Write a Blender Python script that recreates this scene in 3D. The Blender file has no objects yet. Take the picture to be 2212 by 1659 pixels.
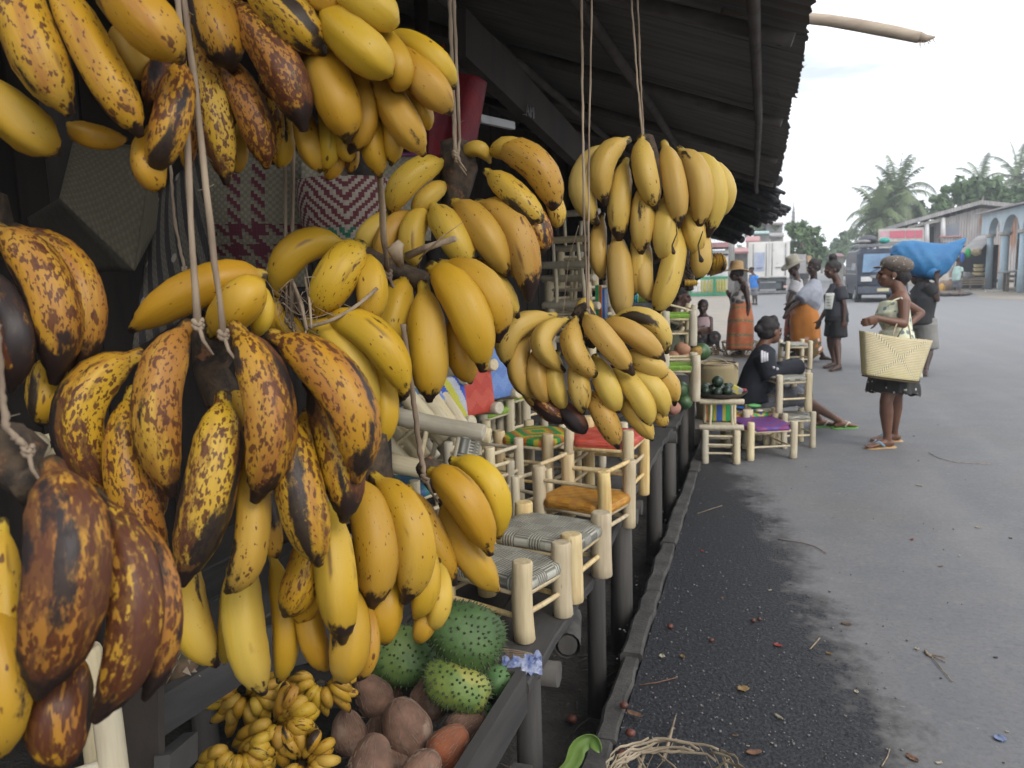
import bpy, bmesh, math, random
from mathutils import Vector, Matrix, noise
sc=bpy.context.scene
COL=sc.collection
R=random.Random(7)
V3=Vector
rad=math.radians
# ---------------------------------------------------------------- camera
F=1726.0; TH=rad(7.86); PS=rad(17.39); RO=0.026; CH=1.5
f0=V3((-math.sin(PS)*math.cos(TH),math.cos(PS)*math.cos(TH),-math.sin(TH)))
r0=V3((math.cos(PS),math.sin(PS),0)); u0=r0.cross(f0)
rr=r0*math.cos(RO)-u0*math.sin(RO); uu=r0*math.sin(RO)+u0*math.cos(RO)
C0=V3((0,0,CH))
def ray(u,v): return f0+rr*((u-1106)/F)-uu*((v-829.5)/F)
def P(u,v,d): return C0+ray(u,v)*d
def PG(u,v,z=0.0):
    r=ray(u,v); return C0+r*((z-CH)/r.z)
def PX(u,v,x):
    r=ray(u,v); return C0+r*(x/r.x)
def PY(u,v,y):
    r=ray(u,v); return C0+r*(y/r.y)
cam=bpy.data.cameras.new('camera'); camo=bpy.data.objects.new('camera',cam); COL.objects.link(camo)
Mx=Matrix((( rr.x,uu.x,-f0.x,C0.x),(rr.y,uu.y,-f0.y,C0.y),(rr.z,uu.z,-f0.z,C0.z),(0,0,0,1)))
camo.matrix_world=Mx
cam.sensor_width=36; cam.lens=F/2212*36; cam.clip_end=3000; cam.clip_start=0.02
cam.dof.use_dof=True; cam.dof.focus_distance=1.45; cam.dof.aperture_fstop=11
sc.camera=camo
# ---------------------------------------------------------------- materials
MATS={}
def newmat(name):
    m=bpy.data.materials.new(name); m.use_nodes=True; nt=m.node_tree
    for n in list(nt.nodes): nt.nodes.remove(n)
    o=nt.nodes.new('ShaderNodeOutputMaterial'); b=nt.nodes.new('ShaderNodeBsdfPrincipled')
    nt.links.new(b.outputs[0],o.inputs[0]); MATS[name]=m
    return m,nt,b
class G:
    def __init__(s,nt): s.nt=nt
    def n(s,t,**k):
        n=s.nt.nodes.new('ShaderNode'+t)
        for a,v in k.items(): setattr(n,a,v)
        return n
    def l(s,a,b): s.nt.links.new(a,b)
    def put(s,x,inp):
        if isinstance(x,bpy.types.NodeSocket): s.l(x,inp)
        elif isinstance(x,(tuple,list)) and len(x)==3 and inp.type=='RGBA': inp.default_value=(*x,1)
        else: inp.default_value=x
    def math(s,op,a,b=0.0,c=None,clamp=False):
        n=s.n('Math',operation=op); n.use_clamp=clamp; s.put(a,n.inputs[0]); s.put(b,n.inputs[1])
        if c is not None: s.put(c,n.inputs[2])
        return n.outputs[0]
    def mix(s,f,a,b,blend='MIX'):
        n=s.n('Mix',data_type='RGBA',blend_type=blend); s.put(f,n.inputs[0]); s.put(a,n.inputs[6]); s.put(b,n.inputs[7]); return n.outputs[2]
    def step(s,x,lo,hi):
        n=s.n('MapRange'); n.interpolation_type='SMOOTHSTEP'; s.put(x,n.inputs[0]); s.put(lo,n.inputs[1]); s.put(hi,n.inputs[2]); return n.outputs[0]
    def co(s,which='Object'): return s.n('TexCoord').outputs[which]
    def vm(s,v,sc_=(1,1,1),loc=(0,0,0),rot=(0,0,0)):
        n=s.n('Mapping'); s.l(v,n.inputs[0]); n.inputs['Scale'].default_value=sc_; n.inputs['Location'].default_value=loc; n.inputs['Rotation'].default_value=rot; return n.outputs[0]
    def noise(s,v,scale=5,detail=3,rough=.55,w=None,dist=0):
        n=s.n('TexNoise'); 
        if w is not None: n.noise_dimensions='4D'; s.put(w,n.inputs['W'])
        s.l(v,n.inputs['Vector']); s.put(scale,n.inputs['Scale']); n.inputs['Detail'].default_value=detail; n.inputs['Roughness'].default_value=rough; n.inputs['Distortion'].default_value=dist
        return n.outputs[0]
    def vor(s,v,scale=5,feature='F1',out=0,rnd=1):
        n=s.n('TexVoronoi',feature=feature); s.l(v,n.inputs['Vector']); s.put(scale,n.inputs['Scale']); n.inputs['Randomness'].default_value=rnd; return n.outputs[out]
    def bump(s,h,st=.3,dist=.01):
        n=s.n('Bump'); n.inputs['Strength'].default_value=st; n.inputs['Distance'].default_value=dist; s.l(h,n.inputs['Height']); return n.outputs[0]
    def rand(s): return s.n('ObjectInfo').outputs['Random']
def mk(name,c1,c2=None,rough=.7,scale=6,lo=.35,hi=.65,bump=0,bscale=40,bd=.004,metal=0,st=(1,1,1),spec=.5,hv=0.0,c3=None,s3=3,t3=.6,detail=4):
    if name in MATS: return MATS[name]
    m,nt,b=newmat(name); g=G(nt); v=g.vm(g.co(),st)
    c2=c2 or tuple(x*.6 for x in c1)
    rnd=g.rand(); w=g.math('MULTIPLY',rnd,37.0)
    col=g.mix(g.step(g.noise(v,scale,detail,.6,w=w),lo,hi),c1,c2)
    if c3: col=g.mix(g.step(g.noise(v,s3,3,.5,w=w),t3,t3+.08),col,c3)
    if hv:
        h=g.n('HueSaturation'); g.put(g.math('MULTIPLY_ADD',rnd,hv*2,1-hv),h.inputs['Value']); g.l(col,h.inputs['Color']); col=h.outputs[0]
    g.put(col,b.inputs['Base Color']); b.inputs['Roughness'].default_value=rough; b.inputs['Metallic'].default_value=metal
    b.inputs['Specular IOR Level'].default_value=spec
    if bump: g.l(g.bump(g.noise(v,bscale,4,.6),bump,bd),b.inputs['Normal'])
    return m
def banana_mat():
    m,nt,b=newmat('banana_skin'); g=G(nt)
    bc=g.n('Attribute',attribute_name='bc').outputs['Vector']
    bt=g.n('Attribute',attribute_name='bt').outputs['Fac']
    ri=g.n('Attribute',attribute_name='ripe',attribute_type='OBJECT').outputs['Fac']
    rg=g.n('Attribute',attribute_name='rg').outputs['Fac']
    rnd=g.rand(); w=g.math('MULTIPLY',rnd,91.0)
    pale=g.n('Attribute',attribute_name='pale',attribute_type='OBJECT').outputs['Fac']
    st=g.vm(bc,(.45,1,1)); st2=g.vm(bc,(.28,1,1))
    big=g.noise(bc,14,2,.5,w=w)
    col=g.mix(g.step(big,.3,.7),(.50,.310,.024),(.475,.265,.015))
    pl=g.step(g.noise(st,16,3,.5,w=g.math('ADD',w,9)),.45,.75)
    col=g.mix(g.math('MULTIPLY_ADD',pale,.55,g.math('MULTIPLY',pl,.35)),col,(.55,.41,.15))
    col=g.mix(g.math('MULTIPLY',ri,.35),col,(.50,.22,.012))
    h=g.n('HueSaturation'); g.put(g.math('MULTIPLY_ADD',rnd,.22,.82),h.inputs['Value']); g.put(g.math('MULTIPLY_ADD',rnd,.02,.49),h.inputs['Hue']); g.l(col,h.inputs['Color']); col=h.outputs[0]
    gt=g.math('MULTIPLY',g.step(bt,.14,.02),.4); col=g.mix(gt,col,(.40,.33,.05))
    def thr(n,a,bb,soft):
        t=g.math('SUBTRACT',a,g.math('MULTIPLY',ri,bb)); return g.step(n,t,g.math('ADD',t,soft))
    rn=g.noise(bc,26,3,.6,w=g.math('ADD',w,3))
    rs=g.math('MULTIPLY',g.step(rg,.72,.97),g.step(rn,g.math('SUBTRACT',.60,g.math('MULTIPLY',ri,.12)),.68)); col=g.mix(g.math('MULTIPLY',rs,.75),col,(.10,.045,.02))
    # faint skin rubbing and greyish scuffs
    sc2=g.math('MULTIPLY',g.step(g.noise(st,60,4,.7,w=g.math('ADD',w,5)),.58,.75),.35); col=g.mix(sc2,col,(.36,.22,.08))
    # soft rusty patches running along the fruit
    n1=g.noise(st2,30,4,.65,w=g.math('ADD',w,17)); m1=g.math('MULTIPLY',thr(n1,.69,.31,.16),.8); col=g.mix(m1,col,(.30,.115,.025))
    # freckles: three sizes, clustered
    cl=g.noise(bc,15,2,.5,w=g.math('ADD',w,40)); k=g.math('MULTIPLY',cl,g.math('MULTIPLY',ri,.34))
    for scl,off in ((120,.77),(210,.755),(330,.75)):
        fr=g.noise(bc,scl,1.5,.5,w=w); ft=g.math('SUBTRACT',g.math('SUBTRACT',off,g.math('MULTIPLY',ri,.05)),k)
        col=g.mix(g.math('MULTIPLY',g.step(fr,ft,g.math('ADD',ft,.045)),.88),col,(.085,.026,.012))
    # brown blotches with ragged edge
    rag=g.math('MULTIPLY_ADD',g.math('SUBTRACT',g.noise(bc,130,4,.75,w=w),.5),.34,g.noise(st,21,3,.6,w=g.math('ADD',w,60)))
    m3=thr(rag,.76,.265,.07); col=g.mix(g.math('MULTIPLY',m3,.85),col,(.090,.032,.016))
    # black bruises
    rag2=g.math('MULTIPLY_ADD',g.math('SUBTRACT',g.noise(bc,110,4,.75,w=w),.5),.2,g.noise(st,27,2,.5,w=g.math('ADD',w,80)))
    m4=thr(rag2,.70,.15,.045); col=g.mix(g.math('MULTIPLY',m4,.96),col,(.020,.015,.015))
    m4b=g.step(g.noise(bc,75,2,.6,w=g.math('ADD',w,22)),.735,.76); col=g.mix(m4b,col,(.05,.03,.02))
    # dark tips
    dt=g.n('Attribute',attribute_name='darktip',attribute_type='OBJECT').outputs['Fac']
    e=g.math('ADD',bt,g.math('MULTIPLY',g.math('SUBTRACT',g.noise(bc,55,3,.7,w=w),.5),.5))
    m5=g.step(e,g.math('SUBTRACT',.99,g.math('MULTIPLY',dt,.24)),g.math('SUBTRACT',1.03,g.math('MULTIPLY',dt,.2))); col=g.mix(m5,col,(.028,.016,.013))
    m6=g.step(e,.035,.0); col=g.mix(m6,col,(.06,.04,.02))
    g.put(col,b.inputs['Base Color'])
    g.put(g.math('ADD',g.math('MULTIPLY_ADD',m3,.2,.44),g.math('MULTIPLY',pl,.14)),b.inputs['Roughness']); b.inputs['Specular IOR Level'].default_value=.32
    b.inputs['Subsurface Weight'].default_value=0
    g.l(g.bump(g.noise(st,75,5,.65,w=w),.28,.003),b.inputs['Normal'])
    return m
MB_=banana_mat()
# ---------------------------------------------------------------- mesh builder
class MB:
    def __init__(s): s.v=[]; s.f=[]; s.sm=[]; s.mi=[]; s.at={}
    def add(s,vs,fs,smooth=False,mi=0):
        o=len(s.v); s.v+= [V3(x) for x in vs]
        for f in fs: s.f.append([i+o for i in f]); s.sm.append(smooth); s.mi.append(mi)
        return o
    def box(s,c,sz,rot=None,mi=0,bev=0):
        hx,hy,hz=[x/2 for x in sz]
        vs=[V3((x,y,z)) for x in(-hx,hx) for y in(-hy,hy) for z in(-hz,hz)]
        fs=[(0,1,3,2),(4,6,7,5),(0,4,5,1),(2,3,7,6),(0,2,6,4),(1,5,7,3)]
        if rot is not None: vs=[rot@x for x in vs]
        s.add([x+V3(c) for x in vs],fs,False,mi)
    def beam(s,a,b,w,h,up=(0,0,1),mi=0,tw=1.0):
        a=V3(a); b=V3(b); t=(b-a).normalized(); sd=t.cross(V3(up))
        if sd.length<1e-4: sd=t.cross(V3((1,0,0)))
        sd.normalize(); u=sd.cross(t)
        vs=[]
        for p,k in((a,1),(b,tw)):
            for i,j in((-1,-1),(1,-1),(1,1),(-1,1)): vs.append(p+sd*(i*w/2*k)+u*(j*h/2*k))
        s.add(vs,[(3,2,1,0),(4,5,6,7),(0,1,5,4),(1,2,6,5),(2,3,7,6),(3,0,4,7)],False,mi)
    def tube(s,pts,rs,seg=8,side=None,caps=True,mi=0,smooth=True,prof=None,round_=0,twist=0):
        pts=[V3(p) for p in pts]; n=len(pts)
        if not isinstance(rs,(list,tuple)): rs=[rs]*n
        T=[]
        for i in range(n):
            t=pts[min(i+1,n-1)]-pts[max(i-1,0)]
            T.append(t.normalized() if t.length>1e-9 else V3((0,0,1)))
        sd=V3(side) if side is not None else (V3((0,0,1)) if abs(T[0].z)<.9 else V3((1,0,0)))
        rings=[]
        if round_:
            # hemispherical ends
            P_=[];R_=[];TT=[]
            def rr_(x): return x if isinstance(x,tuple) else (x,x)
            k=3
            for j in range(k):
                a=(j+.5)/k*math.pi/2; ra=rr_(rs[0]); q=1-math.sin(a) 
                P_.append(pts[0]-T[0]*(min(ra)*round_*math.cos(a))); R_.append((ra[0]*math.sin(a),ra[1]*math.sin(a))); TT.append(T[0])
            P_+=pts; R_+=[rr_(x) for x in rs]; TT+=T
            for j in range(k-1,-1,-1):
                a=(j+.5)/k*math.pi/2; ra=rr_(rs[-1])
                P_.append(pts[-1]+T[-1]*(min(ra)*round_*math.cos(a))); R_.append((ra[0]*math.sin(a),ra[1]*math.sin(a))); TT.append(T[-1])
            pts,rs,T,n=P_,R_,TT,len(P_)
        prev=None
        for i in range(n):
            t=T[i]
            base=sd if (side is not None or prev is None) else prev
            a=base-t*base.dot(t)
            if a.length<1e-5: a=t.orthogonal()
            a.normalize(); prev=a; b=t.cross(a)
            r=rs[i]; ra,rb=(r if isinstance(r,tuple) else (r,r))
            ring=[]
            for k in range(seg):
                th=2*math.pi*k/seg+twist
                q=prof(th,i/(n-1)) if prof else 1
                ring.append(pts[i]+a*(math.cos(th)*ra*q)+b*(math.sin(th)*rb*q))
            rings.append(ring)
        vs=[p for r_ in rings for p in r_]; fs=[]
        for i in range(n-1):
            for k in range(seg):
                k2=(k+1)%seg; fs.append((i*seg+k,i*seg+k2,(i+1)*seg+k2,(i+1)*seg+k))
        o=s.add(vs,fs,smooth,mi)
        if caps:
            s.f.append([o+k for k in range(seg)][::-1]); s.sm.append(False); s.mi.append(mi)
            s.f.append([o+(n-1)*seg+k for k in range(seg)]); s.sm.append(False); s.mi.append(mi)
        return o
    def ball(s,c,r,seg=12,rings=8,rot=None,mi=0,fn=None):
        c=V3(c); r=(r,r,r) if not isinstance(r,(tuple,list)) else r
        vs=[];fs=[]
        def pt(th,ph):
            d=V3((math.sin(ph)*math.cos(th),math.sin(ph)*math.sin(th),math.cos(ph)))
            q=V3((d.x*r[0],d.y*r[1],d.z*r[2]))
            if fn: q=q*fn(d)
            if rot is not None: q=rot@q
            return c+q
        vs.append(pt(0,0))
        for i in range(1,rings):
            for k in range(seg): vs.append(pt(2*math.pi*k/seg,math.pi*i/rings))
        vs.append(pt(0,math.pi))
        for k in range(seg): fs.append((0,1+k,1+(k+1)%seg))
        for i in range(rings-2):
            for k in range(seg):
                a=1+i*seg+k;b=1+i*seg+(k+1)%seg; fs.append((a,a+seg,b+seg,b))
        L=len(vs)-1; o=1+(rings-2)*seg
        for k in range(seg): fs.append((L,o+(k+1)%seg,o+k))
        s.add(vs,fs,True,mi)
    def quad(s,a,b,c,d,mi=0): s.add([a,b,c,d],[(0,1,2,3)],False,mi)
    def prism(s,poly,ext,mi=0,smooth=False):
        poly=[V3(p) for p in poly]; n=len(poly); ext=V3(ext)
        vs=poly+[p+ext for p in poly]; fs=[tuple(range(n))[::-1],tuple(range(n,2*n))]
        fs+=[(i,(i+1)%n,n+(i+1)%n,n+i) for i in range(n)]
        s.add(vs,fs,smooth,mi)
    def grid(s,fn,nu,nv,smooth=True,mi=0,closed=False):
        vs=[fn(i/nu,j/nv) for i in range(nu+1) for j in range(nv+1)]
        fs=[(i*(nv+1)+j,(i+1)*(nv+1)+j,(i+1)*(nv+1)+j+1,i*(nv+1)+j+1) for i in range(nu) for j in range(nv)]
        s.add(vs,fs,smooth,mi)
    def build(s,name,mats,parent=None,origin=None,fix=True,solid=0):
        me=bpy.data.meshes.new(name)
        o=V3(origin) if origin is not None else (wloc(parent) if parent is not None else V3((0,0,0)))
        me.from_pydata([tuple(p-o) for p in s.v],[],s.f)
        me.polygons.foreach_set('use_smooth',s.sm); me.polygons.foreach_set('material_index',s.mi)
        for m in (mats if isinstance(mats,(list,tuple)) else [mats]): me.materials.append(m)
        for k,(ty,dat) in s.at.items():
            a=me.attributes.new(k,ty,'POINT')
            if ty=='FLOAT': a.data.foreach_set('value',dat)
            else: a.data.foreach_set('vector',[c for q in dat for c in q])
        me.update()
        if fix and not s.at:
            bm=bmesh.new(); bm.from_mesh(me); bmesh.ops.recalc_face_normals(bm,faces=bm.faces); bm.to_mesh(me); bm.free()
        ob=bpy.data.objects.new(name,me); COL.objects.link(ob)
        if parent is not None:
            ob.parent=parent; ob.location=o-wloc(parent)
        else: ob.location=o
        ob['_w']=tuple(o)
        if solid:
            md=ob.modifiers.new('thickness','SOLIDIFY'); md.thickness=solid; md.offset=0
        return ob
def wloc(o):
    return V3(o['_w'])
def tag(o,label,cat,group=None,kind=None):
    if label: o['label']=label
    if cat: o['category']=cat
    if group: o['group']=group
    if kind: o['kind']=kind
    return o
def thing(name,label,cat,loc,group=None):
    o=bpy.data.objects.new(name,None); COL.objects.link(o); o.location=V3(loc); o['_w']=tuple(V3(loc)); o.empty_display_size=.1
    return tag(o,label,cat,group)
def struct(o): o['kind']='structure'; return o
def stuff(o): o['kind']='stuff'; return o
def rot_of(t,up=(0,0,1)):
    """matrix whose z axis is t"""
    z=V3(t).normalized(); x=V3(up).cross(z)
    if x.length<1e-4: x=z.orthogonal()
    x.normalize(); y=z.cross(x)
    return Matrix((x,y,z)).transposed()

rh=V3((rr.x,rr.y,0)).normalized(); fh=V3((f0.x,f0.y,0)).normalized(); UP=V3((0,0,1))
# ---------------------------------------------------------------- bananas
PALE=[0.0]; RS=[1.06]
def bez(p0,pm,p1,t):
    c=pm*2-(p0+p1)*.5
    return p0*((1-t)**2)+c*(2*t*(1-t))+p1*(t*t)
def prof_b(t,neck):
    pts=[(0,neck),(.06,neck*1.05),(.16,.72),(.27,.93),(.45,1.0),(.65,.99),(.8,.86),(.9,.62),(.96,.36),(1.0,.24)]
    for (a,x),(b,y) in zip(pts,pts[1:]):
        if t<=b:
            k=(t-a)/(b-a); k=k*k*(3-2*k) if 0<k<1 else k
            return x+(y-x)*k
    return pts[-1][1]
def banana(parent,p0,pm,p1,r,ripe=0.2,dark=0.3,neck=.32,seg=20,n=20,name='banana',rnd=None):
    rn=rnd or R
    m=MB(); bt=[];bc=[];rg=[]
    L=(p1-p0).length; ph=rn.uniform(0,6.28); ridge=rn.uniform(.035,.075)
    ts=[0,.03,.07,.11,.16,.21,.27,.34,.42,.5,.58,.66,.73,.79,.84,.885,.92,.95,.975,1.0] if n==20 else [i/n for i in range(n+1)]
    pts=[bez(p0,pm,p1,t) for t in ts]
    tan=(bez(p0,pm,p1,1)-bez(p0,pm,p1,.97)).normalized()
    rs=[r*prof_b(t,neck)*(1+rn.uniform(-.012,.012)) for t in ts]
    # nub
    pts+= [pts[-1]+tan*r*.16, pts[-1]+tan*r*.2]; rs+=[r*.2,r*.1]; ts=ts+[1.06,1.08]
    def pf(th,k):
        c=math.cos(5*(th)+ph); return 1+ridge*((.5+.5*c)**2.2-.45)*1.6+.02*math.sin(2*th+3*k+ph)
    m.tube(pts,rs,seg=seg,prof=pf)
    for i,t in enumerate(ts):
        for k in range(seg):
            th=2*math.pi*k/seg
            bt.append(t); bc.append((t*L*.55,math.cos(th)*rs[i],math.sin(th)*rs[i])); rg.append(.5+.5*math.cos(5*th+ph))
    m.at={'bt':('FLOAT',bt),'bc':('FLOAT_VECTOR',bc),'rg':('FLOAT',rg)}
    o=m.build(name,MB_,parent); o['ripe']=float(ripe)*RS[0]; o['darktip']=float(dark); o['pale']=float(PALE[0])
    return o
STALK=mk('banana_stalk',(.07,.045,.025),(.02,.014,.01),rough=.85,scale=60,bump=.6,bscale=120,c3=(.16,.07,.03),s3=50)
ROPE=mk('dry_fibre',(.34,.265,.185),(.16,.115,.08),rough=.9,scale=30,st=(1,1,.15),bump=.5,bscale=200,bd=.001)
def bunch(label,d0,rows,hub,ripe=.3,sc_=.5,hubr=.02,extra=(),lift=.028):
    """rows: (x0,y0,xm,ym,x1,y1,w,layer[,ripe[,dark]]) ; coordinates in 2x picture units"""
    hp=P(hub[0]*sc_,hub[1]*sc_,d0+.03)
    t=thing('banana_bunch',label,'bananas',hp)
    for q in rows:
        x0,y0,xm,ym,x1,y1,w,lay=q[:8]; rp=q[8] if len(q)>8 else ripe; dk=q[9] if len(q)>9 else R.choice((.1,.2,.3,.5))
        d=d0-lay*lift
        # stems lead back to the hub, the belly bulges towards the viewer
        a=P(x0*sc_,y0*sc_,d+.028); m_=P(xm*sc_,ym*sc_,d-.012); b=P(x1*sc_,y1*sc_,d+.004)
        banana(t,a,m_,b,w*sc_/2*d/F*.93,rp,dk)
    # stalk / crown
    m=MB()
    hps=[P(x*sc_,y*sc_,d0+.03+dz) for x,y,dz in hub[2]] if len(hub)>2 else [hp+V3((0,0,.03)),hp-V3((0,0,.03))]
    n=len(hps)
    m.tube(hps,[hubr*(1.0+.25*math.sin(i*2.1)) for i in range(n)],seg=9,prof=lambda th,k:1+.18*math.sin(3*th+7*k)+.1*math.sin(7*th-11*k),round_=.5)
    m.build('stalk',STALK,t)
    return t
def V(x): return x
# top-left hand, closest big fruit
bunch('cluster of huge spotted bananas cropped by the upper left corner',.80,[
 (60,-140,130,160,295,480,245,2,.55,.15),(215,-130,420,260,600,575,200,1.6,.65,.2),(420,-150,610,60,775,250,255,2.6,.45,.15),
 (-110,340,80,520,240,650,225,0,.12,.25),(520,120,570,230,640,330,170,0,.15,.2),(690,220,680,340,650,480,120,.2,1,.9),
 (780,250,745,510,655,735,175,.6,.75,.3),(650,560,640,700,690,815,150,0,.45,.5),(300,540,400,590,540,600,110,-1,.2,.3)],
 (380,-220),ripe=.6)
bunch('brown-freckled and clean yellow bananas hanging at the top between the two long strings',.98,[
 (870,-90,935,110,1000,290,215,2.2,.55,.95),(1010,10,1200,260,1310,550,205,2.6,.95,.6),(1060,-90,1240,60,1390,225,200,3,.62,.2),
 (850,130,925,460,978,785,160,1,.7,.15),(960,240,1080,470,1150,715,165,1.2,.95,.2),(1310,180,1440,390,1500,600,205,2,.12,.3),
 (1460,240,1568,460,1510,655,140,1,.0,.6),(1385,40,1545,190,1690,320,205,3.3,.12,.25),(1570,90,1710,260,1705,385,140,2.4,.02,.2),
 (1430,-70,1600,20,1690,110,190,3.4,.1,.2),(1280,-80,1380,-10,1490,30,120,2.8,.3,.2),(1660,150,1850,230,1960,375,125,1.3,.1,.25),
 (1680,200,1830,345,1940,480,170,1.7,.22,.2),(1620,330,1720,490,1825,660,165,1,.2,.1),(1750,390,1820,470,1850,555,85,.5,.1,.2),
 (1640,400,1695,570,1690,708,95,.2,.1,.5),(1560,380,1600,570,1640,755,135,0,.2,.3),(1300,440,1330,600,1380,735,115,.3,.1,.3),
 (1390,450,1425,600,1400,730,100,.2,.05,.3),(1460,600,1450,690,1415,772,85,-.5,.4,.4),(1490,520,1490,620,1510,685,95,.2,.35,.3),
 (1510,590,1520,670,1510,742,70,-.8,.6,.5),(1200,440,1225,600,1205,715,105,-.6,.25,.3),(1030,540,1035,650,1020,740,85,-.8,.3,.4),
 (830,280,820,520,805,740,90,-.6,.8,.3),(1130,330,1175,520,1180,700,110,-.2,.8,.3)],(1300,-120),ripe=.3)
RS[0]=1.2
bunch('overripe blackened bananas at the left edge, in front of the dark stall interior',.86,[
 (-10,990,210,1250,235,1640,240,1,.62,.95),(60,985,355,1230,320,1640,170,0,.6,.9),(-90,1160,60,1400,50,1680,160,2,.8,.95),
 (200,1560,210,1690,185,1820,180,-.6,.5,.7)],(-60,960),ripe=.7)
RS[0]=1.08
bunch('large freckled brown bananas tied on the two thick strings in the centre left',.88,[
 (1140,1190,870,1240,575,1420,185,0,.06,.1),(915,1440,1030,1310,1110,1225,200,.8,.25,.1),(1100,1230,1130,1330,1105,1450,110,-.4,.1,.2),
 (820,1400,680,1720,745,2130,225,2.4,.78,.3),(1010,1410,1165,1760,1105,2150,240,2.6,.75,.7),(1170,1450,1480,1690,1540,2065,250,2,.72,.1),
 (1330,1650,1470,1950,1485,2240,195,.8,.9,1),(620,1530,350,1760,450,2130,225,1.2,.92,.2),(580,1680,560,2080,710,2430,215,1.6,.8,.15),
 (965,1710,915,2080,790,2510,245,2.2,.76,.5),(1060,1850,1090,2300,985,2550,165,1.2,.45,.4),(1230,1760,1300,2120,1375,2425,225,1.6,.7,.3),
 (1110,2000,1145,2240,1195,2400,125,.2,.55,.6),(1320,1780,1350,1900,1400,2015,130,.2,.5,.3),(1000,1700,1060,1800,1080,2000,120,-1.3,.3,.3),(700,1900,660,2100,680,2250,140,-1,.8,.5)],
 (930,1480,[(890,1390,0),(930,1480,0),(900,1600,.01),(960,1720,.02)]),ripe=.7,hubr=.022)
bunch('tier of clean yellow bananas pointing down above the wooden crate',.97,[
 (820,2380,810,2650,930,2865,185,1,.12,.3),(1060,2350,1050,2700,1135,2985,190,1.4,.1,.3),(1170,2380,1235,2700,1205,2940,125,.2,.02,.3),
 (990,2450,985,2700,970,2860,95,0,.05,.3),(1340,2290,1310,2490,1235,2650,175,2,.55,.9),(1390,2400,1350,2550,1290,2690,130,1,.25,.5),
 (1420,2180,1455,2480,1480,2765,190,2.6,.1,.75),(1490,2500,1510,2750,1475,2935,190,1.2,.02,.1),(1330,2480,1340,2720,1410,2890,130,.6,.1,.2),
 (1560,2560,1600,2780,1550,2935,90,.4,.3,.6),(1280,2550,1290,2680,1290,2780,80,-.6,.2,.3)],(1200,2200),ripe=.1)
bunch('yellow bananas with brown scuffs beside the spiny green fruit',1.03,[
 (1530,2060,1625,2330,1605,2615,205,2.4,.3,.8),(1610,2060,1785,2300,1750,2590,200,2,.28,.4),(1690,2430,1660,2620,1665,2770,170,1,.08,.5),
 (1800,2300,1845,2500,1795,2665,130,1.2,.08,.3),(1890,2420,1905,2590,1860,2715,110,.6,.15,.3),(1860,2570,1840,2680,1805,2768,105,.2,.3,.4)],(1600,1980),ripe=.2)
bunch('small hand of five yellow bananas hanging in front of the rope-seated stools',1.13,[
 (1760,2110,1850,2310,1960,2515,160,1.6,.38,.55),(1860,2040,2005,2150,2115,2385,175,2.4,.22,.2),(1950,1990,2120,2090,2155,2315,140,1.2,.18,.2),
 (1910,2160,2015,2375,2145,2545,160,.8,.06,.15)],(1900,2040,[(1830,2010,0),(1870,2050,0),(1890,2110,0)]),ripe=.2,hubr=.016)
bunch('yellow bananas tied with a tangle of dry fibre in the middle',1.12,[
 (1500,1060,1290,1080,1195,1270,155,.4,.12,.1),(1560,1060,1460,1180,1370,1365,195,1.2,.42,.1),(1560,1110,1605,1230,1590,1400,150,.6,.25,.1),
 (1400,1375,1620,1460,1750,1700,180,1.8,.2,.15),(1320,1390,1490,1520,1625,1780,160,1.2,.02,.1),(1590,1560,1665,1740,1625,1935,125,.4,.1,.2),
 (1200,1370,1260,1420,1330,1500,110,-.4,.2,.1),(1160,1250,1190,1350,1200,1440,90,-.8,.1,.1)],(1250,1330,[(1170,1200,0),(1210,1300,0),(1290,1360,-.01),(1430,1380,-.01)]),ripe=.2,hubr=.017)
bunch('plump yellow bananas tied just right of centre in front of the colourful stools',1.20,[
 (1750,1200,1700,1360,1650,1570,150,.8,.2,.2),(1830,1225,1850,1500,1855,1720,185,2,.12,.45),(1860,1150,2010,1320,2085,1590,200,2.6,.12,.2),
 (1900,1140,2110,1250,2150,1465,165,1.6,.18,.4),(1960,1360,1990,1520,2030,1645,135,.6,.1,.2),(1740,1420,1740,1600,1725,1730,115,-.3,.2,.9)],
 (1760,1190,[(1570,1120,0),(1650,1170,-.01),(1760,1190,-.02),(1830,1220,-.02)]),ripe=.15,hubr=.018)
PALE[0]=.35; RS[0]=1.15
bunch('rounded bunch of bananas on a thick dark stalk under the red bag',1.36,[
 (1930,700,1770,770,1690,920,130,.6,.28,.2),(1930,790,1850,850,1790,925,95,.2,.25,.2),(1990,690,2060,640,2115,700,75,-.4,.08,.1),
 (1720,930,1610,1000,1565,1095,115,0,.12,.2),(1800,920,1680,1010,1660,1150,115,.5,.1,.2),(1850,900,1780,1010,1800,1150,125,1,.25,.3),
 (1870,890,1950,1010,2040,1165,150,1.8,.2,.7),(1960,870,2090,1000,2190,1185,150,1.8,.15,.3),(2060,880,2230,1010,2285,1290,165,1.5,.32,.75),
 (2100,740,2230,850,2345,975,125,1.6,.45,.6),(2130,650,2310,710,2400,915,155,1,.38,.4),(2330,800,2400,890,2400,985,85,.2,.5,.5),
 (2260,880,2320,980,2345,1085,130,.8,.75,.6),(2060,1120,2140,1230,2235,1365,120,.6,.2,.4),(2110,670,2230,650,2340,760,115,.4,.25,.2),(2150,1000,2200,1100,2270,1200,110,.2,.4,.7)],
 (1980,740,[(1960,640,0),(1975,720,-.01),(1965,850,-.01),(1960,980,0)]),ripe=.25,hubr=.027)
KD=1.66; PALE[0]=.75
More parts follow.
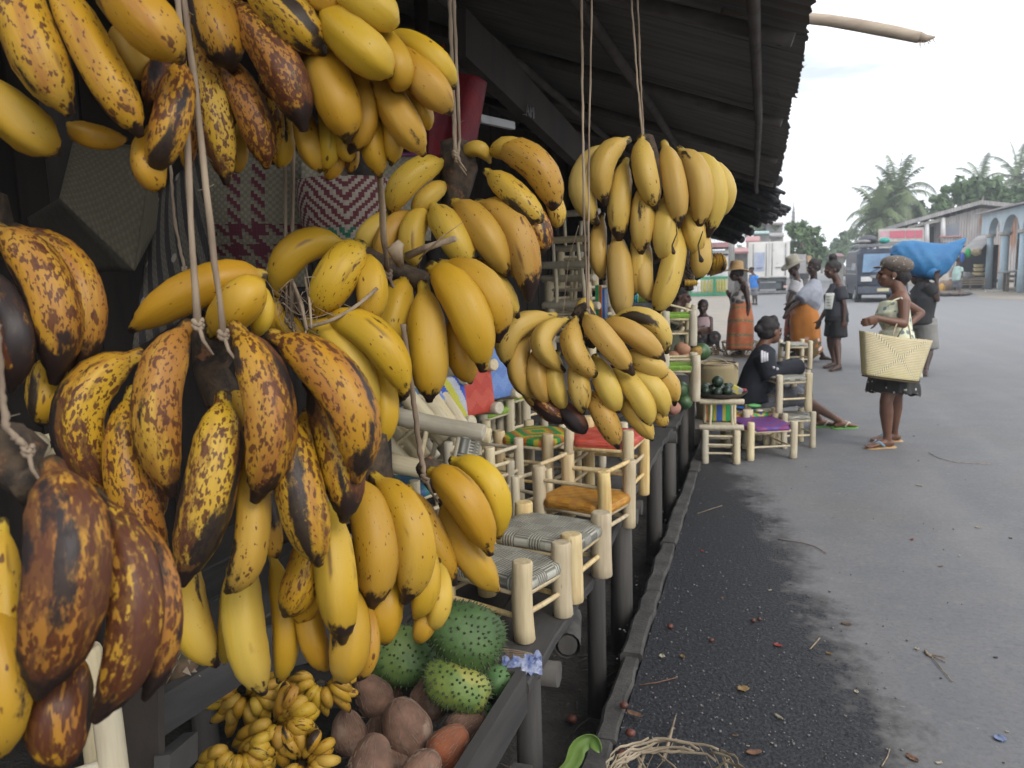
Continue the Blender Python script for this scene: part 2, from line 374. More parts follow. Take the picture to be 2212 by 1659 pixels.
KB=bunch('pale yellow bananas hanging highest on the right, against the grey roof',KD,[
 (1320,310,1258,390,1290,482,62,.8,.1,.3),(1358,302,1303,352,1308,440,58,1.8,.15,.4),(1352,345,1338,430,1338,522,54,1,.1,.7),
 (1385,297,1394,370,1416,450,57,2.2,.2,.6),(1434,308,1456,395,1465,488,57,2,.12,.5),(1465,322,1512,390,1508,493,58,1.6,.08,.4),
 (1485,332,1545,395,1530,508,55,1.2,.05,.3),(1508,345,1566,395,1557,468,46,.8,.03,.2),(1390,400,1387,470,1385,547,56,1.2,.15,.6),
 (1440,420,1436,495,1436,563,58,1.2,.05,.15),(1302,462,1291,540,1305,602,42,-.2,.05,.3),(1333,500,1339,600,1345,688,61,.8,.06,.1),
 (1370,490,1380,570,1366,637,42,.2,.15,.3),(1400,520,1390,590,1405,650,46,.3,.1,.3),(1466,480,1448,590,1416,676,58,1,.1,.35),
 (1490,450,1500,500,1505,548,52,.6,.08,.3),(1500,470,1516,545,1506,600,50,.2,.04,.2)],(1400,360,[(1388,300,0),(1410,380,.03),(1400,480,.03),(1410,560,.02)]),ripe=.1,sc_=1.0,hubr=.02)
bunch('big fan of dark-tipped bananas with a cut stem, hanging over the little red stool',1.46,[
 (1200,682,1108,715,1100,792,58,1,.22,.3),(1228,690,1170,735,1217,800,52,1.8,.2,.3),(1245,688,1240,755,1290,812,56,2.3,.4,.3),
 (1262,680,1308,735,1366,806,58,2.6,.22,.5),(1300,696,1370,722,1432,778,56,1.8,.15,.6),(1320,690,1405,692,1440,760,50,.8,.18,.4),
 (1268,650,1262,680,1270,730,47,-.6,.15,.1),(1340,765,1400,785,1436,812,50,1.2,.18,.7),(1150,720,1118,790,1150,860,50,.6,.12,.2),
 (1175,740,1158,810,1186,870,48,.9,.12,.2),(1205,760,1198,825,1222,884,46,.9,.15,.2),(1245,770,1250,830,1260,890,52,1.5,.3,.3),
 (1285,770,1310,830,1335,887,56,1.6,.15,.2),(1320,795,1378,850,1402,920,56,1.3,.2,.4),(1345,800,1408,835,1436,897,54,1.1,.12,.5),
 (1390,800,1440,820,1457,873,44,.6,.25,.6),(1272,845,1305,900,1335,965,56,1.1,.4,.5),(1335,860,1375,900,1408,948,45,.6,.15,.3),
 (1150,840,1180,880,1225,908,50,.2,1,.9),(1195,860,1235,900,1262,932,50,.4,1,.9),(1400,860,1420,890,1436,920,38,.2,.5,.6),
 (1125,800,1150,850,1190,885,48,-.2,.5,.6),(1360,780,1400,820,1440,850,44,0,.1,.3)],(1262,700,[(1258,672,-.05),(1270,700,-.02),(1280,740,.02)]),ripe=.2,sc_=1.0,hubr=.018)
PALE[0]=.1; RS[0]=1.14
bunch('nearly black bananas filling the lower left corner, nearest the lens',.60,[
 (220,2010,290,2450,165,2985,370,2,.98,.7),(400,2130,590,2600,420,3100,240,1,.92,.6),(560,2230,705,2600,630,3010,170,.2,.85,.9),
 (320,2850,250,3060,280,3300,290,.2,.85,.8),(10,2250,20,2700,40,3150,170,1,.5,.4),(-120,2500,30,2900,-30,3280,210,1.6,.3,.3)],
 (60,2060,[(20,1880,0),(40,1980,0),(90,2060,0),(150,2090,0)]),ripe=.8,hubr=.02)
PALE[0]=.15; RS[0]=1.1
# strings ------------------------------------------------------------
def cord(label,pts,r,hair=0,name='string',rough_=.2,group=None):
    m=MB(); P_=[]
    for (a,b) in zip(pts,pts[1:]):
        k=10
        for i in range(k): P_.append(a+(b-a)*(i/k)+V3((R.uniform(-1,1),R.uniform(-1,1),0))*r*.25)
    P_.append(pts[-1])
    m.tube(P_,[r*(1+R.uniform(-rough_,rough_)) for _ in P_],seg=7)
    for i in range(hair):
        p=R.choice(P_); m.tube([p,p+V3((R.uniform(-1,1),R.uniform(-1,1),R.uniform(-1.5,.5)))*.012],[.0004,.0002],seg=4)
    e=P_[-1]
    if r>.0015:
        for k in range(2): m.tube([e+V3((math.cos(a)*r*1.15,math.sin(a)*r*1.15,(k-1)*r*1.3+r*.8*math.sin(a*2))) for a in [j*.7 for j in range(10)]],[r*.8]*10,seg=6)
        m.tube([e,e+V3((r*3,-r*2,-r*5)),e+V3((r*6,-r*2,-r*9))],[r*.7,r*.6,r*.3],seg=5)
    return tag(m.build(name,ROPE),label,'string',group)
def up(u,v,d,u2,v2): # from high point off frame to (u2,v2) at same depth
    return [P(u,v,d),P(u2,v2,d)]
cord('thick pale string in front of the left bananas, the left one of the pair',up(381,-60,.80,427,697),.0035,8)
cord('thick pale string running down to the centre left bananas, the right one of the pair',up(391,-60,.805,482,720),.0033,8)
cord('flat dry fibre strip hanging just left of the dark stalked bunch',[P(797,-60,.96),P(803,180,.97),P(837,590,1.17)],.0042,2)
cord('slim pale string above the tangle of dry fibre, left of its pair',[P(610,-40,1.10),P(620,690,1.10)],.0022,2)
cord('slim brown string above the tangle of dry fibre, right of its pair',[P(636,-40,1.10),P(630,700,1.095)],.0028,2)
cord('doubled fibre strand holding the bunch on the dark stalk, left strand',[P(971,-60,1.34),P(975,120,1.34),P(984,330,1.33)],.0035,4)
cord('doubled fibre strand holding the bunch on the dark stalk, right strand',[P(979,-60,1.34),P(993,300,1.34),P(988,345,1.33)],.0030,4)
cord('thin string with knots left of the highest right bunch',[P(1256,-40,1.45),P(1258,200,1.45),P(1262,480,1.44),P(1270,670,1.42)],.0022,2)
cord('thin smooth string beside the knotted one, left of the highest right bunch',[P(1279,-40,1.45),P(1272,330,1.45),P(1271,670,1.42)],.0018,2)
cord('left strand of the pair holding the highest right bunch',[P(1361,-40,1.66),P(1377,180,1.65),P(1389,300,1.63)],.0024,3)
cord('right strand of the pair holding the highest right bunch',[P(1376,-40,1.66),P(1384,180,1.65),P(1390,300,1.63)],.0022,3)
cord('loose hair-thin strand curving down left of the knotted string',[P(1250,487,1.5),P(1228,560,1.5),P(1216,680,1.48),P(1208,740,1.44)],.0006)
cord('twisted dry strip running down to the small hand of five bananas',[P(872,700,1.1),P(893,860,1.12),P(905,960,1.13),P(918,1030,1.12)],.0038,2)
cord('pale string cropped by the left edge above the nearly black bananas',[P(-8,700,.6),P(4,850,.6),P(14,925,.6),P(60,970,.61)],.0028,2)
cord('thin dim string behind the two thick ones on the left',[P(366,330,1.3),P(378,480,1.3),P(398,580,1.3)],.0026,0)
# tangle of dry fibre
m=MB()
for (a,b,c,r) in [((632,610,1.09),(650,660,1.06),(662,715,1.05),.0052),((658,600,1.09),(668,650,1.06),(672,710,1.05),.004),((665,705,1.05),(740,680,1.05),(815,622,1.06),.0025),
   ((662,712,1.05),(655,740,1.04),(647,775,1.04),.0024),((700,575,1.07),(722,590,1.06),(697,650,1.06),.0009),((600,620,1.09),(630,650,1.07),(660,700,1.06),.001)]:
    A,B,Cc=[P(*q) for q in(a,b,c)]; pts=[bez(A,B,Cc,i/8) for i in range(9)]
    m.tube(pts,[(r,r*.45)]*9,seg=6)
for i in range(26):
    a=P(600+R.uniform(0,90),620+R.uniform(0,90),1.06); b=a+V3((R.uniform(-1,1),R.uniform(-1,1),R.uniform(-1,1)))*.03; c=b+V3((R.uniform(-1,1),R.uniform(-1,1),R.uniform(-1,1)))*.03
    m.tube([bez(a,b,c,k/5) for k in range(6)],.0005,seg=4)
tag(m.build('fibre_tie',ROPE),'messy tangle of dry fibre knotted over the middle bananas','tie')
m=MB()
m.tube([P(880,553,1.15),P(920,535,1.13),P(984,515,1.11)],[.006,.005,.0045],seg=7)
m.tube([P(905,560,1.13),P(950,515,1.11),P(1000,480,1.10)],[.001,.0008,.0004],seg=5)
m.tube([P(865,575,1.14),P(852,540,1.12),P(866,522,1.12)],[(.002,.006),(.003,.012),(.002,.005)],seg=8)
tag(m.build('cut_stick',ROPE),'short cut stick and dry leaf strip stuck in the bunch right of centre','stick')
m=MB()
m.tube([P(1460,470,1.58),P(1462,505,1.56),P(1452,530,1.56),P(1455,545,1.56)],[.0012,.0013,.0016,.0045],seg=6,round_=1)
m.tube([P(1518,500,1.57),P(1508,530,1.57),P(1511,550,1.57),P(1515,562,1.57)],[.001,.0014,.0018,.005],seg=6,round_=1)
m.build('dried_flower',STALK,KB)
# ---------------------------------------------------------------- sky and light
w=bpy.data.worlds.new('World'); sc.world=w; w.use_nodes=True; nt=w.node_tree; g=G(nt)
for n in list(nt.nodes): nt.nodes.remove(n)
wo=g.n('OutputWorld'); bg=g.n('Background'); nt.links.new(bg.outputs[0],wo.inputs[0])
SUN_EL=rad(37); SUN_AZ=rad(128)   # azimuth measured from +Y towards +X
sky=g.n('TexSky',sky_type='NISHITA'); sky.sun_disc=False; sky.sun_elevation=SUN_EL; sky.sun_rotation=SUN_AZ; sky.dust_density=3; sky.ozone_density=1; sky.air_density=1.2
tc=g.co('Generated')
nz=g.noise(g.vm(tc,(1.2,1.2,6)),2.2,5,.6)
mask=g.step(nz,.30,.46)
col=g.mix(g.math('MULTIPLY_ADD',mask,.58,.40),sky.outputs[0],(11.5,11.8,12.3))
g.put(col,bg.inputs['Color']); bg.inputs['Strength'].default_value=.105
sl=bpy.data.lights.new('sun','SUN'); so=bpy.data.objects.new('sun',sl); COL.objects.link(so)
sl.energy=1.3; sl.angle=rad(24); sl.color=(1,.95,.88)
sd_=V3((math.sin(SUN_AZ)*math.cos(SUN_EL),math.cos(SUN_AZ)*math.cos(SUN_EL),math.sin(SUN_EL)))
so.rotation_euler=sd_.to_track_quat('Z','Y').to_euler(); so.location=sd_*50
vs_=sc.view_settings; vs_.view_transform='Standard'; vs_.look='None'; vs_.gamma=1; vs_.exposure=.48; vs_.use_curve_mapping=False
# ---------------------------------------------------------------- ground
def ground_mat():
    m,nt,b=newmat('asphalt'); g=G(nt); v=g.co()
    sep=g.n('SeparateXYZ'); g.l(v,sep.inputs[0]); x,y=sep.outputs[0],sep.outputs[1]
    big=g.noise(v,.55,4,.6); mid=g.noise(v,2.6,5,.65); fine=g.noise(v,60,3,.7)
    col=g.mix(g.step(mid,.25,.75),(.150,.153,.165),(.184,.183,.187))
    col=g.mix(g.math('MULTIPLY',g.step(big,.45,.7),.45),col,(.155,.145,.13))
    sp1=g.noise(v,46,4,.8); col=g.mix(g.math('MULTIPLY',g.step(sp1,.42,.7),.45),col,(.09,.088,.088)); sp2=g.noise(v,19,5,.75); col=g.mix(g.math('MULTIPLY',g.step(sp2,.52,.68),.4),col,(.23,.22,.205))
    col=g.mix(g.math('MULTIPLY',g.step(y,5,26),.8),col,(.225,.228,.238))  # paler far off, darker near: vignette darkening put into the road colour
    tr=g.math('MULTIPLY',g.step(g.math('ABSOLUTE',g.math('SUBTRACT',g.math('PINGPONG',g.math('ADD',x,g.math('MULTIPLY',y,.03)),.85),.4)),.30,.05),g.step(g.noise(g.vm(v,(1,.15,1)),2,4,.6),.35,.65)); col=g.mix(g.math('MULTIPLY',tr,.22),col,(.26,.25,.24))
    blt=g.step(g.noise(v,5.5,5,.7),.56,.72); col=g.mix(g.math('MULTIPLY',blt,.28),col,(.12,.118,.115))
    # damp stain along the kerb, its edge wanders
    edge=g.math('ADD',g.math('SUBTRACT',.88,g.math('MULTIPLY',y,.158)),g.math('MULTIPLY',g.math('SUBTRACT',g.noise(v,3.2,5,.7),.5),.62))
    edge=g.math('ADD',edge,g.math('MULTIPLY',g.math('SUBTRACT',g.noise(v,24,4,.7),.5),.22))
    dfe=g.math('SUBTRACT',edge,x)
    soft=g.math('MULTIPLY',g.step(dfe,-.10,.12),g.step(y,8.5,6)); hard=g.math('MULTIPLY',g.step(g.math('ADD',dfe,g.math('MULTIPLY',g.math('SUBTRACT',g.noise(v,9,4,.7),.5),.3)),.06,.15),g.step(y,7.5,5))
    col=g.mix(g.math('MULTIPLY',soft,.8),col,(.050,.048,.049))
    chip=g.vor(v,95,out=1)
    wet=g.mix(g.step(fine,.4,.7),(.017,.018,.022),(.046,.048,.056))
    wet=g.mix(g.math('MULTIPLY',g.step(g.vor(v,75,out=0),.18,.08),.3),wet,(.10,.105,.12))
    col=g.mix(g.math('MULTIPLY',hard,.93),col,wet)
    dirt=g.math('MULTIPLY',g.step(g.noise(g.vm(v,(1,.6,1)),13,4,.7),.66,.72),.5); col=g.mix(dirt,col,(.08,.075,.07))
    lt=g.math('MULTIPLY',g.step(g.noise(v,38,2,.6),.72,.76),.5); col=g.mix(lt,col,(.35,.33,.30))
    g.put(col,b.inputs['Base Color'])
    g.put(g.math('SUBTRACT',.85,g.math('MULTIPLY',hard,.27)),b.inputs['Roughness']); b.inputs['Specular IOR Level'].default_value=.22
    h=g.math('ADD',g.noise(v,130,3,.7),g.math('MULTIPLY',g.vor(v,85),.8))
    bm=g.n('Bump'); bm.inputs['Distance'].default_value=.004; g.put(g.math('MULTIPLY_ADD',hard,.65,.12),bm.inputs['Strength']); g.l(h,bm.inputs['Height']); g.l(bm.outputs[0],b.inputs['Normal'])
    return m
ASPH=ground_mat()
SOIL=mk('dark_soil',(.020,.017,.015),(.045,.040,.034),rough=.95,scale=7,bump=1,bscale=45,bd=.02)
DUST=mk('dusty_ground',(.30,.26,.21),(.24,.22,.20),rough=.95,scale=1.5,bump=.4,bscale=20,bd=.02)
m=MB(); m.quad((-900,-60,-.2),(900,-60,-.2),(900,1400,-.2),(-900,1400,-.2)); struct(m.build('ground',SOIL))
m=MB(); xs=[-.42,14]; 
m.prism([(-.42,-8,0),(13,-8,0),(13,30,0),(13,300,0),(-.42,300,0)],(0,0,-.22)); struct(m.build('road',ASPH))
m=MB(); m.prism([(13.0,-8,.004),(200,-8,.004),(200,300,.004),(13.0,300,.004)],(0,0,-.15)); m.prism([(8.6,37,.006),(13.1,30,.006),(13.1,300,.006),(10.4,300,.006),(10.2,46,.006)],(0,0,-.003)); struct(m.build('verge',DUST))
m=MB(); m.prism([(-.43,7.6,.0),(-.43,300,.0),(-120,300,.0),(-120,7.6,.0)],(0,0,-.15)); struct(m.build('verge',DUST))
# kerb stones
KERB=mk('kerb_concrete',(.075,.07,.064),(.04,.038,.036),rough=.92,scale=9,bump=.7,bscale=50,bd=.008)
m=MB(); y=-.4; rk=random.Random(5)
while y<9:
    L=rk.uniform(.5,.95); x0=-.505+rk.uniform(-.006,.006); z=rk.uniform(.010,.024)
    prev=[]
    n=6; vs=[]
    for i in range(n+1):
        yy=y+(L-.015)*i/n
        a=rk.uniform(-.008,.008); b_=rk.uniform(-.006,.006)
        vs+= [(x0+a,yy,-.22),(x0+a,yy,z-.012),(x0+a+.012,yy,z),(-.432+b_,yy,z),(-.424+b_,yy,z-.01),(-.424+b_,yy,-.2)]
    fs=[]
    for i in range(n):
        for k in range(5): fs.append((i*6+k,i*6+k+1,(i+1)*6+k+1,(i+1)*6+k))
    fs.append(tuple(range(6))[::-1]); fs.append(tuple(n*6+k for k in range(6)))
    m.add(vs,fs); y+=L
struct(m.build('kerb',KERB))
# ---------------------------------------------------------------- stall building
OLDW=mk('weathered_wood',(.062,.058,.055),(.028,.026,.025),rough=.85,scale=7,st=(1,.12,1),bump=.5,bscale=30,bd=.004)
OLDW2=mk('weathered_post',(.085,.078,.07),(.035,.032,.03),rough=.88,scale=9,st=(1,1,.1),bump=.5,bscale=40,bd=.004)
DARKW=mk('sooty_wood',(.040,.031,.025),(.018,.015,.013),rough=.9,scale=6,st=(1,1,.15),bump=.4,bscale=30)
def tin():
    m,nt,b=newmat('old_tin_underside'); g=G(nt); v=g.co()
    n=g.noise(g.vm(v,(.25,5,1)),3,4,.6)
    col=g.mix(g.step(n,.3,.7),(.155,.152,.15),(.10,.09,.08)); col=g.mix(g.math('MULTIPLY',g.step(g.noise(v,1.4,3,.6),.5,.7),.5),col,(.07,.045,.03))
    g.put(col,b.inputs['Base Color']); b.inputs['Roughness'].default_value=.75; g.l(g.bump(g.noise(v,25,3,.6),.3,.01),b.inputs['Normal']); return m
TIN=tin()
EX=.15; EZ=2.38; SL=.36  # eave line and slope (rise per metre inward)
stall=thing('market_stall','long dark roadside market stall with a sagging tin and thatch roof','market stall',(-1.5,6,0))
m=MB(); rs_=random.Random(3)
def roofz(x): return EZ+(EX-x)*SL
# corrugated sheets, ridges run down the slope
y=.3
sheet=0
while y<14.6:
    L=.86; n=24; ex=EX+rs_.uniform(-.012,.01); zz=.007*(sheet%2); X1=-3.75
    vs=[];fs=[]
    for i in range(n+1):
        yy=y+L*1.04*i/n; h=.003*math.cos(2*math.pi*i/3)
        j=rs_.uniform(-.008,.008)
        for x in (ex+j,(ex+X1)/2,X1): vs.append((x,yy,roofz(x)+h+zz))
    for i in range(n):
        for k in range(2): fs.append((i*3+k,i*3+k+1,(i+1)*3+k+1,(i+1)*3+k))
    m.add(vs,fs,False); y+=L; sheet+=1
m.build('roof_sheet',TIN,stall,solid=.004)
RAFM=mk('grey_brown_rafter',(.115,.10,.09),(.07,.06,.052),rough=.9,scale=6)
# rafters and purlins
for yy in (.45,1.6,3.35,5.2,7.0,9.0,11.2,13.4):
    m=MB(); m.tube([(EX-.05,yy,roofz(EX-.05)-.05),(-1.6,yy+.05,roofz(-1.6)-.06),(-3.3,yy,roofz(-3.3)-.05)],[.028,.036,.04],seg=8); m.build('rafter',RAFM,stall)
for xx,r_ in ((-.05,.022),(-.75,.03),(-1.6,.03),(-2.5,.03)):
    m=MB(); m.tube([(xx,.3,roofz(xx)-.10),(xx+.02,5,roofz(xx)-.11),(xx-.02,9,roofz(xx)-.09),(xx,14.6,roofz(xx)-.1)],[r_]*4,seg=8); m.build('purlin',RAFM,stall)
m=MB(); m.beam(P(990,70,2.5),P(1262,345,4.2),.05,.15); m.build('brace',DARKW,stall)
# ragged thatch bundle poking out at the far end of the roof
CHP=mk('charred_pole',(.035,.035,.04),(.012,.012,.014),rough=.8,scale=20,bump=.5,bscale=60); rt=random.Random(11)
for i in range(46):
    m=MB()
    yy=rt.uniform(9.5,14.8); x=EX+rt.uniform(-.1,.05); z=EZ-rt.uniform(-.02,.12)
    a=V3((x-rt.uniform(.4,.8),yy,z+.25)); b=V3((x+rt.uniform(-.02,.06+.16*(yy>11.5)),yy+rt.uniform(-.1,.1),z-.03))
    m.tube([a,(a+b)*.5+V3((0,0,rt.uniform(-.02,.03))),b],[.03,.035,.028*rt.uniform(.7,1.4)],seg=9,round_=.5); m.build('roof_pole',CHP,stall)
m=MB()
for i in range(1100):
    yy=1.3+13.7*rt.random()**.28; f=min(1,max(0,(yy-5)/8)); x=EX+rt.uniform(-.12,.02); z=roofz(x)+.012
    L=rt.uniform(.0,.012+.13*f*f); d=V3((rt.uniform(.3,1),rt.uniform(-.5,.5),rt.uniform(-.9-1.6*f*rt.random(),.1))).normalized()
    a=V3((x-.03,yy,z)); b=a+d*(L+.04); s=V3((0,1,0))*rt.uniform(.004,.012)
    m.add([a-s,a+s,b+s*.3,b-s*.3],[(0,1,2,3)])
for i in range(900):
    u_=rt.uniform(1530,1668); v_=rt.uniform(430,525); 
    if v_-430>(1668-u_)*1.2+25*rt.random(): continue
    a=P(u_-rt.uniform(0,25),v_-18,12.5+rt.uniform(-.5,.5)); b=P(u_+rt.uniform(-4,10),v_+rt.uniform(-4,14),12.5+rt.uniform(-.5,.5)); s=V3((0,1,0))*.02
    m.add([a-s,a+s,b+s*.3,b-s*.3],[(0,1,2,3)])
m.build('thatch_fringe',mk('dark_thatch',(.04,.037,.035),(.018,.017,.018),rough=.95,scale=8),stall)
m=MB(); m.prism([P(1500,340,13.2),P(1640,365,13.2),P(1668,400,13.2),P(1650,440,13.2),P(1628,478,13.2),P(1592,522,13.2),P(1550,512,13.2),P(1500,470,13.2)],fh*.5); m.build('thatch_end',MATS['dark_thatch'],stall)
for (eu,ev,L_,r_) in ((1684,392,110,11),(1672,438,120,12),(1645,462,110,9),(1662,412,90,8),(1624,502,100,9),(1604,518,90,8),(1640,486,80,7),(1588,522,70,7),(1676,368,90,8)):
    b=P(eu,ev,12.4); a=P(eu-L_,ev-L_*.42,13.0); m=MB(); rr2=r_/F*12.4; m.tube([a,(a+b)*.5,b],[rr2*.9,rr2,rr2],seg=10,round_=.35,prof=lambda th,k:1+.06*math.sin(3*th)); m.build('roof_pole',CHP,stall)
# back and end walls, posts
m=MB(); yy=-1.0
while yy<14.75:
    m.box((-3.45+rt.uniform(-.01,.01),yy,1.8),(.03,.225,4.1)); yy+=.22
m.build('back_wall',DARKW,stall)
m=MB(); 
for i in range(10): xq=-3.4+i*.21; hq=roofz(xq)+.32; m.box((xq,14.7+rt.uniform(-.01,.01),hq/2-.3),(.212,.03,hq))
m.build('end_wall',DARKW,stall)
m=MB()
for i in range(15): m.box((-1.35-.145*i,-.9-rt.uniform(0,.01),1.4),(.15,.03,3.4)) 
m.build('side_wall',DARKW,stall)
for (x,yy) in ((-1.15,2.2),(-1.9,4.5),(-1.9,7.5),(-1.9,11),(-1.75,1.7)):
    m=MB(); m.tube([(x,yy,-.2),(x+.02,yy,1.4),(x,yy,roofz(x)-.05)],[.05,.045,.042],seg=10,round_=.2); m.build('post',DARKW,stall)
# peeled stick resting on the roof edge
POLE=mk('peeled_stick',(.46,.38,.29),(.33,.26,.2),rough=.8,scale=14,st=(.3,1,1),bump=.3,bscale=60)
m=MB(); a=P(1500,22,3.2); 
pts=[P(1560,20,3.1),P(1700,35,3.08),P(1790,44,3.05),P(1850,54,3.03),P(1930,69,3.0),P(1985,81,2.98)]
m.tube(pts,[.018,.02,.022,.023,.023,.021],seg=12)
m.tube([P(1985,80,2.98),P(2000,83,2.975),P(2020,80,2.97)],[.021,.015,.003],seg=10)
for i in range(7): q=P(1985+i*5,90-i,2.97); m.tube([q,q+V3((R.uniform(-.01,.02),0,-R.uniform(.01,.03)))],[.0015,.0006],seg=4)
tag(m.build('wooden_pole',POLE),'bare peeled pole with a splintered tip poking out over the eave','pole')
# ---------------------------------------------------------------- long display table
table=thing('display_table','low blackened plank table running along the kerb under the stools','table',(-1.0,4,0))
rb=random.Random(9)
def plank(x0,x1,y0,y1,z,t,par,name='plank',jag=.012):
    m=MB(); n=12; vs=[]
    for i in range(n+1):
        yy=y0+(y1-y0)*i/n; a=rb.uniform(-jag,jag)*.4; b=rb.uniform(-jag,jag); dz=rb.uniform(-.002,.002)
        vs+=[(x0+a,yy,z-t),(x0+a,yy,z+dz),(x1+b-.004,yy,z+dz),(x1+b,yy,z-.006),(x1+b,yy,z-t)]
    fs=[]
    for i in range(n):
        for k in range(5): fs.append((i*5+k,i*5+(k+1)%5,(i+1)*5+(k+1)%5,(i+1)*5+k))
    fs+=[(0,1,2,3,4),tuple(n*5+k for k in range(5))]
    m.add(vs,fs); m.build(name,OLDW,par)
for (y0,y1) in ((1.78,3.42),(3.46,5.1),(5.14,6.6)):
    x=-.52+(0 if y0<2 else rb.uniform(-.02,.02))
    for i in range(7):
        wd=rb.uniform(.19,.25); plank(x-wd+.008,x,y0+rb.uniform(-.03,.03),y1+rb.uniform(-.02,.02),.5-.004*(i%2),.028,table); x-=wd
for (x,yy,r_) in ((-.56,1.86,.035),(-.575,2.25,.0),(-.58,2.85,.036),(-.58,3.42,.05),(-.57,4.5,.045),(-.57,5.3,.045),(-.57,6.3,.04),(-1.7,2,.04),(-1.7,4,.04),(-1.7,6,.04)):
    if r_==0: continue
    m=MB(); m.tube([(x,yy,-.2),(x,yy,.15),(x,yy,.468)],[r_*1.05,r_,r_*.97],seg=9,prof=lambda th,k:1+.04*math.sin(3*th)); m.build('leg',OLDW2,table)
for yy in (1.95,3.38,3.52,5.08,6.5):
    m=MB(); m.tube([(-.5,yy,.435),(-1.9,yy,.435)],[.035,.035],seg=8); m.build('crossbar',OLDW2,table)
m=MB(); m.tube([P(1232,1330,2.7),P(1226,1395,2.45)],[.038,.04],seg=12,caps=False); m.tube([P(1226,1395,2.45),P(1232,1330,2.7)],[.03,.03],seg=12)
m.build('pipe_stub',OLDW2,table)
# ---------------------------------------------------------------- wood furniture for sale
def logmat(name,c1,c2):
    m,nt,b=newmat(name); g=G(nt); v=g.co(); rnd=g.rand(); w_=g.math('MULTIPLY',rnd,51)
    n=g.noise(g.vm(v,(1,1,.07)),70,3,.6,w=w_)
    col=g.mix(g.step(n,.3,.75),c1,c2)
    n2=g.noise(v,9,3,.5,w=w_); col=g.mix(g.math('MULTIPLY',g.step(n2,.5,.72),.45),col,(c2[0]*.8,c2[1]*.72,c2[2]*.6))
    kn=g.step(g.vor(g.vm(v,(1,1,.35)),22),.09,.04); col=g.mix(g.math('MULTIPLY',kn,.5),col,(.18,.11,.06))
    h=g.n('HueSaturation'); g.put(g.math('MULTIPLY_ADD',rnd,.3,.82),h.inputs['Value']); g.put(g.math('MULTIPLY_ADD',rnd,.5,.8),h.inputs['Saturation']); g.l(col,h.inputs['Color'])
    g.put(h.outputs[0],b.inputs['Base Color']); b.inputs['Roughness'].default_value=.65
    g.l(g.bump(n,.25,.002),b.inputs['Normal']); return m
LOG=logmat('peeled_log',(.66,.55,.33),(.50,.36,.20))
LOG2=logmat('pale_log',(.66,.59,.43),(.52,.44,.31))
def seatmat(name,cols,kind,strand=210,gap=.5,period=9):
    """woven strand seat: cols 2-3 colours laid out in blocks, fine strands cut by shade and bump"""
    m,nt,b=newmat(name); g=G(nt); v=g.co(); sp=g.n('SeparateXYZ'); g.l(v,sp.inputs[0]); x,y,z=sp.outputs
    M=g.math
    ax=M('ABSOLUTE',x); ay=M('ABSOLUTE',y)
    if kind=='diamond': q=M('FRACT',M('MULTIPLY',M('ADD',M('SNAP',ax,.012),M('SNAP',ay,.012)),period))
    elif kind=='zig': q=M('FRACT',M('MULTIPLY',M('ADD',M('SNAP',y,.01),M('PINGPONG',x,.04)),period))
    elif kind=='tri': q=M('FRACT',M('ADD',M('MULTIPLY',M('SNAP',x,.006),period),M('MULTIPLY',M('SNAP',y,.01),period*.55)))
    elif kind=='check':
        q=M('FRACT',M('MULTIPLY',M('ADD',M('FLOOR',M('MULTIPLY',x,period*2)),M('MULTIPLY',M('FLOOR',M('MULTIPLY',y,period*2)),1.0)),.5))
    else: q=M('FRACT',M('MULTIPLY',x,period))
    col=cols[0]
    n=len(cols)
    for i,c in enumerate(cols[1:],1):
        col=g.mix(M('GREATER_THAN',q,i/n-.01),col,c)
    # strand direction flips between blocks
    blk=M('GREATER_THAN',M('FRACT',M('MULTIPLY',M('ADD',M('FLOOR',M('MULTIPLY',x,22)),M('FLOOR',M('MULTIPLY',y,22))),.5)),.25)
    s1=M('SINE',M('MULTIPLY',x,strand*6.28)); s2=M('SINE',M('MULTIPLY',y,strand*6.28))
    s=M('ADD',M('MULTIPLY',s1,blk),M('MULTIPLY',s2,M('SUBTRACT',1,blk)))
    sh=g.step(s,-1.0,.8)
    n_=g.noise(v,140,3,.7)
    col=g.mix(M('MULTIPLY',M('SUBTRACT',1,sh),gap),col,(.05,.045,.04)); col=g.mix(M('MULTIPLY',g.step(n_,.55,.7),.25),col,(.1,.09,.07))
    g.put(col,b.inputs['Base Color']); b.inputs['Roughness'].default_value=.5
    g.l(g.bump(s,.5,.0015),b.inputs['Normal']); return m
ROPES=seatmat('grey_rope_seat',[(.46,.45,.38),(.36,.35,.29)],'check',strand=105,gap=.8,period=8)
ORNG=seatmat('orange_plastic_seat',[(.52,.22,.02),(.60,.29,.03)],'check',gap=.35,period=16)
REDS=seatmat('red_plastic_seat',[(.60,.06,.035),(.68,.10,.06)],'zig',gap=.35)
GRYO=seatmat('green_yellow_orange_seat',[(.03,.30,.07),(.55,.48,.03),(.60,.18,.03)],'diamond',gap=.3,period=12)
BLUS=seatmat('light_blue_seat',[(.16,.30,.72),(.22,.38,.80)],'zig',gap=.4)
BYWS=seatmat('blue_yellow_white_seat',[(.03,.10,.55),(.62,.60,.05),(.55,.58,.66)],'tri',gap=.3,period=10)
GRBL=seatmat('green_blue_seat',[(.03,.35,.10),(.04,.12,.55)],'check',gap=.3,period=9)
TEAL=seatmat('teal_seat',[(.03,.22,.24),(.05,.12,.30)],'check',gap=.3,period=14)
LIME=seatmat('lime_seat',[(.22,.45,.03),(.30,.52,.05)],'zig',gap=.45)
YELG=seatmat('yellow_green_seat',[(.50,.50,.03),(.15,.42,.05)],'check',gap=.45,period=14)
PURP=seatmat('purple_seat',[(.13,.055,.30),(.24,.04,.20)],'diamond',gap=.3,period=8)
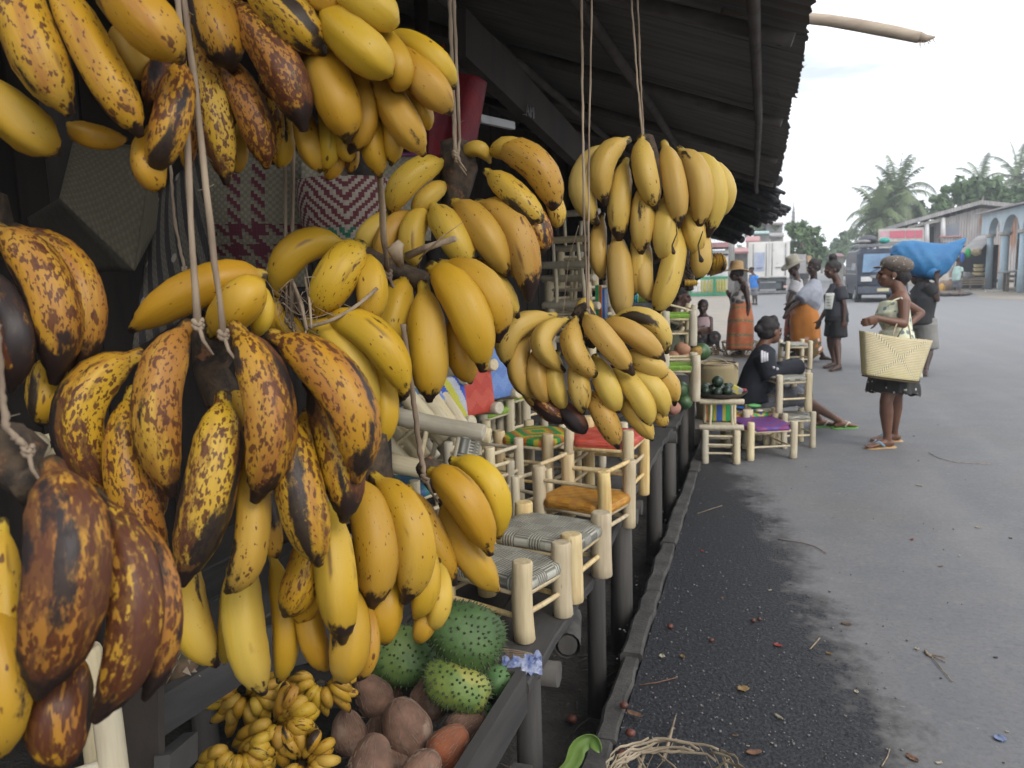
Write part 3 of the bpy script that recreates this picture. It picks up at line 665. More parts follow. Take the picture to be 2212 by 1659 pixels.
MULT=seatmat('many_colour_seat',[(.03,.12,.52),(.58,.52,.04),(.03,.38,.12),(.62,.20,.03)],'diamond',gap=.2,period=9)
rS=random.Random(21)
def log_(m,a,b,r,r2=None,seg=12):
    a=V3(a);b=V3(b); r2=r2 or r*rS.uniform(.88,1.02); n=6
    L=(b-a); bend=V3((rS.uniform(-1,1),rS.uniform(-1,1),0))*.004
    pts=[a+L*.0,a+L*.02]+[a+L*(i/n)+bend*math.sin(math.pi*i/n) for i in range(1,n)]+[b-L*.02,b]
    N=len(pts); rs=[r+(r2-r)*i/(N-1) for i in range(N)]; rs[0]*=.86; rs[-1]*=.86
    ph=rS.uniform(0,6); m.tube(pts,rs,seg=seg,prof=lambda th,k:1+.035*math.sin(2*th+ph)+.02*math.sin(5*th+3*k))
def stool(label,cat,W,Dp,H,seat_h,r,seat,wood=LOG,levels=(.35,),leg_over=.0,splay=.0,group=None,name='stool',levels2=None):
    t=thing(name,label,cat,(0,0,0),group)
    cs=[(-W/2,-Dp/2),(W/2,-Dp/2),(W/2,Dp/2),(-W/2,Dp/2)]
    def at(i,z):
        x,y=cs[i]; k=1+splay*(1-z/H); return V3((x*k,y*k,z))
    for i in range(4):
        m=MB(); log_(m,at(i,0),at(i,H+rS.uniform(-.004,.004)),r*rS.uniform(1.0,1.14)); m.build('leg',wood,t)
    lv=list(levels)
    for i in range(4):
        for z in (levels2 if (levels2 and i%2) else lv):
            z=z*H+ (.012 if i%2 else 0)
            m=MB(); a=at(i,z); b=at((i+1)%4,z); d=(b-a).normalized()*r*.5; log_(m,a+d,b-d,.0085,seg=8); m.build('stretcher',wood,t)
    if seat:
        # woven pad wrapped over four rails
        m=MB(); th=.022; hx=W/2+r*.35; hy=Dp/2+r*.35; n=14
        def top(a,b):
            x=(a*2-1)*hx; y=(b*2-1)*hy; e=max(abs(a*2-1),abs(b*2-1))
            c=1 if (abs(a*2-1)>.78 and abs(b*2-1)>.78) else 0
            return V3((x*(1-.13*c),y*(1-.13*c),seat_h+.004*math.cos((a-.5)*3)*1-(.006 if e>.93 else 0)))
        m.grid(top,n,n)
        m.grid(lambda a,b:top(1-a,b)-V3((0,0,th*1.5)),n,n)
        for (f0_,f1_) in (((0,0),(1,0)),((1,0),(1,1)),((1,1),(0,1)),((0,1),(0,0))):
            def side(a,b,f0_=f0_,f1_=f1_):
                p=top(f0_[0]+(f1_[0]-f0_[0])*a,f0_[1]+(f1_[1]-f0_[1])*a)
                c=V3((0,0,seat_h)); o=(p-c); o.z=0; o.normalize()
                return p+o*(.006*math.sin(math.pi*b))-V3((0,0,th*1.5*b))
            m.grid(side,14,4)
        m.build('seat',seat,t)
        m=MB()
        for i in range(4):
            a=at(i,seat_h-th*1.9); b=at((i+1)%4,seat_h-th*1.9); m.tube([a,b],[.011,.011],seg=8)
        # strand ends hanging under the pad
        m.build('seat_rail',wood,t)
    return t
def put(t,loc,rz=0,rot=None,scale=1):
    t.location=V3(loc)
    if rot is not None: t.rotation_euler=rot.to_euler()
    else: t.rotation_euler=(0,0,rz)
    t.scale=(scale,)*3; t['_w']=tuple(V3(loc)); return t
def corners(front,right,left,z):
    f,r,l=[PG(*q,z) for q in (front,right,left)]
    a1=math.atan2((f-l).y,(f-l).x); a2=math.atan2((r-f).y,(r-f).x)-math.pi/2
    d=(a2-a1+math.pi)%(2*math.pi)-math.pi; rz=a1+d*.5
    W=(l-f).length; D_=(r-f).length; xh=V3((math.cos(rz),math.sin(rz),0)); yh=V3((-math.sin(rz),math.cos(rz),0))
    return f-xh*W/2+yh*D_/2,rz,W,D_
TZ=.5
def st(label,cat,fr,ri,le,H,seat_h,r,seat,z=TZ,**k):
    c,rz,W,Dp=corners(fr,ri,le,z); 
    t=stool(label,cat,max(.12,W-2*r*0),max(.12,Dp),H,seat_h,r,seat,**k)
    return put(t,(c.x,c.y,z+.001),rz)
GS='small log stools for sale on the table'
st('low stool with grey rope seat and a teal strip, nearest on the table edge','stool',(1133,1384),(1192,1326),(995,1320),.225,.175,.028,ROPES,group=GS,levels=(.28,),splay=.02)
st('wider grey rope stool right behind the nearest one','stool',(1236,1300),(1262,1240),(1092,1250),.215,.185,.032,ROPES,group=GS,levels=(.3,))
st('stool with a low orange woven seat between tall legs','stool',(1305,1176),(1330,1136),(1192,1140),.27,.145,.024,ORNG,group=GS,levels=(.16,.78),levels2=(.16,.34,.95),splay=-.03)
st('taller stool with bright red woven seat under the banana fan','stool',(1358,1106),(1375,1068),(1238,1090),.345,.30,.024,REDS,group=GS,levels=(.25,.5))
st('stool with green, yellow and orange woven seat','stool',(1186,1082),(1222,1048),(1096,1062),.30,.275,.024,GRYO,group=GS,levels=(.25,.55))
st('seatless pale stool frame, short legs, left of the orange seat','stool',(1116,1150),(1150,1118),(1070,1120),.22,.05,.018,None,wood=LOG2,group=GS,levels=(.45,),levels2=(.45,.92))
st('pale stool with lime green seat edge under the red upright seat','stool',(1046,1010),(1066,985),(985,990),.32,.29,.026,LIME,wood=LOG2,group=GS)
st('pale stool with yellow green seat edge under the light blue upright seat','stool',(1085,985),(1105,965),(1040,968),.36,.33,.027,YELG,wood=LOG2,group=GS)
st('pale stool behind the green and orange seat','stool',(1124,960),(1144,942),(1085,945),.42,.39,.025,GRBL,wood=LOG2,group=GS)
st('pale stool with purple blue seat edge behind the fallen one','stool',(985,1040),(1012,1012),(925,1015),.26,.24,.025,TEAL,wood=LOG2,group=GS)
st('low stool with dark teal seat beside the large freckled bananas','stool',(900,1170),(930,1140),(832,1140),.24,.20,.024,TEAL,wood=LOG2,group=GS)
st('low stool with lime seat half hidden behind the small hand of bananas','stool',(822,1215),(850,1180),(760,1180),.22,.19,.024,LIME,wood=LOG2,group=GS)
st('pale stool with a small grey seat left of the green and orange one','stool',(1062,1120),(1085,1090),(1010,1092),.30,.10,.022,ROPES,wood=LOG2,group=GS,levels=(.5,.85))
st('pale stool at the back of the table, under the banana fan','stool',(1300,1010),(1325,990),(1235,992),.20,.17,.02,ORNG,wood=LOG2,group=GS)
def basis(z,x):
    z=V3(z).normalized(); x=V3(x); x=(x-z*x.dot(z)).normalized(); y=z.cross(x); return Matrix((x,y,z)).transposed()
rh=V3((rr.x,rr.y,0)).normalized(); fh=V3((f0.x,f0.y,0)).normalized(); UP=V3((0,0,1))
def lying(label,seat,uv,d,zax,xax,W=.2,Dp=.19,H=.24,r=.027,group='log stools lying on their sides',wood=LOG2):
    t=stool(label,'stool',W,Dp,H,H-.03,r,seat,wood=wood,levels=(.35,),group=group)
    M_=basis(zax,xax); c=P(*uv,d); return put(t,c-M_@V3((0,0,H-.02)),rot=M_)
lying('tipped stool showing a blue, yellow and white woven seat',BYWS,(968,872),3.0,rh*.72-fh*.66+UP*.12,rh*.5+fh*.6,W=.20,Dp=.17)
lying('tipped stool showing a red woven seat',REDS,(1028,842),3.4,rh*.72-fh*.66+UP*.12,rh*.5+fh*.6,W=.22,Dp=.19)
lying('tipped stool showing a light blue woven seat',BLUS,(1074,806),3.8,rh*.72-fh*.66+UP*.12,rh*.5+fh*.6,W=.24,Dp=.22)
lying('tipped stool showing a green and blue woven seat',GRBL,(1112,800),4.2,rh*.72-fh*.66+UP*.12,rh*.5+fh*.6,W=.22,Dp=.20)
lying('grey rope stool fallen on its side with its long legs pointing left',ROPES,(1030,985),2.62,rh*.95-UP*.18-fh*.15,fh*.8-UP*.2,W=.17,Dp=.15,H=.30,r=.028)
lying('pale stool tumbled on the pile with a leg pointing down right',TEAL,(840,868),2.75,-rh*.6+UP*.72+fh*.1,fh,W=.17,Dp=.16,H=.25,r=.027)
lying('blue edged stool tumbled against the tipped ones',BLUS,(900,868),2.95,-rh*.55+UP*.8+fh*.3,fh,W=.15,Dp=.15,H=.22,r=.025)
# chairs stacked in the dark behind
def chair(label,W,Dp,H,seat_h,r,seat,wood=LOG2,group=None,posts=2):
    t=stool(label,'chair',W,Dp,seat_h,seat_h-.0,r,None,wood=wood,levels=(.3,.55,.8),name='chair',group=group)
    m=MB(); log_(m,(-W/2-.05,-Dp/2,seat_h+r*.6),(W/2+.05,-Dp/2,seat_h+r*.6),r*.85); m.build('front_rail',wood,t)
    for s in (-1,1):
        m=MB(); log_(m,(s*W*.36,-Dp/2,seat_h+r),(s*W*.33,-Dp/2-.02,H),r*.42); m.build('back_post',wood,t)
    for s in (-1,1):
        m=MB(); log_(m,(s*W*.5,Dp/2,seat_h),(s*W*.5,Dp/2+.02,H-.03),r*.5); m.build('back_post',wood,t)
    m=MB(); log_(m,(-W/2-.05,-Dp/2-.02,H),(W/2+.05,-Dp/2-.02,H),r*.8); m.build('top_rail',wood,t)
    if seat:
        m=MB(); m.box((0,Dp/2+.015,(H+seat_h)/2+.0),(W*.9,.015,(H-seat_h)*.82)); m.build('back_panel',seat,t)
        m=MB(); m.box((0,0,seat_h),(W*.9,Dp*.9,.025)); m.build('seat',LOG2,t)
    return t
for i,(u,v,d,s,lb) in enumerate(((1258,668,5.2,1.25,'lowest natural wood chair in the shade between the two right bunches'),(1250,610,5.3,1.2,'middle natural wood chair of the shaded stack'),(1268,545,5.4,1.1,'topmost natural wood chair of the shaded stack'))):
    t=chair(lb,.24,.22,.46,.24,.024,None); p=P(u,v,d); put(t,p-V3((0,0,.46*s*.5)),rz=-.35,scale=s)
# brightly striped plastic-strip folding panels hung or stacked beside them
STRP=[]
for i,(c) in enumerate([[(.03,.42,.15),(.62,.18,.04)],[(.55,.62,.70),(.05,.20,.60)],[(.05,.22,.55),(.10,.5,.18)],[(.62,.33,.03),(.70,.45,.05)],[(.03,.35,.38),(.10,.42,.5)],[(.35,.45,.08),(.28,.40,.10)]]):
    STRP.append(seatmat('striped_plastic_%d'%i,c,'check' if i==0 else 'stripe',gap=.2,period=30 if i else 6))
for (u0_,v0_,u1_,v1_,d,mi,lb) in ((1286,615,1300,700,5.0,0,'upright green and orange plastic panel beside the shaded chairs'),(1299,622,1313,700,5.02,1,'upright blue and white striped panel beside the shaded chairs'),
   (1352,628,1378,655,5.2,4,'turquoise folded bag on a black crate behind the highest right bunch'),(1376,620,1398,655,5.25,5,'olive folded bag beside the turquoise one'),
   (1360,672,1396,712,5.3,1,'violet and white striped panel under the black crate'),(1396,672,1412,716,5.3,2,'green and blue striped panel next to the orange one'),(1411,660,1429,718,5.2,3,'bright orange yellow striped panel by the tilted white stool')):
    a=P(u0_,v1_,d); b=P(u1_,v0_,d); w_=(P(u1_,v1_,d)-a).length; h_=abs(b.z-a.z); c=(a+b)*.5
    m=MB(); n=6
    for i in range(n):
        x=-w_/2+w_*(i+.5)/n; m.tube([V3((x,R.uniform(-.004,.004),-h_/2)),V3((x,0,h_/2*R.uniform(.9,1.05)))],[(w_/n*.52,.018)]*2,seg=8,side=(1,0,0))
    o=m.build('striped_panel',STRP[mi],None,origin=(0,0,0)); o.location=c; o.rotation_euler=(0,0,PS)
    tag(o,lb,'panel')
m=MB(); a=P(1357,672,5.2); b=P(1406,655,5.2); m.box((a+b)*.5,(.16,.12,.06),Matrix.Rotation(PS,3,'Z')); tag(m.build('black_crate',mk('black_plastic',(.02,.02,.022),(.05,.05,.06),rough=.25,scale=30,bump=.6,bscale=40)),'shiny black plastic box behind the highest right bunch','box')
# ---------------------------------------------------------------- furniture on the road side
t=chair('small log chair with a many-coloured back carrying the fruit tray',.235,.24,.49,.27,.027,MULT); c=PG(1548,1000); put(t,(c.x+.02,c.y+.1,0),rz=.1)
CH0=c
st('low stool with a purple woven seat, nearest on the road','stool',(1621,995),(1700,985),(1601,965),.30,.265,.028,PURP,z=0,wood=LOG2,levels=(.3,))
put(stool('stool with a many-coloured seat and soap bars on it','stool',.26,.26,.33,.29,.028,MULT,wood=LOG2),PG(1625,960),rz=.5)
put(stool('slim pale stool between the little chair and the purple one','stool',.18,.2,.33,.28,.03,ORNG,wood=LOG2),PG(1590,962),rz=.2)
pl=PG(1712,961); put(stool('lower of the two grey-seated stools stacked beside the sitting woman','stool',.24,.24,.30,.27,.026,ROPES,wood=LOG2),pl,rz=.35)
put(stool('upper of the two grey-seated stools stacked beside the sitting woman','stool',.26,.26,.32,.29,.029,ROPES,wood=LOG2),pl+V3((-.06,-.02,.305)),rz=.45)
pq=PG(1715,850); put(stool('lower stool of the stack behind the sitting woman','stool',.24,.24,.3,.27,.026,ROPES,wood=LOG2),pq,rz=.3)
put(stool('upper stool of the stack behind the sitting woman','stool',.26,.26,.33,.3,.027,ROPES,wood=LOG2),pq+V3((0,0,.305)),rz=.3)
# table far part: stools next to the fruit heap
put(stool('stool with lime seat at the far end of the table','stool',.2,.2,.26,.24,.03,LIME,wood=LOG2),P(1462,745,6.0),rz=.25)
tl=stool('tilted white log stool near the crouching trader','stool',.26,.2,.25,.22,.022,None,wood=LOG2,levels=(.3,.8)); put(tl,P(1440,715,6.2),rot=Matrix.Rotation(.3,3,'Z')@Matrix.Rotation(.28,3,'Y'))
put(stool('pale stool with bright green woven shelf under the peeled coconuts','stool',.2,.2,.32,.25,.03,LIME,wood=LOG2,levels=(.9,.75)),P(1468,862,5.6),rz=.15)
# ---------------------------------------------------------------- woven goods hanging inside the stall
def weave(name,c1,c2,cell=90,kind='plain',c3=(.16,.02,.06),rough=.8,gap=.25):
    m,nt,b=newmat(name); g=G(nt); v=g.n('Attribute',attribute_name='bc').outputs['Vector']; sp=g.n('SeparateXYZ'); g.l(v,sp.inputs[0]); x,y,z=sp.outputs; M=g.math
    ix=M('FLOOR',M('MULTIPLY',x,cell)); iy=M('FLOOR',M('MULTIPLY',y,cell))
    ck=M('GREATER_THAN',M('FRACT',M('MULTIPLY',M('ADD',ix,iy),.5)),.25)
    n=g.noise(v,60,3,.6)
    col=g.mix(M('MULTIPLY_ADD',ck,.7,M('MULTIPLY',g.step(n,.4,.6),.3)),c1,c2)
    tw=M('LESS_THAN',M('FRACT',M('MULTIPLY',M('ADD',ix,M('MULTIPLY',iy,1)),.25)),.5)
    if kind=='plaid':
        fx=M('FRACT',M('MULTIPLY',x,3.1)); fy=M('FRACT',M('MULTIPLY',y,3.1))
        bx=M('MULTIPLY',M('GREATER_THAN',fx,.36),M('LESS_THAN',fx,.72)); bx=M('MULTIPLY',bx,M('GREATER_THAN',M('ABSOLUTE',M('SUBTRACT',fx,.54)),.05))
        by=M('MULTIPLY',M('GREATER_THAN',fy,.30),M('LESS_THAN',fy,.60)); by=M('MULTIPLY',by,M('GREATER_THAN',M('ABSOLUTE',M('SUBTRACT',fy,.45)),.04))
        both=M('MULTIPLY',bx,by); one=M('MAXIMUM',bx,by)
        col=g.mix(M('MAXIMUM',both,M('MULTIPLY',one,tw)),col,c3)
    if kind=='chevron':
        zz=M('PINGPONG',M('SNAP',x,.007),.10); q=M('FRACT',M('MULTIPLY',M('ADD',M('SNAP',y,.006),zz),36))
        sel=M('GREATER_THAN',q,.5); col=g.mix(sel,col,c3)
        gr=M('MULTIPLY',M('LESS_THAN',y,.055),sel); col=g.mix(gr,col,(.015,.10,.06))
    if kind=='bands':
        q=M('FRACT',M('MULTIPLY',M('ADD',x,M('MULTIPLY',y,.2)),22)); col=g.mix(M('GREATER_THAN',q,.5),col,c3)
        q2=g.vor(g.vm(v,(20,20,20)),1.0); col=g.mix(M('MULTIPLY',g.step(q2,.28,.22),M('LESS_THAN',M('FRACT',M('MULTIPLY',x,7)),.3)),col,(.22,.2,.16))
    g.put(col,b.inputs['Base Color']); b.inputs['Roughness'].default_value=rough
    wv=M('ADD',M('SINE',M('MULTIPLY',x,cell*6.28)),M('SINE',M('MULTIPLY',y,cell*6.28))); g.l(g.bump(wv,gap,.0015),b.inputs['Normal']); return m
RAF=(.20,.18,.125); RAF2=(.13,.115,.08)
W_PLAID=weave('plaid_mat',RAF,RAF2,cell=95,kind='plaid',c3=(.085,.012,.024))
W_PLAIN=weave('plain_raffia',(.24,.22,.155),(.17,.15,.105),cell=90)
W_CHEV=weave('chevron_basket',(.30,.26,.21),(.26,.22,.17),cell=80,kind='chevron',c3=(.10,.016,.024))
W_DARK=weave('dark_patterned',(.09,.08,.06),(.06,.05,.04),cell=120,kind='bands',c3=(.018,.014,.014))
W_BAG=weave('brown_raffia_bag',(.10,.085,.055),(.07,.058,.038),cell=110)
def surf(name,fn,nu,nv,W,H,mat,parent=None,solid=.004):
    m=MB(); m.grid(fn,nu,nv); at=[(i/nu*W,(1-j/nv)*H,0) for i in range(nu+1) for j in range(nv+1)]; m.at={'bc':('FLOAT_VECTOR',at)}
    return m.build(name,mat,parent,solid=solid)
def bil(a,b,c,d,bul=0,nrm=None):
    a,b,c,d=[V3(q) for q in(a,b,c,d)]
    def f(i,j):
        p=(a*(1-i)+b*i)*(1-j)+(d*(1-i)+c*i)*j
        return p+(nrm*bul*math.sin(math.pi*i)*math.sin(math.pi*j) if nrm is not None else V3())
    return f
tc_=-fh
D1=2.35
tag(surf('woven_mat',bil(P(405,330,D1),P(668,326,D1+.1),P(664,620,D1+.1),P(440,620,D1),.05,tc_),16,16,.36,.42,W_PLAID),'beige raffia bag with plum red plaid, hanging behind the long strings','woven bag')
tb=thing('woven_bag','pale raffia bag with a purple braided rim, behind the tied banana bunches','woven bag',P(740,430,D1+.05))
surf('bag_body',bil(P(650,338,D1-.05),P(935,334,D1+.3),P(930,520,D1+.3),P(655,540,D1-.05),.04,tc_),14,10,.42,.3,W_PLAIN,tb)
m=MB(); m.tube([P(650,337,D1-.06),P(800,334,D1+.1),P(935,333,D1+.3)],[.007]*3,seg=7); m.build('rim',mk('purple_braid',(.16,.02,.12),(.08,.01,.06),scale=60),tb)
def cyl_surf(c,r,h,nu=24,nv=10,a0=0,a1=2*math.pi,bul=.0,tap=1.0,ax=UP):
    M_=rot_of(ax)
    def f(i,j):
        a=a0+(a1-a0)*i; rr__=r*(1+bul*math.sin(math.pi*j))*(tap+(1-tap)*(1-j)); return V3(c)+M_@V3((math.cos(a)*rr__,math.sin(a)*rr__,h*(.5-j)))
    return f
surfc=cyl_surf(P(752,468,1.95),.115,.17,a0=0,a1=2*math.pi,bul=.12,tap=.75)
tag(surf('round_basket',surfc,30,10,.72,.17,W_CHEV),'round basket woven in red and cream chevrons behind the bananas','basket')
# folded beige bag in the dark, seen as a slanted box bottom
m=MB()
tb=thing('raffia_bag','dim brown raffia bag hanging in the dark left of the plaid one','woven bag',P(270,470,1.9))
a=[P(128,428,1.85),P(290,585,1.8),P(345,480,1.95),P(330,320,2.0),P(160,300,2.0)]
b_=[q+fh*.12-rh*.02 for q in a]
surf('bag_side',bil(a[0],a[4],a[3],a[1]),10,10,.22,.22,W_BAG,tb)
surf('bag_side',bil(a[1],a[3],a[2]+UP*.02,a[2]),6,6,.1,.2,W_BAG,tb)
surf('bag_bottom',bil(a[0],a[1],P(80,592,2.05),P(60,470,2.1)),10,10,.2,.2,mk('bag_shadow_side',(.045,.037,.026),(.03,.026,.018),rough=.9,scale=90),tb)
tag(surf('patterned_cloth',bil(P(330,430,1.95),P(430,330,2.1),P(470,640,2.0),P(285,760,1.8),.03,tc_),10,12,.3,.4,W_DARK),'dark striped patterned basket flank under the hanging bags','woven bag')
# red bag and fluorescent-like plastic rail under the roof
RED=mk('red_cloth',(.22,.012,.018),(.12,.008,.02),rough=.7,scale=9,bump=.5,bscale=12,bd=.02)
tb=thing('red_bag','dark red fabric bag hanging above the bunch on the dark stalk','bag',P(995,250,2.6))
def fr(i,j):
    p=bil(P(925,140,2.6),P(1050,180,2.6),P(1020,335,2.6),P(925,345,2.6))(i,j); return p+tc_*(.03*math.sin(9*i+2*j)+.05*math.sin(math.pi*i))
surf('cloth',fr,16,14,.2,.3,RED,tb,solid=.01)
m=MB(); m.tube([P(945,140,2.57),P(955,118,2.56),P(958,95,2.57)],[.006,.009,.004],seg=6); m.build('strap',mk('scarlet',(.5,.02,.02),(.4,.02,.02)),tb)
m=MB(); m.beam(P(1035,256,2.9),P(1108,272,3.1),.02,.028); tag(m.build('plastic_rail',mk('white_plastic',(.42,.42,.42),(.3,.3,.3),rough=.4)),'short grey white plastic rail fixed to the dark beam','rail')
# chalked letters on the brace beam
m=MB()
def stroke(pts,r=.003):
    m.tube([P(x,y,3.12) for x,y in pts],[r]*len(pts),seg=4)
for pts in ([(1117,244),(1118,217),(1124,216),(1123,228),(1118,230),(1125,245)],[(1130,247),(1128,224),(1134,222)],[(1129,235),(1134,234)],[(1130,247),(1136,246)],[(1137,250),(1139,226),(1144,251)],[(1138,240),(1143,241)],[(1147,254),(1146,230),(1149,242),(1152,231),(1153,256)]): stroke(pts)
tag(m.build('chalk_writing',mk('chalk',(.3,.3,.3),(.2,.2,.2))),'faint chalked capital letters on the dark slanted beam','writing')
# ---------------------------------------------------------------- crate of fruit at the near end of the table
crate=thing('fruit_crate','slatted dark wooden crate holding coconuts, small bananas and spiny fruit','crate',(-.95,1.4,.3))
def pb(a,b,h,w_=.025,name='slat',mat=None): 
    m=MB(); m.beam(a,b,w_,h); return m.build(name,mat or OLDW,crate)
pb(P(1128,1492,1.98),P(985,1730,1.62),.11)
pb(P(560,1405,1.62),P(338,1545,1.42),.075)
pb(P(560,1405,1.63),P(800,1360,2.2),.09)
m=MB(); m.beam(P(303,1480,1.38),P(303,1720,1.30),.075,.02,up=fh); m.build('corner_post',DARKW,crate)
pb(P(350,1668,1.3),P(412,1612,1.5),.05)
m=MB(); cx=[P(1110,1500,1.95),P(960,1760,1.6),P(330,1760,1.25),P(480,1420,1.75)]
zf=.27
m.prism([V3((q.x,q.y,zf)) for q in cx],(0,0,-.025)); m.build('floor',OLDW,crate)
pb(P(1128,1470,2.0)-UP*.03,P(560,1400,2.2)-UP*.1,.12)
for q in (P(1120,1520,1.96),P(985,1720,1.65),P(340,1600,1.4)):
    m=MB(); m.box((q.x,q.y,.03),(.05,.05,.5)); m.build('leg',OLDW2,crate)
# coconuts
COCO=mk('coconut_husk',(.20,.11,.072),(.105,.058,.040),rough=.9,scale=16,bump=.8,bscale=90,bd=.003,c3=(.27,.185,.135),s3=11,t3=.55)
COCO2=mk('orange_coconut_husk',(.30,.09,.035),(.16,.055,.028),rough=.85,scale=12,bump=.7,bscale=90,bd=.003,c3=(.35,.15,.08),s3=9,t3=.6)
FIB=mk('husk_fibre',(.26,.19,.14),(.15,.1,.07),rough=.9)
def coconut(label,u,v,rpx,d,tip,mat=COCO):
    c=P(u,v,d); r=rpx/F*d; ax=(rh*tip[0]*1.2+UP*tip[1]+fh*tip[2]*.25).normalized(); M_=rot_of(ax)
    t=thing('coconut',label,'coconut',c,'husked coconuts heaped in the crate')
    def fn(q):
        th=math.atan2(q.y,q.x); k=1+.035*math.cos(3*th+.5)*(1-abs(q.z)) + .02*noise.noise(q*3+c*9)
        if q.z>.35: k*=1+.34*((q.z-.35)/.65)**2.3
        return k
    m=MB(); m.ball((0,0,0),(r*.93,r*.93,r*.98),seg=36,rings=24,fn=lambda q:fn(q)*(1+.012*noise.noise(q*14+c*3)),rot=M_); m.v=[x+c for x in m.v]; m.build('husk',mat,t)
    m=MB()
    for k in range(3):
        th=2*math.pi*k/3-.17; pts=[]
        for i in range(12):
            ph=.06+1.5*i/11; q=V3((math.sin(ph)*math.cos(th),math.sin(ph)*math.sin(th),math.cos(ph))); kk=fn(q); pts.append(c+M_@V3((q.x*r*.932*kk,q.y*r*.932*kk,q.z*r*.982*kk)))
        m.tube(pts,[.0008*(1-i/14) for i in range(12)],seg=5)
    for i in range(85):
        th=R.uniform(0,6.28); p0=R.uniform(.25,2.2); L_=R.uniform(.15,.5); dth=R.uniform(-.12,.12); pts=[]
        for k in range(5):
            ph=p0+L_*k/4; q=V3((math.sin(ph)*math.cos(th+dth*k/4),math.sin(ph)*math.sin(th+dth*k/4),math.cos(ph))); kk=fn(q)*1.006; pts.append(c+M_@V3((q.x*r*.93*kk,q.y*r*.93*kk,q.z*r*.98*kk)))
        m.tube(pts,[R.uniform(.0004,.0009)]*5,seg=4)
    for i in range(9):
        q=V3((R.gauss(0,1),R.gauss(0,1),R.gauss(0,1))).normalized(); p=c+q*r*1.02; t_=q.orthogonal().normalized(); m.tube([p,p+t_*.01+q*.001,p+t_*.018+q*.003],[.0004]*3,seg=4)
    m.build('husk_ridge',FIB,t); return t
for a in [('brown coconut, upper left of the heap, its seam running to the top',809,1509,44,1.98,(-.4,.8,.3)),('brown coconut, upper right of the heap, tip pointing up',928,1512,47,2.0,(.3,.85,.35)),
 ('largest coconut, in front at the middle of the heap, tip up',880,1580,57,1.84,(-.25,.9,.35)),('brown coconut at the left end of the heap beside the small bananas',755,1589,42,1.88,(-.1,.5,.75)),
 ('orange brown coconut at the lower right of the heap',963,1619,46,1.78,(.5,.6,.6),COCO2),('brown coconut at the right against the crate side',1001,1572,42,1.90,(.7,.5,.5)),
 ('brown coconut cropped by the bottom edge, left one',800,1655,52,1.68,(.1,.6,.8)),('brown coconut cropped by the bottom edge, right one',905,1678,47,1.66,(.2,.3,.9)),
 ('shadowed coconut wedged between the left and the largest one',815,1600,38,1.93,(0,.4,.9)),('shadowed coconut at the back below the yellow bananas',862,1484,34,2.12,(0,.5,.8)),('shadowed coconut deep in the heap under the others',850,1690,60,1.80,(0,.5,.8))]: coconut(*a)
# spiny fruit
SOUR=mk('spiny_green',(.070,.135,.034),(.038,.082,.024),rough=.6,scale=9,bump=.4,bscale=60,c3=(.12,.18,.045),s3=6,t3=.55)
SOUR2=mk('spiny_yellow_green',(.20,.25,.05),(.10,.17,.04),rough=.6,scale=6,bump=.4,bscale=60,c3=(.27,.27,.06),s3=5,t3=.57)
SOUR3=mk('pale_green_spiny',(.10,.20,.06),(.07,.15,.05),rough=.6,scale=8,bump=.3)
SPIKE=mk('spine_tip',(.035,.055,.018),(.06,.08,.03),rough=.7)
def soursop(label,u,v,a,b,ang,d,mat,n=240):
    """a,b half axes in px; ang rotation of the long axis"""
    c=P(u,v,d); A=a/F*d; B=b/F*d; ax=(rh*math.cos(ang)-UP*math.sin(ang)-fh*.25).normalized(); M_=rot_of(ax)
    t=thing('spiny_fruit',label,'spiny fruit',c,'spiny green fruits at the crate corner')
    def sh(q): return 1+.16*noise.noise(q*1.1+c*5)+.03*noise.noise(q*5+c)-.08*q.z
    m=MB(); m.ball((0,0,0),(B,B,A),seg=32,rings=22,rot=M_,fn=sh); m.v=[x+c for x in m.v]; m.build('skin',mat,t)
    m=MB()
    for i in range(n):
        z=1-2*(i+.5)/n; z+=R.uniform(-.03,.03); z=max(-.999,min(.999,z)); th=i*2.39996+R.uniform(-.14,.14); s=math.sqrt(1-z*z); q=V3((s*math.cos(th),s*math.sin(th),z)); k=sh(q)
        p=c+M_@V3((q.x*B*k,q.y*B*k,q.z*A*k)); nn=(M_@V3((q.x/B,q.y/B,q.z/A))).normalized(); bend=(ax*.5+nn).normalized(); L=.0058*R.uniform(.6,1.3)
        m.tube([p-nn*.002,p+nn*L*.7,p+nn*L*.8+bend*L*.9],[.0042,.0020,.0004],seg=5,caps=False)
    m.build('spines',[SPIKE],t); return t
soursop('large dark green spiny fruit on top of its heap',1010,1374,92,68,.45,1.96,SOUR,330)
soursop('yellowish green spiny fruit in front below the dark one',992,1483,76,52,.45,1.92,SOUR2,230)
soursop('shaded dark spiny fruit behind the hanging bananas',872,1418,88,62,.15,2.08,SOUR,260)
soursop('small pale green spiny fruit at the right end',1075,1472,36,34,.8,2.0,SOUR3,60)
soursop('small bright green spiny fruit low by the crate side',1040,1550,28,34,.8,1.97,SOUR3,50)
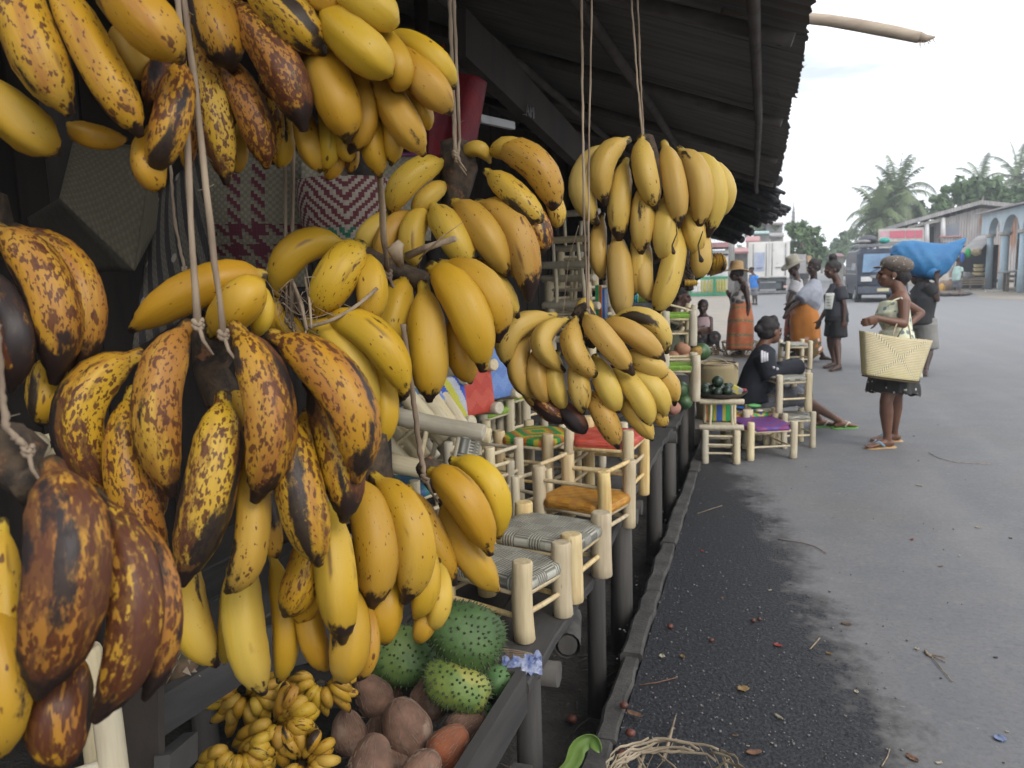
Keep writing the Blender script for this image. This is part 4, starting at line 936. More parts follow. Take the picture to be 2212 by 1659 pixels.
# crumpled plastic at the corner
PLA=mk('blue_white_plastic',(.35,.38,.5),(.08,.12,.30),rough=.3,scale=40)
def crumple(label,cu,cv,d,su,sv,mat,cat='plastic wrap',name='plastic_wrap',n=14,amp=.012,seed=1,z=None):
    rq=random.Random(seed); c=P(cu,cv,d) if z is None else PG(cu,cv,z)
    def f(i,j): return c+rh*((i-.5)*su)+(fh*.6+UP*(.5 if z is None else .0)).normalized()*((j-.5)*sv)+UP*(abs(noise.noise(V3((i*5,j*5,seed))))*amp*2.0+amp*.25+amp*noise.noise(V3((i*13,j*13,seed+5))))
    m=MB(); m.grid(f,n,n,smooth=False); return tag(m.build(name,mat,solid=.0015),label,cat)
crumple('crumpled blue and white plastic tucked at the table corner',1128,1440,2.02,.10,.05,PLA)
m=MB()
for i in range(9):
    a=P(1085+i*3,1402+i*4,2.03); m.tube([a,a+rh*.04-UP*.006,a+rh*.075-UP*.02+V3((0,0,R.uniform(-.01,.01)))],[.003,.0025,.001],seg=5)
tag(m.build('dry_sticks',ROPE),'small bundle of dry leaf strips beside the crumpled plastic','leaf strips')
# small bananas
def hand(label,hub,d,n,a0,a1,L,w,seed,rows=2,ripe=.25):
    rq=random.Random(seed); hp=P(hub[0],hub[1],d+.03)
    t=thing('small_banana_hand',label,'bananas',hp,'hands of small bananas in the crate')
    for r_ in range(rows):
        for i in range(n):
            k=(i+.5)/n; a=math.radians(a0+(a1-a0)*k+rq.uniform(-6,6)); LL=L*(1-.22*r_)*rq.uniform(.85,1.1); off=16+r_*5
            sx=hub[0]+math.cos(a)*off+ (r_*8); sy=hub[1]+math.sin(a)*off*.8-r_*10
            ex=sx+math.cos(a)*LL; ey=sy+math.sin(a)*LL*.95
            bx=-math.sin(a)*rq.uniform(-6,9); by=math.cos(a)*rq.uniform(-6,9)
            dd=d-.022*r_-rq.uniform(0,.008)
            o=banana(t,P(sx,sy,dd+.01),P((sx+ex)/2+bx,(sy+ey)/2+by-4,dd-.018),P(ex,ey,dd+.014),w*.5/F*d*rq.uniform(.9,1.08),ripe*rq.uniform(.3,1.5),rq.choice((.2,.4,.6)),seg=10,n=14,rnd=rq)
    m=MB(); m.tube([hp,hp-fh*.035],[.016,.013],seg=8); m.build('stalk',STALK,t); return t
hand('hand of small bananas with blackened ones, centre bottom of the crate',(590,1572),1.72,9,-85,165,88,31,1,3,.4)
hand('hand of small bananas at the left, fingers fanning towards the crate slat',(520,1510),1.78,9,-60,215,78,26,2,3,.22)
hand('shaded hand of small bananas beside the left coconut',(690,1480),1.84,8,-20,190,68,24,3,2,.3)
hand('low hand of small bananas cropped by the bottom edge',(500,1635),1.66,9,-40,170,76,27,4,3,.3)
hand('hand of small bananas under the blackened ones, at the bottom edge',(650,1650),1.70,9,-150,150,70,26,6,2,.35)
hand('bits of a hand of small bananas behind the shaded one',(560,1475),1.86,5,-90,60,50,26,5,2,.25)
# pineapple in the dark
PINE=mk('pineapple',(.16,.10,.055),(.05,.045,.025),rough=.8,scale=30,bump=.8,bscale=50)
pa=thing('pineapple','dried out pineapple half hidden behind the blackened bananas','pineapple',P(378,1430,1.5))
c=P(378,1420,1.5); m=MB(); m.ball(c,(.045,.045,.075),seg=18,rings=12); m.build('fruit',PINE,pa)
m=MB()
for i in range(110):
    z=1-2*(i+.5)/110; th=i*2.4; s=math.sqrt(1-z*z); q=V3((s*math.cos(th),s*math.sin(th),z)); p=c+V3((q.x*.045,q.y*.045,q.z*.075)); tt=(q+V3((R.uniform(-.6,.6),R.uniform(-.6,.6),-.6))).normalized(); sd=q.orthogonal().normalized()*.006
    m.add([p-sd,p+sd,p+q*.006+tt*.014],[(0,1,2)])
m.build('bracts',mk('dry_bract',(.36,.29,.22),(.25,.15,.12),rough=.8),pa)
# pale log stool cropped at the bottom left
tq=stool('pale log stool cropped by the bottom left corner','stool',.20,.20,.42,.20,.020,None,wood=LOG2,levels=(.75,)); p=P(70,1700,1.22); put(tq,(p.x,p.y,p.z-.26),rz=.9)
# chair leg glimpsed behind the left bananas
m=MB(); a=P(60,970,1.15); m.tube([a,a+fh*.02],[.022,.022],seg=16); log_(m,P(70,955,1.17),P(150,935,1.2),.006); log_(m,P(70,990,1.17),P(150,965,1.2),.006)
tag(m.build('broken_stool',LOG2),'end of a grey wooden stool frame glimpsed behind the left bananas','stool')
# ---------------------------------------------------------------- baskets and litter by the kerb
STRAW=mk('dry_leaf_strip',(.40,.33,.24),(.24,.19,.13),rough=.85,scale=12,st=(1,1,1),bump=.3,c3=(.2,.22,.10),s3=4,t3=.6)
bc_=P(1462,1700,1.9); bk=thing('leaf_basket','rough basket plaited from dry leaf strips, cropped by the bottom edge','basket',(bc_.x,bc_.y,0))
m=MB(); rad_=.165; ht=bc_.z+.012
def bpt(a,h): 
    rr_=rad_*(.80+.25*math.sin(min(1,h/ht)*1.9)); q=.94 if h<ht*.98 else .9
    return V3((bc_.x+math.cos(a)*rr_,bc_.y+math.sin(a)*rr_,h))
rbk=random.Random(4)
for i in range(46):
    a=rbk.uniform(0,6.28); tw=rbk.choice((-1,1))*rbk.uniform(.5,1.3); h0=rbk.uniform(0,.1)
    pts=[bpt(a+tw*k/9,h0+(ht-h0)*k/9)+V3((rbk.uniform(-1,1),rbk.uniform(-1,1),0))*.004 for k in range(10)]
    m.tube(pts,[(.0045,.0012)]*10,seg=6)
for i in range(34):
    a=rbk.uniform(0,6.28); L=rbk.uniform(.6,1.8); h=ht+rbk.uniform(-.03,.018); pts=[]
    for k in range(10):
        aa=a+L*k/9; q=rad_*(1+rbk.uniform(-.04,.04)); pts.append(V3((bc_.x+math.cos(aa)*q,bc_.y+math.sin(aa)*q,h+.006*math.sin(k+i))))
    m.tube(pts,[(.004,.0013)]*10,seg=6)
m.build('plaiting',STRAW,bk)
m=MB(); m.ball((bc_.x,bc_.y,ht*.42),(rad_*.88,rad_*.88,ht*.42),seg=24,rings=14); m.build('lining_leaf',mk('green_leaf_lining',(.07,.12,.035),(.04,.07,.02),rough=.5,scale=6),bk)
LEAF=mk('banana_leaf',(.10,.19,.035),(.16,.24,.06),rough=.45,scale=5,bump=.2,bscale=30)
def leaf_strip(label,ctl,w_,mat,name='leaf',cat='leaf'):
    pts=[V3(q) for q in ctl]; n=16; m=MB(); C=[]
    for i in range(n+1):
        t=i/n*(len(pts)-1); k=min(int(t),len(pts)-2); f=t-k
        p0=pts[max(k-1,0)];p1=pts[k];p2=pts[k+1];p3=pts[min(k+2,len(pts)-1)]
        C.append(.5*((2*p1)+(p2-p0)*f+(2*p0-5*p1+4*p2-p3)*f*f+(3*p1-p0-3*p2+p3)*f**3))
    def f(i,j):
        a=i*n; k=min(int(a),n-1); p=C[k]+(C[k+1]-C[k])*(a-k); t=(C[k+1]-C[k]).normalized(); s=t.cross(fh).normalized(); ww=w_*math.sin(math.pi*min(1,max(.04,i*.95+.04)))**.6
        return p+s*((j-.5)*ww)+fh*(.012*math.cos((j-.5)*5))
    m.grid(f,n,5); return tag(m.build(name,mat,solid=.001),label,cat)
leaf_strip('fresh green leaf curled over beside the kerb at the bottom',[P(1180,1690,2.0),P(1232,1650,2.0),P(1250,1610,2.0),P(1278,1597,2.0),P(1296,1620,1.98)],.045,LEAF)
leaf_strip('second green leaf blade standing left of the curled one',[P(1215,1700,2.02),P(1226,1665,2.02),P(1238,1640,2.02)],.03,LEAF)
m=MB(); m.tube([PG(1434,1640,.09),PG(1447,1592,.03),PG(1460,1545,.02)],[.006,.0055,.002],seg=7); tag(m.build('stick',ROPE),'pale dry stalk leaning from behind the plaited basket','stick')
def scrap(p,rx,ry,th,mat,name,label,cat,curl=.006,group=None,n=5):
    rx*=.62; ry*=.62; curl*=.8
    """a small curled flake resting on the ground"""
    c,s=math.cos(th),math.sin(th)
    sd=R.uniform(0,99)
    def f(i,j):
        a=(i-.5)*2;b=(j-.5)*2; k=math.sqrt(max(.03,1-b*b)) if n>3 else 1
        x=a*rx*k*(1+.25*noise.noise(V3((b*3,sd,0)))); y=b*ry; return V3(p)+V3((x*c-y*s,x*s+y*c,.002+curl*(a*a+.4*b*b)+.002*noise.noise(V3((a*2,b*2,sd)))))
    m=MB(); m.grid(f,n,n+2); return tag(m.build(name,mat,solid=.0012),label,cat,group)
BRL=mk('brown_dead_leaf',(.20,.10,.055),(.10,.06,.04),rough=.8,scale=60); PAL=mk('pale_chip',(.40,.36,.27),(.30,.27,.2),rough=.8,scale=60); BLK=mk('black_bit',(.025,.022,.022),(.05,.04,.035),rough=.8); REDL=mk('red_peel',(.32,.05,.04),(.2,.04,.03),rough=.7,scale=50); YEL=mk('yellow_leaf',(.26,.17,.06),(.18,.12,.05),rough=.7)
for (u,v,rx,ry,th,mt,lb) in ((1605,1490,.035,.03,.4,YEL,'crumpled yellowish dead leaf on the wet asphalt'),(1474,1420,.012,.02,.9,YEL,'small yellow leaf near the kerb'),(1517,1192,.012,.014,.2,REDL,'pink red petal on the damp asphalt'),
   (1680,1396,.014,.028,1.3,REDL,'dark red peel at the edge of the damp stain'),(1430,1420,.02,.02,.1,PAL,'white scrap of paper lying beside the kerb'),(1472,1082,.02,.03,.3,REDL,'faded red flower lying on the kerb'),
   (1828,1350,.014,.035,1.4,BRL,'curled brown leaf on the grey road'),(1850,1497,.012,.013,.2,PAL,'round cream chip of wood on the road'),(1981,1404,.013,.012,.1,PAL,'cream wood chip above the palm sprig'),
   (1790,1414,.01,.02,1.2,YEL,'little folded tan leaf on the road'),(2160,1598,.03,.028,.2,mk('blue_wrapper',(.06,.10,.26),(.14,.18,.30),rough=.4),'crushed blue wrapper near the right edge'),(1986,1050,.012,.035,1.2,PAL,'pale leaf sliver in the middle of the road'),
   (1970,1167,.014,.016,.1,REDL,'small red peel on the bare grey road'),(2113,1141,.008,.03,1.5,PAL,'thin white sliver at the right of the road'),(1970,1640,.018,.035,.7,BRL,'orange brown leaf cropped near the bottom'),(1628,1628,.02,.04,1.9,BRL,'brown oval leaf by the plaited basket'),
   (1370,1545,.02,.05,1.2,BRL,'long tan leaf lying on the kerb'),(1682,1551,.008,.03,.8,PAL,'short greenish sliver on the wet asphalt')):
    scrap(PG(u,v,0 if u>1400 or v<1300 else .02),rx,ry,th,mt,'litter_scrap',lb,'litter')
SEED=mk('red_nut',(.15,.045,.03),(.07,.025,.018),rough=.5,scale=40)
for (u,v,r_,z) in ((1448,1357,.013,0),(1537,1386,.010,0),(1627,1344,.011,0),(1348,1530,.015,.025),(1362,1590,.016,.025),(1346,1645,.024,.02),(1158,1553,.013,-.19),(1236,1560,.02,-.19),(1640,1340,.009,0)):
    p=PG(u,v,z); m=MB(); m.ball(p+V3((0,0,r_*.7)),(r_,r_*.9,r_*.75),seg=14,rings=9,fn=lambda q:1+.12*noise.noise(q*2+p*9)); tag(m.build('fallen_nut',SEED),'reddish brown nut husk dropped on the ground by the kerb','nut','fallen nut husks by the kerb')
rq=random.Random(77)
for i in range(46):
    u=rq.uniform(1500,2200); v=rq.uniform(900,1650)
    if u<1500+(v-900)*.0 : continue
    k=rq.choice((BLK,BLK,BRL,PAL)); p=PG(u,v); s=rq.uniform(.002,.007)
    nm={BLK:('dark bit of dirt scattered on the road','scattered dark bits'),BRL:('tiny brown leaf crumb scattered on the road','scattered leaf crumbs'),PAL:('tiny pale wood chip scattered on the road','scattered pale chips')}[k]
    scrap(p,s,s*rq.uniform(1,2.6),rq.uniform(0,3),k,'litter_crumb',nm[0],'litter',curl=.003,group=nm[1],n=3)
m=MB()
for i in range(1500):
    u=rq.uniform(1330,1960); v=rq.uniform(1000,1655)
    if rq.random()>(.75 if u<1500+(v-1000)*.55 else .12): continue
    p=PG(u,v); s=rq.uniform(.0015,.004)*rq.choice((1,1,1.6)); m.ball(p+V3((0,0,s*.4)),(s,s*rq.uniform(.6,1.2),s*.7),seg=5,rings=3)
stuff(m.build('gravel_grit',mk('grit',(.22,.21,.20),(.09,.09,.10),rough=.7,hv=.5,scale=4000)))['label']='loose grit on the damp asphalt'
m=MB(); 
for (pts,r_) in (([(2000,1409),(2012,1418),(2030,1440),(2058,1472)],.0018),([(2006,1414),(2030,1417),(2043,1420)],.0025),([(2008,1415),(2028,1423),(2044,1430)],.0025),([(1998,1405),(2004,1414),(2012,1417)],.005)):
    m.tube([PG(u,v,.006) for u,v in pts],[r_]*len(pts),seg=5)
tag(m.build('palm_sprig',ROPE),'broken dry palm sprig with a long stalk on the road','sprig')
for pts,lb in (([(2006,978),(2030,990),(2060,998),(2100,1001),(2140,1002)],'long pale fibre lying on the road right of the standing woman'),([(1680,1165),(1730,1172),(1760,1180),(1785,1195)],'thin dark twig at the edge of the damp stain'),([(1905,1655),(1917,1635),(1922,1618)],'short pale twig at the bottom by the stain'),([(1750,1402),(1765,1385),(1771,1378)],'pinkish stalk piece on the damp asphalt'),([(1380,1480),(1420,1474),(1460,1464)],'dark twig across the kerb'),([(1505,1110),(1540,1098),(1560,1092)],'pale straw on the damp asphalt'),([(1490,1025),(1502,1020),(1514,1014)],'short pale stick beside the little chair')):
    m=MB(); m.tube([PG(u,v,.006) for u,v in pts],[.003 if 'stick' in lb or 'stalk' in lb else .0022]*len(pts),seg=5); tag(m.build('twig',ROPE if 'dark' not in lb else BRL),lb,'twig')
# debris in the ditch
m=MB()
for i in range(260):
    x=rq.uniform(-1.1,-.53); y=rq.uniform(1.4,6); a=V3((x,y,-.195)); d_=V3((rq.uniform(-1,1),rq.uniform(-1,1),rq.uniform(0,.2))).normalized()*rq.uniform(.02,.12); m.tube([a,a+d_*.5+V3((0,0,.008)),a+d_],[.002,.0025,.001],seg=4)
stuff(m.build('ditch_debris',mk('ditch_litter',(.13,.11,.085),(.05,.04,.03),rough=.9)))['label']='rotting leaf stalks and twigs covering the ditch floor'
# ---------------------------------------------------------------- goods around the seated traders
pt=PG(1548,1000); tr=V3((pt.x+.02,pt.y+.1,.515))
ty=thing('fruit_tray','shallow dark woven tray of avocados standing on the little log chair','tray',tr)
m=MB(); prof_=[(.0,.0),(.15,.0),(.20,.035),(.206,.035),(.155,-.008),(.0,-.008)]; seg=32; vs=[];fs=[]
for a in range(seg):
    for r_,z in prof_: vs.append(tr+V3((r_*math.cos(2*math.pi*a/seg),r_*math.sin(2*math.pi*a/seg),z)))
for a in range(seg):
    for k in range(5): fs.append((a*6+k,((a+1)%seg)*6+k,((a+1)%seg)*6+k+1,a*6+k+1))
m.add(vs,fs,True); m.build('tray',mk('dark_wicker',(.07,.05,.035),(.03,.022,.016),rough=.8,scale=60,bump=.8,bscale=100),ty)
AVO=mk('avocado_skin',(.022,.045,.026),(.012,.02,.014),rough=.32,scale=8,bump=.2,bscale=90,c3=(.05,.09,.05),s3=4,t3=.6)
for i,(dx,dy,dz,r_) in enumerate(((-.06,0,.05,.045),(-.12,.03,.05,.042),(.0,.02,.05,.046),(.06,.05,.05,.043),(-.03,-.02,.115,.047),(-.13,-.05,.045,.04),(.03,-.08,.045,.042),(-.05,-.1,.04,.04),(.1,.1,.045,.04),(-.09,.1,.05,.043))):
    c=tr+rh*dx+fh*dy+UP*dz; m=MB(); m.ball(c,(r_*.95,r_*1.1,r_),seg=16,rings=11,fn=lambda q:1+.05*noise.noise(q+c*7))
    tag(m.build('avocado',AVO),('glossy round avocado on top of the tray heap' if i==4 else 'dark green avocado lying in the tray'),'avocado','avocados lying in the tray' if i!=4 else None)
m=MB(); c=tr+rh*.12-fh*.03+UP*.045; m.box(c,(.08,.05,.05),Matrix.Rotation(.5,3,'Y'),mi=0); tag(m.build('soap_box',mk('yellow_grey_card',(.60,.52,.10),(.35,.36,.40),scale=14,lo=.48,hi=.5)),'small yellow and grey box at the right of the tray','box')
m=MB(); [m.ball(tr+rh*(.15+.012*i)-fh*(.02*i)+UP*.045,(.018,.018,.014),seg=10,rings=7) for i in range(3)]; tag(m.build('red_berries',mk('pink_red',(.40,.08,.10),(.3,.05,.06))),'small pinkish fruits at the right rim of the tray','fruit')
s_=PG(1625,960)+V3((0,0,.30)); 
for (du,dv,r1,c1,lb) in ((0,-.04,(.06,.035,.016),(.18,.55,.18),'pale green soap bar on the many-coloured stool'),(-.05,.05,(.085,.05,.012),(.04,.18,.55),'blue oval soap dish on the many-coloured stool'),(.02,-.12,(.03,.025,.012),(.6,.55,.45),'cream soap piece on the many-coloured stool')):
    m=MB(); m.ball(s_+rh*du+fh*dv+UP*(.014+(.03 if du==0 else 0)),r1,seg=18,rings=10); tag(m.build('soap_bar',mk('soap_%.2f'%c1[0],c1,tuple(x*1.2 for x in c1),rough=.35,scale=4)),lb,'soap')
# woven basket, openwork baskets, coconuts, pineapple, green fruit
W_BK=weave('shopping_basket',(.44,.36,.20),(.35,.28,.15),cell=70,gap=.5)
b0=PG(1547,903); tb=thing('tall_basket','tall straw basket with looped handles behind the fruit tray','basket',(b0.x,b0.y,0))
cc=b0+V3((0,0,.28))
surf('basket_body',cyl_surf(cc,.205,.56,nu=36,nv=12,bul=.04,tap=.9),36,12,1.2,.56,W_BK,tb,solid=.01)
m=MB(); m.tube([cc+V3((math.cos(a*.2)*.195,math.sin(a*.2)*.205,.28)) for a in range(32)],[.010]*32,seg=7)
for s in (-1,1):
    m.tube([cc+rh*(s*.05+.12*math.cos(t_*.35))-fh*(.16+.0)+UP*(.27+.07*math.sin(t_*.35)-.04*(s>0)) for t_ in range(10)],[.008]*10,seg=7)
m.build('handle',STRAW,tb)
def openbasket(label,u,v,r_,h_,z0):
    c=P(u,v,z0) if isinstance(z0,float) else PG(u,v); c=V3(c); t=thing('open_basket',label,'basket',c); m=MB()
    for hh in (0,h_*.5,h_): m.tube([c+V3((math.cos(a*.21)*r_*(1+.15*hh/h_),math.sin(a*.21)*r_*(1+.15*hh/h_),hh)) for a in range(31)],[.011]*31,seg=6)
    for i in range(22):
        a=i*.2856; m.tube([c+V3((math.cos(a+k*.24*(1 if i%2 else -1))*r_*(1+.15*k/2),math.sin(a+k*.24*(1 if i%2 else -1))*r_*(1+.15*k/2),h_*k/2)) for k in range(3)],[(.009,.004)]*3,seg=6)
    m.ball(c+UP*.01,(r_,r_,.012),seg=20,rings=5)
    m.build('wickerwork',mk('brown_wicker',(.34,.25,.13),(.22,.15,.08),rough=.8,scale=20,bump=.4),t); return c
CB=c=openbasket('wide openwork basket with a coconut in it, behind the sitting woman',1597,768,.26,.24,None)
m=MB(); m.ball(c+V3((.0,-.12,.26)),(.08,.08,.07),seg=18,rings=12); tag(m.build('loose_coconut',mk('peeled_coconut',(.42,.22,.13),(.33,.17,.10),rough=.8,scale=20,bump=.5,bscale=90)),'peeled coconut in the openwork basket','coconut')
openbasket('small openwork basket beside the crouching traders',1533,766,.15,.13,None)
cz=P(1478,772,6.6)
for (u,v,r_,lb) in ((1474,754,16,'peeled coconut at the top of the far heap'),(1478,777,16,'peeled coconut at the front of the far heap'),(1455,770,13,'peeled coconut at the left of the far heap'),(1497,783,13,'peeled coconut at the right of the far heap'),(1462,790,12,'peeled coconut low in the far heap'),(1486,798,12,'peeled coconut at the bottom right of the far heap')):
    m=MB(); c=P(u,v,6.6); r2=r_/F*6.6; m.ball(c,(r2*1.1,r2,r2*.95),seg=18,rings=12); tag(m.build('peeled_coconut',MATS['peeled_coconut']),lb,'coconut')
m=MB(); c=P(1500,765,6.8); m.ball(c,(.05,.05,.08),seg=20,rings=14,rot=Matrix.Rotation(.7,3,'Y'),fn=lambda q:1+.06*math.sin(22*q.z+7*math.atan2(q.y,q.x))); tag(m.build('ripe_pineapple',mk('ripe_pineapple_skin',(.45,.27,.06),(.22,.15,.05),scale=40,lo=.4,hi=.6,bump=1,bscale=50,bd=.01)),'orange pineapple lying beside the far peeled coconuts','pineapple')
for (u,v,rx,lb) in ((1468,842,20,'dark green melon at the far end of the table'),(1478,868,18,'second dark green melon, nearer and lower'),(1515,760,20,'pale green gourd behind the pineapple')):
    m=MB(); d_=5.7 if u<1500 else 7.2; r2=rx/F*d_; m.ball(P(u,v,d_),(r2,r2*1.1,r2*.95),seg=18,rings=12); tag(m.build('melon',mk('melon_skin',(.035,.08,.03),(.07,.14,.05),rough=.4,scale=12)),lb,'melon')
m=MB(); m.ball(P(1455,882,5.4),(.05,.07,.045),seg=18,rings=12,fn=lambda q:1+.1*noise.noise(q*2)); tag(m.build('pink_sack',mk('pink_clay',(.42,.20,.14),(.34,.16,.11),scale=12,bump=.4)),'dull pink lumpy root at the table end','root')
# heap supports: a wide low plank counter at the far end
ct=thing('far_counter','low grey plank counter at the far end carrying melons and coconuts','counter',(-.85,6.9,0))
m=MB(); m.box((-1.0,7.05,.5),(.95,1.0,.04)); m.build('top',OLDW,ct)
for x,y in ((-.6,6.65),(-1.4,6.65),(-.6,7.45),(-1.4,7.45)): m=MB(); m.box((x,y,.15),(.06,.06,.66)); m.build('leg',OLDW2,ct)
# turquoise netted bag
m=MB(); c=CB+V3((.08,-.1,.36))
def tq_(i,j): 
    a=i*6.283; r_=.5+.0*j; return c+rh*(math.cos(a)*.15*(1-.25*abs(j-.5)))+fh*(math.sin(a)*.08)+UP*(.11-.22*j)
tag(surf('netted_bag',tq_,24,10,.5,.22,seatmat('turquoise_net',[(.03,.38,.30),(.10,.62,.50)],'check',gap=.3,period=20)),'turquoise plastic netted bag held beside the sitting woman head','bag')
# little bunches hanging far down the eave
KB2=thing('far_banana_bunch','olive striped banana bunch hanging far down the eave','bananas',P(1540,575,6.5))
for i in range(7):
    a=i/6; banana(KB2,P(1520+6*i,548,6.5),P(1527+6.2*i,572,6.4-.02*i),P(1518+5.5*i,596-abs(3-i)*2,6.5),.026,.6,.3,seg=8,n=8)
m=MB(); rd=random.Random(8)
KB3=thing('withered_bunch','withered dark banana stem with tiny yellow fruit hanging by the trader','bananas',P(1485,580,6.2))
m=MB(); m.tube([P(1478,530,6.2),P(1482,580,6.2),P(1490,625,6.2)],[.03,.06,.03],seg=10,round_=.5,prof=lambda th,k:1+.3*math.sin(5*th+9*k))
for i in range(60): 
    a=P(1478+rd.uniform(-8,14),555+rd.uniform(0,60),6.15); m.tube([a,a+V3((rd.uniform(-.04,.06),-.02,-rd.uniform(.02,.06)))],[.012,.006],seg=6)
m.build('stalk',STALK,KB3)
for i in range(7): a=P(1480+i*4,604,6.1); banana(KB3,a,a+V3((.005,-.02,-.02)),a+V3((.0,0,-.05)),.009,.1,.2,seg=7,n=6)
m=MB(); m.prism([P(1472,570,6.3),P(1486,570,6.3),P(1493,581,6.3),P(1474,577,6.3)],fh*.03); tag(m.build('green_tag',mk('bright_green_plastic',(.02,.55,.06),(.02,.45,.05),rough=.4)),'bright green plastic scrap beside the withered banana stem','plastic')
# ---------------------------------------------------------------- people
def skin(name,c):
    m,nt,b=newmat(name); g=G(nt); v=g.co(); n=g.noise(v,6,3,.5)
    g.put(g.mix(g.step(n,.3,.7),c,tuple(x*.75 for x in c)),b.inputs['Base Color']); b.inputs['Roughness'].default_value=.48; b.inputs['Specular IOR Level'].default_value=.45
    return m
SK1=skin('brown_skin',(.175,.085,.055)); SK2=skin('dark_brown_skin',(.09,.045,.032)); SK3=skin('deep_brown_skin',(.055,.030,.024))
HAIR=mk('black_hair',(.012,.010,.010),(.025,.02,.02),rough=.7,scale=60,bump=.8,bscale=90,bd=.004)
EYE=mk('eye',(.02,.012,.01),(.03,.02,.015),rough=.2)
def hz(a):
    a=math.radians(a); return (fh*math.cos(a)+rh*math.sin(a)).normalized()
def remesh(o,vox,sm=3,fac=.6):
    md=o.modifiers.new('remesh','REMESH'); md.mode='VOXEL'; md.voxel_size=vox; md.use_smooth_shade=True
    if sm: m2=o.modifiers.new('smooth','SMOOTH'); m2.iterations=sm; m2.factor=fac
def hand_(m,w,d,nrm,s=1.0,curl=.5,right=1):
    d=V3(d).normalized(); nrm=(V3(nrm)-d*V3(nrm).dot(d)).normalized(); sd=d.cross(nrm).normalized()*right
    m.tube([w-d*.015*s,w+d*.03*s,w+d*.075*s],[(.026*s,.019*s),(.040*s,.017*s),(.041*s,.015*s)],seg=10,side=sd,round_=.5)
    for i,(o,L) in enumerate(((-.03,.062),(-.010,.072),(.010,.068),(.029,.052))):
        b=w+d*.078*s+sd*o*s; p=b; pts=[b-d*.012*s]; dd=d.copy()
        for k in range(3):
            dd=(dd+nrm*curl*(.35+.25*k)).normalized(); p=p+dd*L*s*(.42,.32,.26)[k]; pts.append(p)
        m.tube(pts,[.0088*s,.0086*s,.0078*s,.0064*s],seg=7,round_=1)
    b=w+d*.02*s-sd*.03*s; t=(d*.7-sd*.8+nrm*.4*curl).normalized(); m.tube([b,b+t*.035*s,b+t*.035*s+(t+d*.6+nrm*curl*.6).normalized()*.032*s],[.012*s,.0105*s,.008*s],seg=7,round_=1)
def foot_(m,a,d,s=1.0):
    """a = ankle, d = toe direction (horizontal)"""
    d=V3(d); d.z=0; d.normalize(); sd=d.cross(UP)
    g0=a.z-.075*s
    heel=V3((a.x,a.y,g0+.03*s))-d*.045*s
    m.tube([heel,V3((a.x,a.y,g0+.045*s)),V3((a.x,a.y,g0+.038*s))+d*.07*s,V3((a.x,a.y,g0+.022*s))+d*.13*s,V3((a.x,a.y,g0+.016*s))+d*.17*s],[(.028*s,.028*s),(.033*s,.04*s),(.038*s,.03*s),(.044*s,.02*s),(.038*s,.014*s)],seg=10,side=sd,round_=.6)
    for i in range(5):
        b=V3((a.x,a.y,g0+.014*s))+d*.165*s+sd*((i-2)*.0165*s); m.tube([b,b+d*(.034-.005*abs(i-1))*s],[.0105*s if i else .013*s,.008*s],seg=6,round_=1)
def head_(m,c,face,up,s=1.0):
    face=V3(face).normalized(); up=(V3(up)-face*V3(up).dot(face)).normalized(); sd=face.cross(up); M_=Matrix((sd,face,up)).transposed()
    def B(x,y,z,r): m.ball(c+M_@V3((x,y,z))*s,tuple(q*s for q in r),seg=16,rings=12,rot=M_)
    B(0,-.012,.025,(.072,.092,.088)); B(0,.022,-.035,(.056,.066,.070)); B(0,.050,-.078,(.030,.030,.022)); B(0,.083,.018,(.048,.014,.010))
    m.tube([c+M_@V3((0,.082,.02))*s,c+M_@V3((0,.100,-.015))*s,c+M_@V3((0,.104,-.026))*s],[(.008*s,.01*s),(.013*s,.012*s),(.018*s,.010*s)],seg=8,side=sd,round_=.8)
    B(0,.086,-.050,(.024,.012,.008)); B(0,.083,-.062,(.022,.012,.008))
    for k in(-1,1): B(k*.072,-.008,-.008,(.010,.020,.030)); B(k*.038,.060,-.022,(.022,.022,.018))
    return M_
def eyes_(par,c,M_,s=1.0):
    for k in (-1,1):
        m=MB(); m.ball(c+M_@V3((k*.030,.074,.003))*s,(.014*s,.009*s,.008*s),seg=10,rings=7,rot=M_); m.build('eye',EYE,par)
